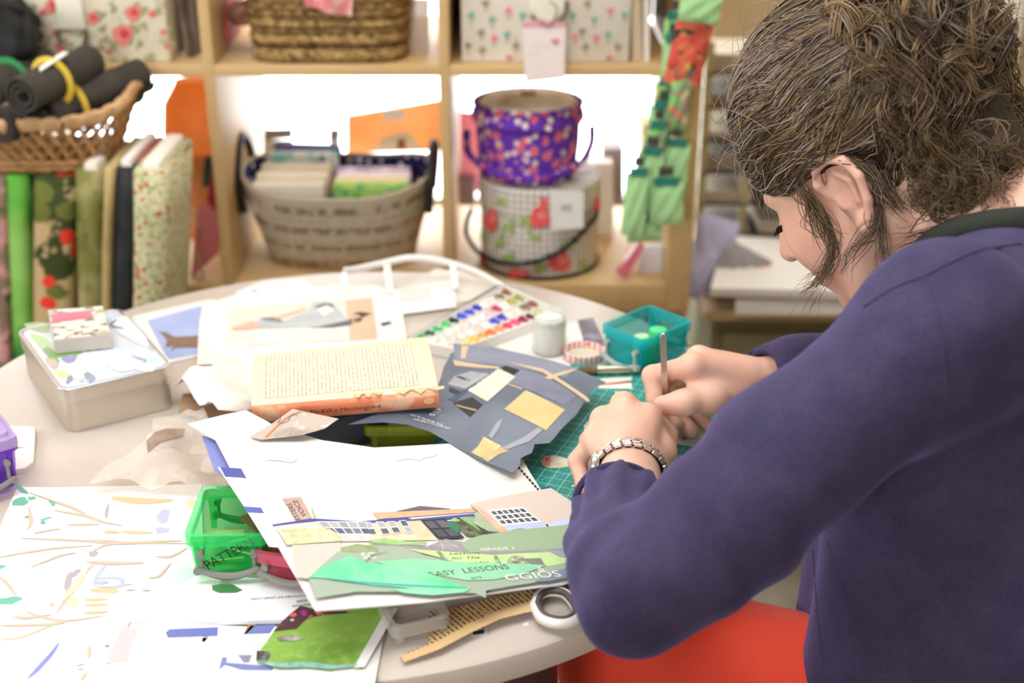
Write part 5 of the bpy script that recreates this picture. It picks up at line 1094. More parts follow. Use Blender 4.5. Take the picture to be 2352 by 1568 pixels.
# ---------------------------------------------------------------- prints at the back of the table
def zph(x, y): return TZ+.0045+.004*math.sin((x+.4)*14)*math.sin((y-1.3)*9)
ph = sheet('photo_card', [(305, 728), (480, 690), (560, 700), (480, 815), (378, 838), (345, 780)], TOP, PAP, thick=.0015, step=.04); tag(ph, 'white bordered photo card with a blue sky and brown animal', 'photo card')
flat('blue_sky', [(338, 736), (470, 700), (462, 812), (385, 826)], flatz(TZ+.0017), M('sky_print', '9fb0e0', .4, noise=(14, 'b9c4ec', .7)), ph, .0003)
flat('brown_animal', [(362, 762), (382, 764), (402, 774), (470, 770), (470, 798), (402, 800), (392, 810), (398, 796), (380, 798), (383, 782), (372, 768)], flatz(TZ+.0017), M('animal_print', '8a7062', .5), ph, .0006)
pn = sheet('printed_sheet', [(452, 838), (458, 740), (466, 702), (560, 672), (700, 660), (860, 655), (918, 668), (928, 740), (940, 800), (860, 805), (760, 812), (640, 830), (560, 836)], zph, PAP, thick=.0005, step=.03); tag(pn, 'white printed sheet with a picture of a reclining figure', 'printed sheet')
def c2(*pts): return [(400+x/3.36, 560+y/3.36) for x, y in pts]
def pr2(name, hx, pts, off=.0009, noise=None): return flat(name, c2(*pts), zph, M('pn_'+hx, hx, .6, noise=noise), pn, off)
pr2('picture_ground', 'e6d8cc', [(420, 510), (1325, 440), (1360, 750), (405, 810)]); pr2('picture_wall', 'dcb596', [(1325, 440), (1525, 415), (1570, 735), (1355, 750)], noise=(20, 'e2c3a8', .7)); pr2('picture_ground', 'ebe3dc', [(450, 690), (1350, 640), (1355, 748), (410, 808)], .0011)
pr2('figure_shadow', '6e6e72', [(1040, 655), (1380, 585), (1365, 635), (1220, 655)], .0013); pr2('figure_clothes', 'b4babd', [(640, 600), (760, 575), (860, 600), (1040, 520), (1080, 450), (1200, 445), (1250, 500), (1350, 595), (1100, 650), (860, 655), (660, 655)], .0015, (30, 'c8cdd0', .7))
pr2('figure_clothes', '86898c', [(660, 580), (780, 570), (840, 600), (820, 615), (700, 600)], .0017); pr2('figure_bag', 'f4f0ea', [(1100, 510), (1180, 485), (1230, 515), (1160, 562)], .0017); pr2('figure_belt', '55524f', [(1080, 500), (1150, 470), (1220, 475), (1245, 500), (1170, 480), (1110, 505)], .0019)
pr2('figure_skin', 'e0b29c', [(440, 655), (520, 630), (600, 605), (650, 620), (660, 655), (560, 668), (470, 672)], .0017); pr2('figure_skin', 'e4bca8', [(770, 575), (1010, 505), (1015, 515), (790, 590)], .0017); pr2('figure_shoe', '4c4440', [(1375, 545), (1440, 532), (1525, 545), (1480, 560), (1460, 575), (1420, 555)], .0017); pr2('figure_shoe', '5a504a', [(1370, 585), (1450, 575), (1445, 605), (1385, 610), (1385, 600), (1430, 595)], .0017)
pr2('black_mark', '2d2a28', [(1595, 620), (1670, 605), (1675, 620), (1605, 640)], .0017)
for k in range(5): stroke('caption_line', c2((470+k*34, 700), (474+k*34, 770)), .0012, zph, M('caption_grey', 'c9c1ba', .6), pn, off=.0015, n=4, taper=False)
# cut-out frame paper and page with a grey panel
def zfr(x, y): return TZ+.020+.045*math.exp(-((x+.13)/.12)**2)*max(0, min(1, (y-1.5)/.12))
wf = sheet('cut_paper_frame', [(895, 668), (1046, 640), (1048, 706), (925, 722), (918, 668)], flatz(TZ+.003), PAP, thick=.0006, step=.04); tag(wf, 'white card with a pale grey panel beside the paint palette', 'card')
flat('grey_panel', [(915, 662), (988, 657), (990, 686), (920, 692)], flatz(TZ+.0038), M('panel_grey', 'dcd6d2', .6), wf, .0003)
cf = thing('paper_frame_cutout', 'curling white paper frame with its windows cut out at the far table edge', 'paper frame', at_z(900, 640, TZ))
arc = bez([at_y(u, v_2, y) for u, v_2, y in ((788, 622, 1.60), (830, 615, 1.625), (880, 604, 1.64), (940, 592, 1.645), (1000, 596, 1.645), (1060, 612, 1.64), (1110, 632, 1.63), (1165, 664, 1.60))], 40); vs, fs = [], []
for p in arc: vs += [p+Vector((0, 0, .0045)), p+Vector((0, -.003, -.0045)), p+Vector((0, .0005, -.0045)), p+Vector((0, .0008, .0045))]
for i in range(39):
    for k in range(4): a = i*4+k; b_ = i*4+(k+1) % 4; fs.append((a, b_, b_+4, a+4))
mk('paper_band', vs, fs, PAP, cf, smooth=True)
for (u0_, v0_, y0_), (u1_, v1_, y1_), w_ in (((790, 624, 1.60), (792, 662, 1.58), .007), ((888, 606, 1.64), (896, 672, 1.59), .009), ((1040, 606, 1.64), (1046, 660, 1.60), .008)):
    a, b_ = at_y(u0_, v0_, y0_), at_y(u1_, v1_, y1_); b_.z = max(b_.z, TZ+.001); X_ = Vector((w_/2, 0, 0)); vs = [a-X_, a+X_, b_+X_, b_-X_]; vs += [p+Vector((0, .0008, 0)) for p in vs]
    mk('paper_strut', vs, [(0, 1, 2, 3), (7, 6, 5, 4), (0, 4, 5, 1), (1, 5, 6, 2), (2, 6, 7, 3), (3, 7, 4, 0)], PAP, cf)
ts = sheet('tracing_paper', [(930, 660), (1000, 618), (1060, 622), (1140, 655), (1080, 690), (950, 720)], flatz(TZ+.0012), PL('tracing', 'f4efe4', .7, .4), thick=.0004, step=.05); tag(ts, 'pale tracing paper lying under the cut paper frame', 'paper')
wp_ = sheet('white_page', [(540, 672), (605, 645), (700, 640), (720, 660), (560, 690)], flatz(TZ+.001), PAP, thick=.0003, step=.05); tag(wp_, 'white page with a small blue mark behind the printed sheet', 'paper'); flat('blue_mark', [(575, 667), (592, 665), (592, 670), (578, 672)], flatz(TZ+.0013), M('mark_blue', '8a92d0', .6), wp_, .0004)
vp = sheet('text_page', [(470, 860), (560, 828), (760, 812), (930, 802), (945, 835), (640, 850), (560, 900)], flatz(TZ+.0035), P('text_page_print', 'f4ecdf', [('text', .006, .35, 0, 200, 'b5aba0')], .7), thick=.0004, step=.04); tag(vp, 'cream text page showing between printed sheet and paperback', 'paper'); stroke('red_square', [(592, 850), (615, 848), (616, 860), (600, 858), (592, 850)], .0022, flatz(TZ+.0041), M('mark_red', 'b0583c', .6), vp, taper=False)
# crumpled white paper, plastic bag, kraft scrap
def zcr(x, y): return TZ+.024+.012*math.sin(x*38+y*21)+.007*math.sin(x*70-y*55+1)+.004*math.sin(y*130)
cw = sheet('crumpled_paper', [(398, 850), (470, 822), (560, 812), (625, 850), (600, 900), (585, 962), (545, 940), (500, 930), (455, 900), (420, 890)], zcr, M('crumpled_white', 'f3ece6', .75, noise=(25, 'e6dcd4', .6)), thick=.0004, step=.010); tag(cw, 'crumpled off-white paper between the tin and the paperback', 'paper')
kr = sheet('kraft_scrap', [(420, 905), (470, 898), (520, 930), (580, 960), (560, 985), (470, 960), (410, 950)], lambda x, y: TZ+.004+.004*math.sin(x*50)+.004*math.sin(y*60), M('kraft', 'a8866a', .75, noise=(40, 'c8a88a', .7)), thick=.0004, step=.015); tag(kr, 'brown kraft paper scrap under the crumpled paper', 'paper scrap')
def zbag(x, y): return TZ+.012+.012*math.sin(x*31+y*17)*math.sin(y*26-x*9)+.006*math.sin(x*75+y*40)+.004*math.sin(x*120-y*90)
bg_ = sheet('clear_bag', [(205, 1112), (260, 1060), (335, 1010), (352, 960), (430, 930), (470, 960), (500, 1010), (560, 1105), (440, 1120), (300, 1118)], zbag, PL('crumpled_clear', 'f6efe8', .28, .12), thick=.0003, step=.009); tag(bg_, 'crumpled clear plastic bag left of the collage sheet', 'plastic bag')
kt = sheet('brown_tag', [(336, 1012), (400, 985), (425, 985), (420, 1000), (340, 1040)], lambda x, y: zbag(x, y)+.002, M('kraft2', 'b39c8a', .75, noise=(60, '96806e', .7)), thick=.0005, step=.015); tag(kt, 'brown paper tag inside the clear plastic bag', 'paper tag')
# ---------------------------------------------------------------- watercolour painting at the near left
def zpt(x, y): return TZ+.0008
pt = sheet('watercolour_painting', [(0-70, 1330), (0, 1210), (40, 1118), (120, 1120), (300, 1116), (462, 1112), (470, 1330), (640, 1330), (560, 1372), (310, 1400), (250, 1545), (225, 1640), (-110, 1640)], zpt, M('watercolour_paper', 'efece8', .75), thick=.0005, step=.05); tag(pt, 'pale watercolour painting of branches and a house front', 'painting')
def c7(*pts): return [(x/3.2132, 1080+y/3.2132) for x, y in pts]
WC = {'b': 'cdb9a4', 'o': 'ecbf96', 't': '74b8a2', 'lt': 'd3e6de', 'v': 'b9bce0', 'r': 'e0b4a4', 'g': 'b0a8ac', 'lb': 'dde6f2', 'pk': 'f2e2dc', 'y': 'e2d6b4', 'db': '8890d8'}
def wst(col, w_, *pts): stroke('brush_stroke', c7(*pts), w_, zpt, M('wc_'+col, WC[col], .8), pt, off=.0008+random.random()*.0003, n=16)
def wbl(col, c, rx, ry, a=0): blob('paint_wash', c7(c)[0], rx/3.2132, ry/3.2132, a, zpt, M('wc_'+col, WC[col], .8), pt, off=.0006+random.random()*.0002, seed=int(c[0]))
for a in (('lb', (170, 780), 190, 130), ('lt', (80, 1000), 160, 70), ('lt', (180, 1260), 110, 70), ('pk', (130, 1400), 200, 60), ('lt', (650, 450), 80, 40), ('lt', (1350, 780), 120, 60), ('lt', (870, 1000), 70, 60), ('o', (780, 890), 90, 26), ('lt', (330, 1140), 180, 50)): wbl(*a)
for a in (('t', (160, 145), 46, 20, .5), ('t', (150, 235), 70, 26, -.2), ('t', (235, 210), 26, 16, 0), ('t', (385, 240), 34, 16, .6), ('t', (208, 348), 22, 12, 0), ('t', (340, 360), 40, 9, -.2), ('t', (318, 388), 20, 14, .3), ('t', (60, 965), 90, 30, -.1), ('t', (10, 715), 30, 14, 0), ('lt', (60, 1040), 90, 30, -.4), ('v', (1205, 345), 50, 46, 0), ('v', (1195, 445), 46, 24, 0), ('g', (790, 310), 14, 48, .1), ('g', (505, 830), 22, 90, .25), ('g', (560, 760), 50, 14, -.7), ('g', (690, 620), 30, 26, 0), ('y', (530, 970), 50, 40, 0), ('y', (1415, 250), 50, 30, 0)): wbl(*a)
wst('o', .011, (825, 205), (950, 222), (1100, 232), (1270, 225)); wst('o', .005, (770, 458), (880, 460)); wst('o', .005, (890, 455), (1000, 462), (1130, 465))
for p in (((0, 645), (200, 610), (400, 580), (680, 560)), ((230, 720), (350, 670), (460, 630), (560, 615)), ((160, 505), (420, 515), (650, 525), (850, 545), (1100, 540), (1420, 545)), ((640, 520), (800, 525), (940, 540), (1130, 530), (1340, 525)), ((690, 600), (780, 555), (920, 545)), ((220, 170), (420, 240), (560, 290), (650, 345)), ((400, 300), (520, 320), (650, 345), (760, 385), (900, 412)), ((250, 470), (340, 450), (450, 435)), ((500, 405), (740, 402)), ((205, 445), (230, 380), (215, 280)), ((95, 1085), (200, 1095), (380, 1070)), ((200, 1045), (300, 1085), (480, 1115), (760, 1080)), ((0, 1150), (120, 1150), (400, 1140), (520, 1110)), ((0, 1255), (150, 1240), (330, 1170), (420, 1130)), ((0, 790), (60, 850), (120, 930)), ((380, 980), (385, 1010)), ((1100, 800), (1180, 780), (1260, 690)), ((1150, 640), (1260, 640), (1380, 580)), ((660, 1300), (660, 1400)), ((640, 1490), (600, 1560))): wst('b', .0034, *p)
wst('r', .005, (640, 680), (800, 690), (1060, 688)); wst('r', .005, (420, 1055), (520, 910), (600, 790), (690, 700)); wst('y', .007, (470, 960), (560, 850), (640, 740)); wst('v', .004, (690, 860), (720, 780), (780, 705)); wst('v', .004, (700, 800), (880, 800), (890, 860), (700, 862)); wst('db', .0045, (435, 1280), (370, 1370), (270, 1480), (205, 1540)); wst('v', .006, (700, 830), (800, 832)); wst('db', .004, (785, 1310), (800, 1290))
for y in (960, 1000, 1055): wst('o', .004, (620, y), (800, y-5))
for p in (((830, 860), (980, 845)), ((930, 890), (1000, 888)), ((560, 1450), (635, 1432)), ((570, 1470), (620, 1475)), ((1050, 892), (1110, 892))): wst('g', .002, *p)
# ---------------------------------------------------------------- magazine, prints and grass cutting at the near edge
bpz = flatz(TZ+.0016)
bp = sheet('blue_print', [(300, 1432), (480, 1436), (600, 1440), (660, 1440), (720, 1500), (860, 1568), (850, 1640), (180, 1640), (245, 1545)], bpz, M('print_paper', 'f3f2f8', .6), thick=.0004, step=.05); tag(bp, 'white print with lilac blue window shapes at the near table edge', 'printed sheet')
for nm, hx, q in (('grey_shape', 'c9c2c6', [(900, 1160), (1020, 1170), (940, 1420), (780, 1430)]), ('blue_shape', '6a76b8', [(1222, 1200), (1250, 1175), (1610, 1160), (1605, 1225), (1240, 1238)]), ('blue_shape', '7480bc', [(1850, 1150), (2040, 1140), (1990, 1205), (1800, 1212)]), ('beige_shape', 'a8845c', [(1830, 1140), (1900, 1130), (1820, 1210), (1800, 1212)]), ('blue_shape', '7884be', [(1640, 1380), (1680, 1385), (1670, 1420), (2020, 1450), (2010, 1480), (1790, 1478), (1660, 1440), (1615, 1480)]), ('grey_shape', '8f88a4', [(1755, 1365), (1860, 1365), (1840, 1420), (1800, 1425)]), ('speckled_band', 'e0dce4', [(1220, 1245), (1900, 1230), (1880, 1290), (1215, 1300)]), ('grey_shape', 'b8b2b8', [(1500, 1225), (1545, 1225), (1510, 1270), (1490, 1265)])): flat(nm, c7(*q), bpz, M('bp_'+hx, hx, .6), bp, .0006)
mg = sheet('white_magazine', [(300, 1408), (455, 1330), (640, 1338), (720, 1345), (735, 1405), (700, 1428), (640, 1432), (480, 1436), (298, 1430)], flatz(TZ+.0022), M('gloss_white', 'f6f6f8', .3), thick=.004, step=.05); tag(mg, 'thick white magazine with a green dish picture under the green box', 'magazine')
mgz = flatz(TZ+.0063)
flat('green_dish', c7((1565, 850), (1640, 840), (1720, 845), (1790, 885), (1740, 903), (1620, 905), (1568, 885)), mgz, M('dish_green', '3f7a44', .3, noise=(20, '5ea058', .7)), mg, .0004); flat('dish_glass', c7((1615, 840), (1645, 785), (1720, 845)), mgz, M('dish_pale', 'c9d4c4', .3), mg, .0003)
text('printed_lettering', 'WATCHES AT LOAF.COM', (708, 1366), (578, 1374), .0026, mgz, INK, mg, off=.0005); text('printed_lettering', '30%', (681, 1386), (706, 1381), .0036, mgz, INK, mg, off=.0005); text('printed_lettering', 'intional', (672, 1395), (716, 1389), .0036, mgz, INK, mg, off=.0005)
def zgr(x, y): return TZ+.0126
gs = sheet('grass_cutting', [(628, 1452), (650, 1425), (692, 1390), (735, 1402), (780, 1404), (905, 1392), (872, 1450), (832, 1536), (790, 1528), (760, 1540), (700, 1532), (640, 1535), (588, 1518), (600, 1490)], lambda x, y: TZ+.0080-.004*max(0, (.9-y)/.06), P('grass_print', '8fb652', [('noise', 14, .42, .68, '76a03c'), ('noise', 120, .5, .8, 'a4c868')], .45), thick=.0004, step=.02, rag=.0012); tag(gs, 'torn magazine cutting of a green lawn with red and purple flowers', 'magazine cutting')
zg2 = lambda x, y: TZ+.0085-.004*max(0, (.9-y)/.06)
flat('flower_bed', [(628, 1450), (650, 1425), (690, 1392), (735, 1404), (800, 1404), (795, 1408), (740, 1412), (705, 1420), (680, 1444)], zg2, P('flower_print', '5c3a44', [('spots', 140, .36, 'ea6a5c', 1, .4), ('spots', 120, .32, 'a83c94', 1, .4), ('spots', 160, .26, 'd9cfc4', 1, .25), ('spots', 150, .3, '2c2c24', 1, .4)], .45), gs, .0004)
flat('torn_hole', c7((2040, 1240), (2100, 1220), (2180, 1222), (2240, 1240), (2180, 1262), (2060, 1260)), zg2, M('hole_grey', 'c9c0b4', .6, noise=(80, '5c544c', .8)), gs, .0005); flat('black_label', c7((1895, 1330), (1985, 1340), (1995, 1365), (1960, 1420), (1890, 1400)), zg2, M('label_black', '35302e', .5, noise=(200, 'b8b0a8', .6)), gs, .0005)
stroke('teal_edge', [(595, 1518), (640, 1528), (700, 1526), (760, 1532), (820, 1528)], .006, zg2, M('teal_edge', '6fb0a4', .6, noise=(150, 'a8d0c0', .9)), gs, off=.0005)
flat('white_margin', [(890, 1398), (915, 1396), (838, 1532), (812, 1534)], zg2, M('margin_white', 'eeeaea', .5), gs, .0005)
wq = sheet('white_page', [(700, 1520), (905, 1400), (880, 1470), (855, 1600), (700, 1600)], flatz(TZ+.0022), PAP, thick=.0003, step=.05); tag(wq, 'white page under the lawn cutting at the table edge', 'paper')
# old book page, clear lid, scissors
def zop(x, y): return TZ+.002+.010*max(0, math.sin((x+.1)*16))*.6
op = sheet('old_book_page', [(985, 1405), (1060, 1392), (1226, 1352), (1234, 1402), (1150, 1422), (1085, 1452), (1010, 1492), (928, 1522), (918, 1505), (985, 1480)], zop, P('old_page_print', 'd9b684', [('text', .0042, .45, 0, 500, '6e5638')], .75, coord='UV'), thick=.0004, step=.015, ang=.62); tag(op, 'tan old book page curling at the near table edge', 'book page')
flat('plain_margin', [(1232, 1378), (1234, 1402), (1150, 1422), (1085, 1452), (1010, 1492), (928, 1522), (920, 1508), (1000, 1476), (1080, 1432), (1150, 1400)], zop, M('old_page_margin', 'dcb988', .75), op, .0007)
lq = [at_z(u, v_2, TZ) for u, v_2 in ((880, 1420), (900, 1492), (1022, 1462), (1000, 1395))]; lcx = sum(lq, Vector())/4; le = lq[2]-lq[1]; le2 = lq[0]-lq[1]
cl, _ = craft_box('plastic_box', (lcx.x, lcx.y, TZ+.0012), math.atan2(le.y, le.x), le.length, le2.length, .020, 'ece8e4', 'small clear plastic box on the old book page', .22, handles=False)
sc = thing('scissors', 'scissors with white and grey ring handles beside the elbow', 'scissors', at_z(1272, 1400, TZ))
rg = [at_z(u, v_2, TZ+.009) for u, v_2 in ((1228, 1392), (1238, 1368), (1262, 1358), (1295, 1362), (1318, 1385), (1328, 1410), (1312, 1428), (1280, 1432), (1245, 1420))]
rg_c = sum(rg, Vector())/9
tube('ring_handle', bez(rg+[rg[0]], 48)[:-1], .0046, M('scissor_white', 'efeae4', .4), sc, n=10, closed=True)
tube('ring_lining', [rg_c+(p-rg_c)*.88+Vector((0, 0, .0025)) for p in bez(rg+[rg[0]], 48)[:-1]], .0028, M('scissor_grey', '55504c', .5), sc, n=8, closed=True)
r2 = [p+Vector((.040, -.012, -.004)) for p in rg]; tube('ring_handle', bez(r2+[r2[0]], 48)[:-1], .0046, M('scissor_white', 'efeae4', .4), sc, n=10, closed=True)
s1 = at_z(1300, 1358, TZ+.008); tube('shank', [s1+Vector((.02, -.004, 0)), s1+Vector((.01, .012, 0)), s1+Vector((-.012, .05, -.001))], [.0065, .006, .005], M('scissor_white', 'efeae4', .4), sc, n=8)
bl = [s1+Vector((-.012, .05, -.004)), s1+Vector((-.003, .053, -.004)), s1+Vector((-.03, .13, -.004))]; mk('blade', bl+[p+Vector((0, 0, .002)) for p in bl], [(2, 1, 0), (3, 4, 5), (0, 1, 4, 3), (1, 2, 5, 4), (2, 0, 3, 5)], STEEL, sc)
sp2 = sheet('photo_scrap', [(1078, 1450), (1122, 1440), (1118, 1460), (1082, 1462)], TOP, PAP, thick=.0004); tag(sp2, 'tiny black and white photo scrap by the old book page', 'photo scrap'); flat('dark_print', [(1084, 1452), (1112, 1445), (1112, 1455), (1088, 1458)], flatz(TZ+.0006), INK, sp2, .0004)
ws = tag(sheet('paper_scrap', [(1200, 1432), (1212, 1428), (1216, 1436), (1204, 1439)], TOP, PAP, thick=.0003), 'tiny white paper square left of the scissors', 'paper scrap')
# ---------------------------------------------------------------- smooth distance-field modelling for the figure
def V3(p): return np.array(p, dtype=np.float32)
class Field:
    def __init__(s): s.p = []
    def cone(s, a, b, ra, rb, k=.01, op=1): s.p.append(('c', V3(a), V3(b), ra, rb, k, op, (V3(a)+V3(b))/2, float(np.linalg.norm(V3(b)-V3(a)))/2+max(ra, rb))); return s
    def chain(s, pts, rad, k=.006):
        for i in range(len(pts)-1): s.cone(pts[i], pts[i+1], rad[i], rad[i+1], k if i else k)
        return s
    def ell(s, c, r, R=None, k=.01, op=1): s.p.append(('e', V3(c), V3(r), None if R is None else np.array(R, dtype=np.float32), 0, k, op, V3(c), float(max(r)))); return s
    def dist(s, q, P_):
        if q[0] == 'c':
            a, b, ra, rb = q[1:5]; ba = b-a; L2 = float(ba@ba)+1e-12
            t = np.clip(((P_-a)@ba)/L2, 0, 1); return np.linalg.norm(P_-a-t[:, None]*ba, axis=1)-(ra+(rb-ra)*t)
        c, r, R = q[1:4]; d = P_-c
        if R is not None: d = d@R          # columns of R are the local axes
        k0 = np.linalg.norm(d/r, axis=1); k1 = np.linalg.norm(d/(r*r), axis=1)
        return k0*(k0-1)/np.maximum(k1, 1e-9)
    def eval(s, P_, act):
        D = np.full(len(P_), 1e3, dtype=np.float32)
        for q in act:
            d = s.dist(q, P_); k = q[5]
            if q[6] > 0:
                h = np.maximum(k-np.abs(D-d), 0)/k; D = np.minimum(D, d)-h*h*k*.25
            else:
                h = np.maximum(k-np.abs(D+d), 0)/k; D = np.maximum(D, -d)+h*h*k*.25
        return D
    def mesh(s, vox, disp=None, nb=14):
        lo = np.min([q[7]-q[8] for q in s.p if q[6] > 0], axis=0)-.01; hi = np.max([q[7]+q[8] for q in s.p if q[6] > 0], axis=0)+.01
        B = vox*nb; nB = np.ceil((hi-lo)/B).astype(int); hr = B*math.sqrt(3)/2
        ids, corner, vpos = [], [], []
        g = np.stack(np.meshgrid(*[np.arange(nb+1)]*3, indexing='ij'), -1).reshape(-1, 3)
        PCn = np.array([q[7] for q in s.p]); PRd = np.array([q[8]+q[5] for q in s.p])+hr+.012
        for bi in range(nB[0]):
            for bj in range(nB[1]):
                for bk in range(nB[2]):
                    b0 = np.array([bi, bj, bk])*nb; c = lo+(b0+nb/2)*vox
                    act = [s.p[i] for i in np.nonzero(((PCn-c)**2).sum(1) < PRd*PRd)[0]]
                    if not act or all(q[6] < 0 for q in act): continue
                    dc = s.eval(c[None].astype(np.float32), act)[0]
                    if abs(dc) > hr*1.35+.012: continue
                    P_ = (lo+(b0+g)*vox).astype(np.float32); D = s.eval(P_, act)
                    if disp is not None: D = D+disp(P_)
                    D = D.reshape(nb+1, nb+1, nb+1)
                    if D.min() > 0 or D.max() < 0: continue
                    cc = np.stack([D[i:i+nb, j:j+nb, k:k+nb] for i in (0, 1) for j in (0, 1) for k in (0, 1)], -1).reshape(-1, 8)
                    m = (cc.min(1) < 0) & (cc.max(1) >= 0)
                    if not m.any(): continue
                    loc = np.stack(np.meshgrid(*[np.arange(nb)]*3, indexing='ij'), -1).reshape(-1, 3)[m]
                    ids.append(loc+b0); corner.append(cc[m])
        ids = np.concatenate(ids); cc = np.concatenate(corner); n = len(ids)
        off = np.array([(i, j, k) for i in (0, 1) for j in (0, 1) for k in (0, 1)], float)
        acc = np.zeros((n, 3)); cnt = np.zeros(n)
        for a in range(8):
            for b in range(a+1, 8):
                if np.abs(off[a]-off[b]).sum() != 1: continue
                da, db = cc[:, a], cc[:, b]; m = (da < 0) != (db < 0); t = np.where(m, da/np.where(m, da-db, 1), 0)
                acc[m] += off[a]+t[m, None]*(off[b]-off[a]); cnt[m] += 1
        V = lo+(ids+acc/cnt[:, None])*vox
        N = ids.max(0)+3; key = ((ids[:, 0]+1)*N[1]+ids[:, 1]+1)*N[2]+ids[:, 2]+1; order = np.argsort(key); sk = key[order]
        def find(d):
            kk = ((ids[:, 0]+1+d[0])*N[1]+ids[:, 1]+1+d[1])*N[2]+ids[:, 2]+1+d[2]; p = np.searchsorted(sk, kk); p = np.minimum(p, n-1)
            return np.where(sk[p] == kk, order[p], -1)
        F = []
        for ax, o1 in ((0, 4), (1, 2), (2, 1)):
            e1, e2 = [(0, 1, 0), (0, 0, 1)] if ax == 0 else [(0, 0, 1), (1, 0, 0)] if ax == 1 else [(1, 0, 0), (0, 1, 0)]
            s0, s1 = cc[:, 0] < 0, cc[:, o1] < 0; m = s0 != s1
            q = np.stack([np.arange(n), find(tuple(-x for x in e1)), find(tuple(-(x+y) for x, y in zip(e1, e2))), find(tuple(-x for x in e2))], 1)
            m &= (q >= 0).all(1); qq = q[m]; fl = s0[m]
            F.append(np.where(fl[:, None], qq, qq[:, ::-1]))
        return V, np.concatenate(F)
def mk_np(name, V, F, mat, parent, smooth=True, iters=0):
    V = np.asarray(V, float)
    if iters:                          # light Laplacian smoothing
        E = np.concatenate([F[:, [0, 1]], F[:, [1, 2]], F[:, [2, 3]], F[:, [3, 0]]]); E = np.concatenate([E, E[:, ::-1]]); cnt = np.bincount(E[:, 0], minlength=len(V))
        for _ in range(iters):
            S = np.stack([np.bincount(E[:, 0], weights=V[E[:, 1], i], minlength=len(V)) for i in range(3)], 1)/np.maximum(cnt, 1)[:, None]; V = V*.4+S*.6
    off = np.array(wloc(parent)) if parent is not None else 0
    k = F.shape[1]; me = bpy.data.meshes.new(name); me.vertices.add(len(V)); me.vertices.foreach_set('co', (V-off).ravel())
    me.loops.add(F.size); me.loops.foreach_set('vertex_index', F.ravel().astype(np.int32)); me.polygons.add(len(F))
    me.polygons.foreach_set('loop_start', np.arange(0, F.size, k, dtype=np.int32)); me.polygons.foreach_set('loop_total', np.full(len(F), k, dtype=np.int32))
    me.update(calc_edges=True); me.validate()
    me.polygons.foreach_set('use_smooth', [smooth]*len(me.polygons))
    o = bpy.data.objects.new(name, me); COL.objects.link(o); o.parent = parent; me.materials.append(mat); return o
# ---------------------------------------------------------------- the woman at the table
PER = thing('person', 'person with curly brown hair in a navy jumper bent over the cutting mat', 'person', (.46, 1.0, 0))
yaw, pit = math.radians(38), math.radians(40)
HF = np.array([-math.cos(yaw)*math.cos(pit), math.sin(yaw)*math.cos(pit), -math.sin(pit)])
HL = np.array([-math.sin(yaw), -math.cos(yaw), 0.0]); HU = np.cross(HF, HL)
EARW = np.array(at_d(1940, 452, 1.15)); HC = EARW-HL*.078
HR = np.stack([HF, HL, HU], 1)
def H(f, l, u): return HC+HR@np.array([f, l, u])
NECK = np.array([.437, 1.06, 1.015]); SHL = np.array([.322, .897, 1.000]); SHR = np.array([.54, 1.22, .985])
ELL = np.array([.083, .817, .831]); WRL = np.array(at_z(1447, 1076, .788)); ELR = np.array([.4346, 1.308, .773]); WRR = np.array(at_z(1722, 882, .795))
FWD = np.array([-.83, .56, 0]); LAT = np.array([-.56, -.83, 0])
BR = np.stack([FWD, LAT, np.array([0, 0, 1.0])], 1)
B = Field()
# head
B.ell(H(-.008, 0, .048), (.097, .076, .086), HR, .01)
B.ell(H(.050, 0, -.022), (.052, .058, .078), HR, .03)
for s in (-1, 1):
    B.ell(H(.056, s*.040, -.016), (.036, .026, .038), HR, .02)
    B.ell(H(.078, s*.028, .034), (.018, .026, .012), HR, .015)
    B.cone(H(.0, s*.060, -.03), H(.052, s*.034, -.086), .018, .016, .02)
B.ell(H(.078, 0, -.086), (.022, .024, .020), HR, .02)
B.ell(H(.088, 0, -.052), (.018, .026, .016), HR, .015)
B.cone(H(.094, 0, .030), H(.1215, 0, -.017), .0085, .0112, .010)
for s in (-1, 1): B.ell(H(.107, s*.0125, -.021), (.0105, .0075, .008), HR, .006)
for s in (-1, 1):
    B.ell(H(.101, s*.031, .014), (.014, .017, .012), HR, .008, -1)
    B.ell(H(.080, s*.031, .013), (.0135, .0145, .013), HR, .003)
    B.ell(H(.112, s*.0055, -.030), (.005, .003, .004), HR, .002, -1)
B.cone(H(.101, -.024, -.0515), H(.101, .024, -.0515), .0022, .0022, .003, -1)
B.ell(H(.103, 0, -.046), (.006, .019, .0055), HR, .003); B.ell(H(.101, 0, -.058), (.006, .017, .006), HR, .003)
# ears
def ear(s):
    e = lambda f, u, o=0: H(f, s*(.078+o), u)
    B.ell(e(-.008, .003, -.002), (.020, .006, .030), HR, .006)
    B.chain([e(.012, .006, -.001), e(.014, .020, .004), e(.006, .033, .008), e(-.010, .036, .011), e(-.024, .027, .013), e(-.029, .009, .013), e(-.023, -.012, .010), e(-.013, -.027, .006)], [.0035, .0042, .0046, .0046, .0046, .0044, .0042, .005], .003)
    B.ell(e(-.006, -.030, .004), (.009, .0045, .012), HR, .004)
    B.chain([e(-.004, .024, .004), e(-.016, .010, .006), e(-.012, -.010, .005)], [.003, .0034, .003], .003)
    B.ell(e(.004, -.004, .004), (.004, .003, .007), HR, .004)
    B.ell(e(-.004, .002, .006), (.0075, .006, .011), HR, .003, -1); B.ell(e(.002, .024, .008), (.010, .004, .005), HR, .003, -1)
ear(1); ear(-1)
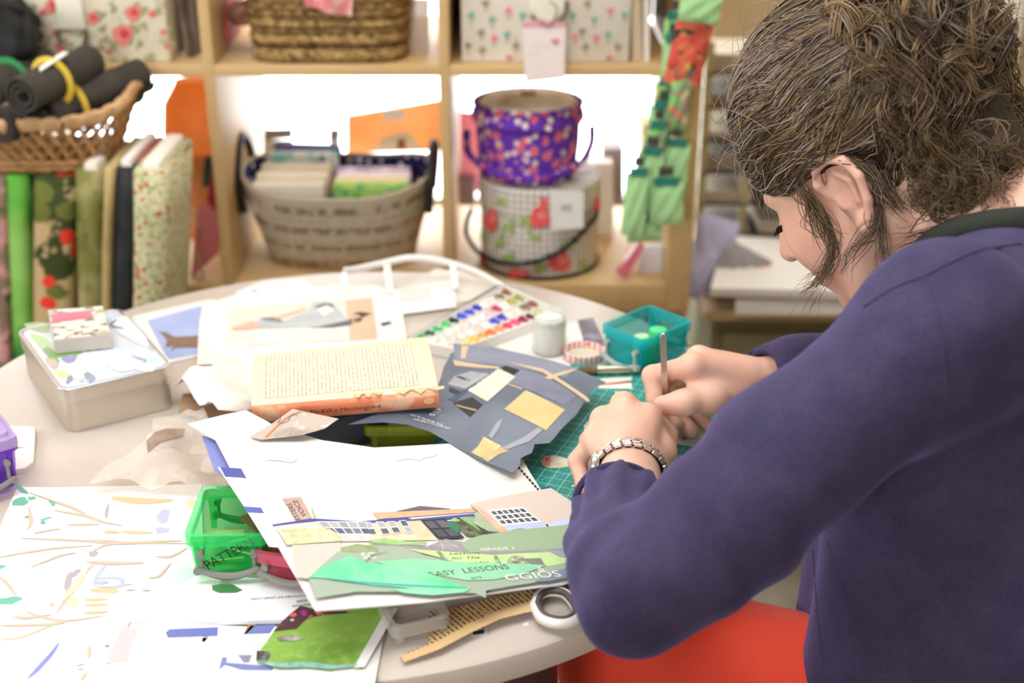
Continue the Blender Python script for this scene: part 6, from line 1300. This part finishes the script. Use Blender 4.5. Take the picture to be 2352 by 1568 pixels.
# neck and trunk
B.cone(H(-.022, 0, -.012), NECK+np.array([0, 0, -.01]), .056, .058, .03); B.cone(H(.02, 0, -.06), NECK+FWD*.045+np.array([0, 0, -.02]), .036, .046, .03)
B.cone(H(.005, .05, -.035), NECK+FWD*.03+LAT*.02, .014, .018, .02)
B.cone(SHL, SHR, .045, .045, .05); B.ell(NECK+np.array([.01, -.01, -.14]), (.10, .15, .17), BR, .05); B.ell((.47, 1.0, .70), (.105, .14, .2), BR, .05); B.ell((.50, .98, .56), (.13, .165, .12), BR, .05)
# legs inside the trousers
HIPL, HIPR = np.array([.47, .905, .555]), np.array([.55, 1.08, .555]); KNL, KNR = np.array([.115, 1.075, .588]), np.array([.39, 1.215, .43])
for a, b in ((HIPL, KNL), (HIPR, KNR)): B.cone(a, b, .070, .050, .04); B.cone(b, (b[0]+.06, b[1]-.03, .08), .048, .032, .02); B.cone((b[0]+.06, b[1]-.03, .045), (b[0]-.09, b[1]+.06, .03), .034, .026, .02)
# left arm and hand
def limb(pts, rad, k=.02): B.chain(pts, rad, k)
limb([SHL, ELL], [.043, .031], .03); limb([ELL, ELL*.55+WRL*.45, WRL], [.031, .0295, .0225], .015)
sd = np.cross(WRL-ELL, [0, 0, 1.0]); sd /= np.linalg.norm(sd)
for s in (-1, 1): B.cone(ELL*.3+WRL*.7+sd*s*.006, WRL+sd*s*.008+(WRL-ELL)*.06, .021, .0185, .012)
def pz(u, v, z): return np.array(at_z(u, v, z))
ml = [pz(1488, 955, .806), pz(1433, 930, .812), pz(1386, 962, .806), pz(1366, 1008, .796)]       # index..little knuckles
for m, r in zip(ml, (.0125, .0135, .0125, .0115)): B.cone(WRL*.75+m*.25, m, .0190, r*1.04, .010)
B.ell((WRL+ml[1]+ml[2])/3+np.array([.004, 0, -.008]), (.030, .030, .018), None, .014)
fl = [[(.022, .018, -.030), (.018, -.006, -.052), (.008, -.024, -.058)], [(.010, .024, -.034), (.010, .0, -.056), (.002, -.022, -.062)], [(-.012, .018, -.034), (-.006, -.004, -.054), (.004, -.024, -.056)], [(-.016, .008, -.028), (-.010, -.010, -.044), (.002, -.024, -.046)]]
for m, f3, r in zip(ml, fl, (.0098, .0102, .0096, .0085)): B.chain([m]+[m+np.array(q) for q in f3], [r*1.08, r, r*.92, r*.82], .004)
tb0 = WRL+sd*.018+np.array([0, .01, -.006]); TL = [tb0, pz(1512, 1040, .778), pz(1521, 1000, .768), pz(1526, 975, .760)]
B.chain(TL, [.017, .0135, .0112, .0092], .010)
B.cone(TL[1], ml[0]+np.array([0, 0, -.010]), .014, .010, .014)
# right arm and hand
limb([SHR, ELR], [.045, .037], .03); limb([ELR, ELR*.5+WRR*.5, WRR], [.037, .034, .0225], .015)
sr = np.cross(WRR-ELR, [0, 0, 1.0]); sr /= np.linalg.norm(sr)
B.cone(ELR*.3+WRR*.7, WRR+(WRR-ELR)*.06+np.array([0, 0, .004]), .023, .0205, .012)
SCT, SCB = np.array(at_d(1523, 766, 1.27)), pz(1529, 1003, TZ+.0045)
mi, mm, mr, mlr = pz(1592, 838, .833), np.array([.190, 1.222, .828]), np.array([.206, 1.240, .814]), np.array([.224, 1.250, .798])
for m, r in ((mi, .0128), (mm, .013), (mr, .012), (mlr, .0112)): B.cone(WRR*.75+m*.25, m, .0185, r, .014)
B.ell((WRR+mi+mr)/3+np.array([-.002, 0, -.010]), (.028, .026, .020), None, .014)
B.chain([mi, pz(1498, 862, .813), pz(1506, 918, .792), pz(1522, 966, .770)], [.0108, .0102, .0092, .0078], .004)
B.chain([mm, np.array([.154, 1.236, .796]), np.array([.153, 1.212, .774]), pz(1553, 978, .764)], [.0108, .0102, .0094, .0084], .003)
B.chain([mr, np.array([.170, 1.252, .781]), np.array([.170, 1.224, .762]), pz(1588, 990, .758)], [.0104, .0098, .009, .0082], .003)
B.chain([mlr, np.array([.194, 1.257, .772]), np.array([.192, 1.232, .757]), np.array([.205, 1.210, .754])], [.0094, .0088, .008, .0074], .003)
th = [WRR+np.array([-.012, -.012, -.006]), pz(1632, 912, .801), pz(1572, 924, .802), pz(1522, 930, .801)]
B.chain(th, [.0185, .0140, .0118, .0098], .010)
B.cone(th[1], mi+np.array([.004, .004, -.016]), .011, .009, .014)
SKIN = NT('skin'); t = SKIN; co = t.coord()
f1_ = t.ramp(t.noise(co, 26, 4), .35, .7); t.l(t.mix(t.math('MULTIPLY', f1_, .55), C('eec2ac'), C('df9f88')), t.b.inputs['Base Color'])
t.b.inputs['Roughness'].default_value = .45; t.b.inputs['Specular IOR Level'].default_value = .35; t.b.inputs['Subsurface Weight'].default_value = .12; t.b.inputs['Subsurface Radius'].default_value = (.01, .004, .002); t.b.inputs['Subsurface Scale'].default_value = .5
t.bump(t.noise(co, 420, 4), .12, .0006); SKINM = SKIN.m
Vb, Fb = B.mesh(.0022)
mk_np('body', Vb, Fb, SKINM, PER, iters=1)
# jumper
S = Field()
S.cone(SHL+np.array([.005, .01, -.005]), NECK+np.array([.02, -.02, -.040]), .064, .058, .04); S.cone(NECK+np.array([.02, -.02, -.040]), SHR, .058, .062, .04); S.ell(NECK+np.array([.012, -.012, -.15]), (.120, .185, .150), BR, .05); S.ell((.465, .995, .72), (.135, .175, .22), BR, .08); S.ell((.50, .975, .57), (.155, .19, .12), BR, .06)
S.cone(NECK+FWD*.02+np.array([0, 0, -.055]), (.345, .955, .88), .075, .075, .06)
S.cone((.345, .96, .90), (.318, .945, .56), .062, .062, .05); S.cone((.36, 1.05, .88), (.34, 1.05, .60), .07, .07, .06)
S.cone(SHL, (SHL+ELL)/2, .062, .0510, .03); S.cone((SHL+ELL)/2, ELL, .0510, .0425, .03)
CUL = np.array(at_z(1421, 1166, .802)); S.cone(ELL, (ELL+CUL)/2, .0415, .0415, .02); S.cone((ELL+CUL)/2, CUL+(CUL-ELL)*.28, .0415, .0385, .012)
S.cone(ELL+np.array([.01, -.002, -.006]), ELL+np.array([.085, .024, .020]), .038, .041, .03)
CUR = WRR*.80+ELR*.20; S.cone(SHR, ELR, .064, .052, .03); S.cone(ELR, CUR, .054, .041, .02); S.cone(CUR, WRR*.97+ELR*.03, .040, .033, .012)
dL = (CUL-ELL)/np.linalg.norm(CUL-ELL); S.ell(CUL+dL*.050, (.060, .060, .060), None, .003, -1); dR = (WRR-ELR)/np.linalg.norm(WRR-ELR); CE = WRR*.87+ELR*.13; S.ell(CE+dR*.046, (.052, .052, .052), None, .003, -1)
S.ell(NECK+np.array([-.045, .055, .035]), (.085, .080, .060), BR, .01, -1)
AX = (ELL-SHL)/np.linalg.norm(ELL-SHL)
def jdisp(P_):
    q = P_-ELL.astype(np.float32); r = np.linalg.norm(q, axis=1); el = np.exp(-(r/.13)**2)
    d1 = P_@np.array([12.0, 55.0, 40.0], dtype=np.float32); w_ = np.sin(d1+2.2*np.sin(P_@np.array([30., -14., 22.], dtype=np.float32)))
    d = -.0050*el*w_
    sh = np.exp(-(np.linalg.norm(P_-SHL.astype(np.float32), axis=1)/.16)**2)
    d += -.0034*sh*np.sin(P_@np.array([38., 20., -44.], dtype=np.float32)+1.5*np.sin(P_@np.array([9., 31., 12.], dtype=np.float32)))
    wr = np.exp(-(np.linalg.norm(P_-CUR.astype(np.float32), axis=1)/.09)**2); d += -.0045*wr*np.sin(P_@np.array([75., -40., 20.], dtype=np.float32))
    d += -.0035*np.sin(P_@np.array([14., 9., 3.], dtype=np.float32))*np.sin(P_@np.array([5., -11., 12.], dtype=np.float32)+.7)
    ax_c = (P_-CUL.astype(np.float32))@dL.astype(np.float32); rad_ = P_-CUL.astype(np.float32)-ax_c[:, None]*dL.astype(np.float32); an_ = np.arctan2(rad_[:, 2], rad_@np.array([1., 0., 0.], dtype=np.float32)); d += -.0032*np.exp(-(np.linalg.norm(P_-CUL.astype(np.float32), axis=1)/.095)**2)*np.sin(9*an_+1.6*np.sin(26*ax_c))
    lowf = np.clip((.86-P_[:, 2])/.3, 0, 1)*np.clip((.45-P_[:, 0])/.1, 0, 1); d += -.008*lowf*np.sin(P_@np.array([46., 38., 4.], dtype=np.float32))
    return d.astype(np.float32)
t = NT('navy_knit'); co = t.coord(); n1 = t.ramp(t.noise(co, 34, 5), .35, .68); n2 = t.ramp(t.noise(co, 380, 3), .3, .7)
c1 = t.mix(t.math('MULTIPLY', n1, .5), C('453f5e'), C('5a5270')); t.l(t.mix(t.math('MULTIPLY', n2, .4), c1, C('2b2740')), t.b.inputs['Base Color'])
t.b.inputs['Roughness'].default_value = .9; t.b.inputs['Specular IOR Level'].default_value = .12; t.b.inputs['Sheen Weight'].default_value = .35; t.b.inputs['Sheen Roughness'].default_value = .4; t.b.inputs['Sheen Tint'].default_value = C('a79ae0')
t.bump(t.noise(co, 520, 4), .5, .0012); KNIT = t.m
Vs, Fs_ = S.mesh(.0036, jdisp, 10); jm = mk_np('jumper', Vs, Fs_, KNIT, PER, iters=2); jm['label'] = 'navy violet knitted jumper'
def ring_at(c, d, r, rt, name, mat, par, n=48, sc=1.0):
    d = Vector(d).normalized(); a = d.orthogonal().normalized(); b = d.cross(a)
    return tube(name, [Vector(c)+a*(r*math.cos(q))+b*(r*math.sin(q)*sc)+d*(.0006*math.sin(q*24)) for q in np.linspace(0, 2*math.pi, n, endpoint=False)], rt, mat, par, n=6, closed=True)
ring_at(CUL+dL*.004, dL, .0375, .0032, 'cuff_ribbing', KNIT, jm); ring_at(CE+dR*.007, dR, .0340, .0030, 'cuff_ribbing', KNIT, jm)
from mathutils.bvhtree import BVHTree
def surf(bv, u, v, lift=.0002):
    d = ray(u, v).normalized(); hit = bv.ray_cast(Vector((0, 0, CAMZ)), d); return None if hit[0] is None else hit[0]+hit[1]*lift
jbv = BVHTree.FromPolygons(Vs.tolist(), Fs_.tolist())
for sm in ([(1985, 705), (2020, 680), (2070, 652), (2123, 634), (2180, 605), (2250, 575), (2345, 560)], [(2123, 634), (2140, 680), (2160, 760), (2172, 860), (2176, 980)], [(1868, 1262), (1874, 1340), (1882, 1450), (1894, 1560)], [(1900, 1240), (1925, 1320), (1960, 1410), (1990, 1480)]):
    hp_ = [surf(jbv, p.x, p.y) for p in bez([Vector((u, v, 0)) for u, v in sm], 26)]; hp_ = [p for p in hp_ if p is not None]
    if len(hp_) > 4: tube('seam', hp_, .0011, KNIT, jm, n=6)
# dark collar of the shirt below the jumper
bbv = BVHTree.FromPolygons(Vb.tolist(), Fb.tolist())
cp_ = [surf(bbv, u, v, .002) or surf(jbv, u, v, .002) for u, v in ((2118, 592), (2150, 562), (2200, 540), (2260, 524), (2320, 516), (2380, 512))]; cp_ = [p for p in cp_ if p is not None]
tube('shirt_collar', bez(cp_, 24), .0125, M('dark_green_shirt', '2b2f28', .8), PER, n=10, flat=1.0)
# trousers
Tt = Field()
for a, b in ((HIPL, KNL), (HIPR, KNR)): Tt.cone(a, b, .098, .070, .04); Tt.cone(b, (b[0]+.06, b[1]-.03, .12), .068, .055, .03)
Tt.ell((.50, .98, .56), (.15, .18, .12), BR, .05)
mk_np('trousers', *Tt.mesh(.005, lambda P_: (-.004*np.sin(P_@np.array([60., 20., 30.], dtype=np.float32))*np.exp(-(np.linalg.norm(P_-KNL.astype(np.float32), axis=1)/.14)**2)).astype(np.float32), 10), M('orange_trousers', 'e8452a', .75, noise=(14, 'd83c24', .6), bump=(300, .2, .0006), sheen=.2), PER, iters=2)['label'] = 'bright orange red trousers'
for b in (KNL, KNR):
    q = Vector((b[0]-.03, b[1]+.02, 0)); v_, f_ = box_vf(q, (.25, .095, .075), rz=math.atan2(.06, -.15)+math.pi, bevel=.03, seg=4); smooth_by_angle(mk('shoe', v_, f_, M('shoe_brown', '4a382c', .5), PER), 60)
# eyes
for s in (-1, 1):
    c = H(.0815, s*.031, .011); lathe('eyeball', [(.0001, -.011), (.0078, -.0078), (.011, 0), (.0078, .0078), (.0001, .011)], c, M('eye_white', 'd9cfc8', .3), PER, n=16)
    vs = [H(.0925+.008*k+.0015*math.sin(i), s*(.031+(i-4)*.0036), .0085-.006*k) for k in (0, 1) for i in range(9)]
    mk('eyelashes', vs, [(i, i+1, i+10, i+9) for i in range(8)], M('lash_dark', '241c18', .7), PER)
    br_ = [H(.0985-.001*abs(i-3), s*(.014+i*.0055), .0405+.0012*i-.0004*i*i) for i in range(8)]; tube('eyebrow', br_, [.0016, .0022, .0025, .0025, .0023, .002, .0016, .001], M('brow_brown', '4a3628', .8), PER, n=6)
# stool under her
stl = thing('stool', 'wooden stool under the person, mostly hidden', 'stool', (.51, .98, 0)); lathe('seat', [(0, .415), (.155, .415), (.165, .425), (.165, .445), (.155, .452), (0, .452)], (.51, .98, 0), WOOD, stl, n=40)
for a in (.6, 2.2, 3.8, 5.3): tube('leg', [(.51+.11*math.cos(a), .98+.11*math.sin(a), .416), (.51+.17*math.cos(a), .98+.17*math.sin(a), 0)], .014, WOOD, stl, n=10)
# scalpel, watch, ring
sc_ = thing('scalpel', 'slim steel craft scalpel held upright in the right hand', 'scalpel', tuple(SCB)); A, Bt = Vector(SCB), Vector(SCT); ax_ = (Bt-A).normalized()
hp0, hp1 = A.lerp(Bt, .16), Bt; sdv = ax_.cross(Vector((0, 1, 0))).normalized(); fwv = sdv.cross(ax_)
def flatbar(name, p0, p1, w0, w1, th, mat, par, rnd=0):
    vs = []
    for p, w_ in ((p0, w0), (p0.lerp(p1, .5), (w0+w1)/2*1.05), (p1-ax_*.004, w1), (p1, w1*.45)):
        for sx, sy in ((-1, -1), (1, -1), (1, 1), (-1, 1)): vs.append(p+sdv*(sx*w_/2)+fwv*(sy*th/2))
    fs = [(3, 2, 1, 0), (12, 13, 14, 15)]+[(j*4+i, j*4+(i+1) % 4, (j+1)*4+(i+1) % 4, (j+1)*4+i) for j in range(3) for i in range(4)]
    return mk(name, vs, fs, mat, par)
flatbar('handle', hp0, hp1, .0052, .0060, .0028, M('scalpel_steel', 'c4beb6', .28, .9), sc_); flatbar('neck', A.lerp(Bt, .09), hp0+ax_*.003, .0032, .0045, .0018, M('scalpel_steel', 'c4beb6', .28, .9), sc_)
bl_ = [A, A.lerp(Bt, .13)-sdv*.0022, A.lerp(Bt, .13)+sdv*.0022, A.lerp(Bt, .07)+sdv*.0026]; mk('blade', [p-fwv*.0003 for p in bl_]+[p+fwv*.0003 for p in bl_], [(0, 1, 2, 3), (7, 6, 5, 4), (0, 4, 5, 1), (1, 5, 6, 2), (2, 6, 7, 3), (3, 7, 4, 0)], STEEL, sc_)
wd = Vector(WRL-ELL).normalized(); wa = Vector(sd); wb_ = wd.cross(wa); wcn = Vector(WRL)-wd*.006
wt = thing('wrist_watch', 'silver link bracelet watch on the left wrist', 'watch', wcn); SV = M('watch_silver', 'dcdad8', .2, .95)
RX, RY = .0325, .0280; NLK = 22
for i in range(NLK):
    q = 2*math.pi*i/NLK; c = wcn+wa*(RX*math.cos(q))+wb_*(RY*math.sin(q)); tn = (wa*(-RX*math.sin(q))+wb_*(RY*math.cos(q))).normalized(); nr = tn.cross(wd)
    if abs((q-math.radians(188)+math.pi) % (2*math.pi)-math.pi) < .42: continue
    Rm = Matrix((wd, tn, nr)).transposed()
    for dx_, ww, hh in ((-.0056, .0054, .0034), (.0, .0052, .0042), (.0056, .0054, .0034)):
        v_, f_ = box_vf((0, 0, -hh/2), (ww, .0072 if dx_ else .0080, hh), bevel=.0006, seg=1); smooth_by_angle(mk('bracelet_link', [c+Rm @ (Vector(p)+Vector((dx_, .0018*(abs(dx_) > 0), 0))) for p in v_], f_, SV, wt), 30)
q = math.radians(188); c = wcn+wa*(RX*math.cos(q))+wb_*(RY*math.sin(q)); nr = ((wa*math.cos(q)/RX+wb_*math.sin(q)/RY)).normalized(); Rm = nr.to_track_quat('Z', 'Y').to_matrix()
lathe('watch_case', [(0, -.003), (.0125, -.003), (.0135, 0), (.0125, .0035), (.011, .0045), (0, .0045)], c, SV, wt, n=32, R=Rm); lathe('watch_dial', [(0, .0047), (.0106, .0047), (0, .0049)], c, M('dial', 'eef0ee', .3), wt, n=28, R=Rm); tube('crown', [c+wd*.0135, c+wd*.0165], .0018, SV, wt, n=8)
rp0, rp1 = ml[2], ml[2]+np.array(fl[2][0]); rc = rp0*.45+rp1*.55; tag(ring_at(rc, rp1-rp0, .0108, .0014, 'finger_ring', SV, None, 32), 'thin silver ring on the left hand', 'ring')
# ---------------------------------------------------------------- hair: dark base volume and individual locks
HBf = Field()
HBf.ell(H(-.010, 0, .066), (.106, .088, .100), HR, .02); HBf.ell(H(-.080, 0, .075), (.070, .070, .075), HR, .04); HBf.ell(H(-.078, 0, -.020), (.048, .060, .075), HR, .03)
HBf.ell(H(.110, 0, -.03), (.075, .11, .082), HR, .012, -1); HBf.ell(H(.030, .085, -.028), (.062, .045, .060), HR, .012, -1); HBf.ell(H(.030, -.085, -.028), (.062, .045, .060), HR, .012, -1)
def hairmat(name):
    t = NT(name); at = t.n('ShaderNodeAttribute'); at.attribute_name = 'tone'; s = t.n('ShaderNodeSeparateColor'); t.l(at.outputs['Color'], s.inputs[0])
    c = t.mix(s.outputs[0], C('3a2a1e'), C('a88a62')); t.l(t.mix(s.outputs[1], c, C('a79c98')), t.b.inputs['Base Color'])
    t.b.inputs['Roughness'].default_value = .38; t.b.inputs['Specular IOR Level'].default_value = .5; return t.m
hairbase = mk_np('hair', *HBf.mesh(.004, None, 10), M('hair_base', '2a2019', .6, noise=(60, '3d2e22', .7), bump=(140, .8, .004)), PER, iters=2); hairbase['label'] = 'curly brown hair with grey strands, pinned up'
rng = np.random.default_rng(5)
CEN = np.array([-.010, 0, .066]); RAD = np.array([.110, .092, .106]); BUN = np.array([-.082, 0, .080])
K = 14; SP_, RD_, TN_ = [], [], []
def addp(P_, r, tone, grey): SP_.append(P_); RD_.append(np.full(len(P_), r) if np.isscalar(r) else r); TN_.append(np.stack([tone, grey], 1))
def norm(a): return a/np.maximum(np.linalg.norm(a, axis=-1, keepdims=True), 1e-9)
# A: swept-back scalp locks
n = 0; roots = []
while n < 620:
    d = norm(rng.normal(size=3)); p = CEN+RAD*d
    if p[0] < -.075 and p[2] > .0: continue
    if p[0] > .055 and p[2] < .045+.02*abs(p[1])/.08: continue
    if abs(p[1]) > .045 and p[2] < .034 and p[0] > -.035: continue
    if p[2] < -.04: continue
    if d[1] < -.55 and rng.random() < .6: continue
    roots.append(d); n += 1
roots = np.array(roots)
tt = np.linspace(0, 1, K)
for d in roots:
    tgt = norm(np.array([-1.0, .55*d[1]+rng.normal()*.10, .10+.25*d[2]+rng.normal()*.12]))
    m = 13; dd = norm(d+rng.normal(size=(m, 3))*.045); tg = norm(tgt+rng.normal(size=(m, 3))*.03)
    sag = .30*max(0, d[0])*(1 if d[1] > 0 else .6)
    ph, fr, am = rng.uniform(0, 6.3), rng.uniform(1.2, 3.0), rng.uniform(.03, .11)
    mid = norm(dd+tg+np.array([.0, .55*np.sign(d[1])*abs(d[1])**.5, -sag]))
    q = ((1-tt)**2)[None, :, None]*dd[:, None]+(2*tt*(1-tt))[None, :, None]*mid[:, None]*1.0+(tt**2)[None, :, None]*tg[:, None]
    q = norm(q); tan = norm(np.gradient(q, axis=1)); sdv_ = np.cross(q, tan)
    w_ = am*np.sin(2*math.pi*fr*tt+ph)*np.minimum(1, tt*3)
    q = norm(q+sdv_*w_[None, :, None]); lift = 1+.015+rng.uniform(0, .05)+.03*np.sin(2*math.pi*fr*tt+ph+1.2)*tt+rng.uniform(-.012, .02, (m, 1))
    P_ = CEN+RAD*q*lift[..., None] if lift.ndim == 2 else CEN+RAD*q*lift[None, :, None]
    hfr = np.clip((P_[:, 0, 0]-.0)/.1, 0, 1); tone = np.clip(.32+rng.normal(size=m)*.24+rng.normal()*.2, 0, 1); grey = np.where(rng.random(m) < .12+.42*hfr*(d[2] > .2), rng.uniform(.3, .9, m), .0)
    addp(P_, rng.uniform(.0005, .0010, m), tone, grey)
# B: nape swept up
for _ in range(110):
    a = rng.uniform(-1, 1); p0 = np.array([-.062-.03*(1-abs(a)), .062*a, rng.uniform(-.095, .01)]); p2 = BUN+np.array([rng.uniform(-.05, .03), .06*a+rng.normal()*.02, rng.uniform(-.05, .03)])
    m = 12; j = rng.normal(size=(m, 3))*.003; p1 = (p0+p2)/2+np.array([-.030, .035*a, 0])
    P_ = ((1-tt)**2)[None, :, None]*(p0+j)[:, None]+(2*tt*(1-tt))[None, :, None]*(p1+j)[:, None]+(tt**2)[None, :, None]*(p2+rng.normal(size=(m, 3))*.006)[:, None]
    P_ = P_+.010*np.sin(tt*11+rng.uniform(0, 6))[None, :, None]*np.array([.5, 1, .6])+(j*2.5)[:, None]*((1-tt)**2)[None, :, None]; addp(P_, rng.uniform(.0005, .0009, m), np.clip(.25+rng.normal(size=m)*.2, 0, 1), np.zeros(m))
# C: curls of the updo
for _ in range(430):
    d = norm(rng.normal(size=3)+np.array([-.35, .35, .25])); c = BUN+d*np.array([.072, .074, .076])*rng.uniform(.86, 1.06)
    a1 = norm(np.cross(d, rng.normal(size=3))); a2 = norm(d*rng.uniform(.2, .9)+np.cross(d, a1)*rng.uniform(.5, 1)); a3 = np.cross(a1, a2); R0 = rng.uniform(.010, .026); turns = rng.uniform(.55, 1.25); a0 = rng.uniform(0, 6.3); m = 11
    an = a0+2*math.pi*turns*tt; base = c+R0*(np.cos(an)[:, None]*a1+np.sin(an)[:, None]*a2)*(1-.25*tt)[:, None]+a3*((tt-.5)*rng.uniform(-.02, .02))[:, None]
    P_ = base[None]+rng.normal(size=(m, 1, 3))*.0018+rng.normal(size=(m, 1, 3))*.0015*tt[None, :, None]
    addp(P_, rng.uniform(.0005, .0010, m), np.clip(.36+rng.normal()*.2+rng.normal(size=m)*.18, 0, 1), np.where(rng.random(m) < .06, .6, 0.))
# D: flyaways
for _ in range(560):
    if rng.random() < .5: d = norm(rng.normal(size=3)+np.array([.6, .2, .6])); p = CEN+RAD*d
    else: d = norm(rng.normal(size=3)+np.array([-.8, .2, .1])); p = BUN+d*.078
    if p[0] > .05 and p[2] < .055: continue
    if abs(p[1]) > .045 and p[2] < .04 and p[0] > -.04: continue
    tn_ = norm(np.cross(d, rng.normal(size=3))); L = rng.uniform(.025, .07); cu_ = rng.uniform(-1, 1); an = tt*cu_*4; b3 = np.cross(d, tn_)
    P_ = p+d*(L*.45*np.sin(tt*1.7))[:, None]*rng.uniform(.3, .8)+tn_*(L*tt)[:, None]+b3*(.012*np.sin(an))[:, None]
    addp(P_[None], np.array([rng.uniform(.00022, .00040)]), np.array([rng.uniform(.4, .9)]), np.array([rng.uniform(.2, .9) if p[0] > 0 else rng.uniform(0, .5)]))
for i_ in range(len(SP_)):
    p = SP_[i_]; bad = ((p[..., 1] > .060) & (p[..., 0] > -.036) & (p[..., 0] < .024) & (p[..., 2] > -.04) & (p[..., 2] < .033)).any(1)
    SP_[i_], RD_[i_], TN_[i_] = p[~bad], RD_[i_][~bad], TN_[i_][~bad]
SP_ = [HC+p@HR.T for p in SP_]
# E: loose locks given by photo points at their depth
def lock(px, d0, d1, m, spread, r, tone=.35):
    base = np.array([at_d(u, v, d0+(d1-d0)*i/(len(px)-1)) for i, (u, v) in enumerate(px)]); bb_ = np.array(bez([Vector(b) for b in base], K))
    for _ in range(m):
        o1, o2 = rng.normal(size=3)*spread*.5, rng.normal(size=3)*spread; P_ = bb_+o1*(1-tt)[:, None]+o2*tt[:, None]*1.3+rng.normal(size=3)*.003*np.sin(tt*8+rng.uniform(0, 6))[:, None]
        SP_.append(P_[None]); RD_.append(np.array([r*rng.uniform(.6, 1.1)])); TN_.append(np.array([[np.clip(tone+rng.normal()*.2, 0, 1), .25*(rng.random() < .15)]]))
lock([(1850, 440), (1890, 500), (1915, 560), (1905, 610), (1880, 650), (1850, 672)], 1.145, 1.17, 46, .0035, .00045, .3)
lock([(1860, 450), (1900, 520), (1915, 590), (1890, 640), (1862, 690), (1850, 720)], 1.145, 1.18, 16, .007, .0003, .45)
lock([(1840, 430), (1862, 480), (1880, 520), (1900, 545)], 1.14, 1.15, 40, .006, .00045, .25)
lock([(2010, 420), (2015, 500), (1990, 540), (1950, 590), (1940, 625)], 1.13, 1.135, 26, .003, .0004, .2); lock([(2000, 440), (2022, 520), (2025, 590), (2030, 640)], 1.13, 1.12, 26, .003, .0004, .2)
lock([(2150, 430), (2190, 490), (2150, 540), (2090, 560), (2060, 580)], 1.13, 1.10, 40, .006, .0004, .45); lock([(2200, 420), (2240, 480), (2290, 520), (2330, 500)], 1.14, 1.10, 30, .006, .0004, .4)
for _ in range(150):
    u0 = rng.uniform(2090, 2325); v0 = rng.uniform(300, 400+.55*(u0-2090)*.8+40); R0 = rng.uniform(10, 34); a0 = rng.uniform(0, 6.3)
    lock([(u0+R0*math.cos(a0+k*.9), v0+R0*math.sin(a0+k*.9)+k*3) for k in range(6)], 1.09, 1.09+rng.uniform(-.03, .03), 9, .0018, .0005, .36)
for _ in range(14):
    y_ = rng.uniform(0, 40); lock([(1930+y_, 372-y_*.2), (1985+y_, 385+y_*.3), (2020+y_*.8, 430+y_), (2050+y_, 480)], 1.125, 1.11, 5, .003, .0006, .3)
SPa = np.concatenate([np.ascontiguousarray(p) for p in SP_]); RDa = np.concatenate(RD_); TNa = np.concatenate(TN_); Ns = len(SPa)
T_ = norm(np.gradient(SPa, axis=1)); up_ = np.tile(np.array([.31, .2, .93]), (Ns, K, 1)); A_ = norm(np.cross(T_, up_)); B_ = np.cross(T_, A_)
tap = (.75+.25*np.sin(math.pi*tt))*(1-.65*tt**3); rr = RDa[:, None]*tap[None]
ring3 = np.stack([SPa+rr[..., None]*(A_*math.cos(q)+B_*math.sin(q)) for q in (0, 2.094, 4.189)], 2)          # Ns,K,3,3
VV = ring3.reshape(-1, 3); base_i = (np.arange(Ns)*K*3)[:, None, None]+(np.arange(K-1)*3)[None, :, None]; k3 = np.arange(3)[None, None]; k4 = (np.arange(3)+1) % 3
FF = np.stack([base_i+k3, base_i+k4[None, None], base_i+3+k4[None, None], base_i+3+k3], -1).reshape(-1, 4)
ho = mk_np('hair_strands', VV, FF, hairmat('hair_strand'), PER); ho.parent = hairbase; ho['kind'] = 'stuff'
ca = ho.data.color_attributes.new('tone', 'FLOAT_COLOR', 'POINT'); cv = np.ones((len(VV), 4), np.float32); cv[:, :2] = np.repeat(TNa, K*3, axis=0); ca.data.foreach_set('color', cv.ravel())
print('hair strands', Ns, 'body', len(Vb), 'jumper', len(Vs))
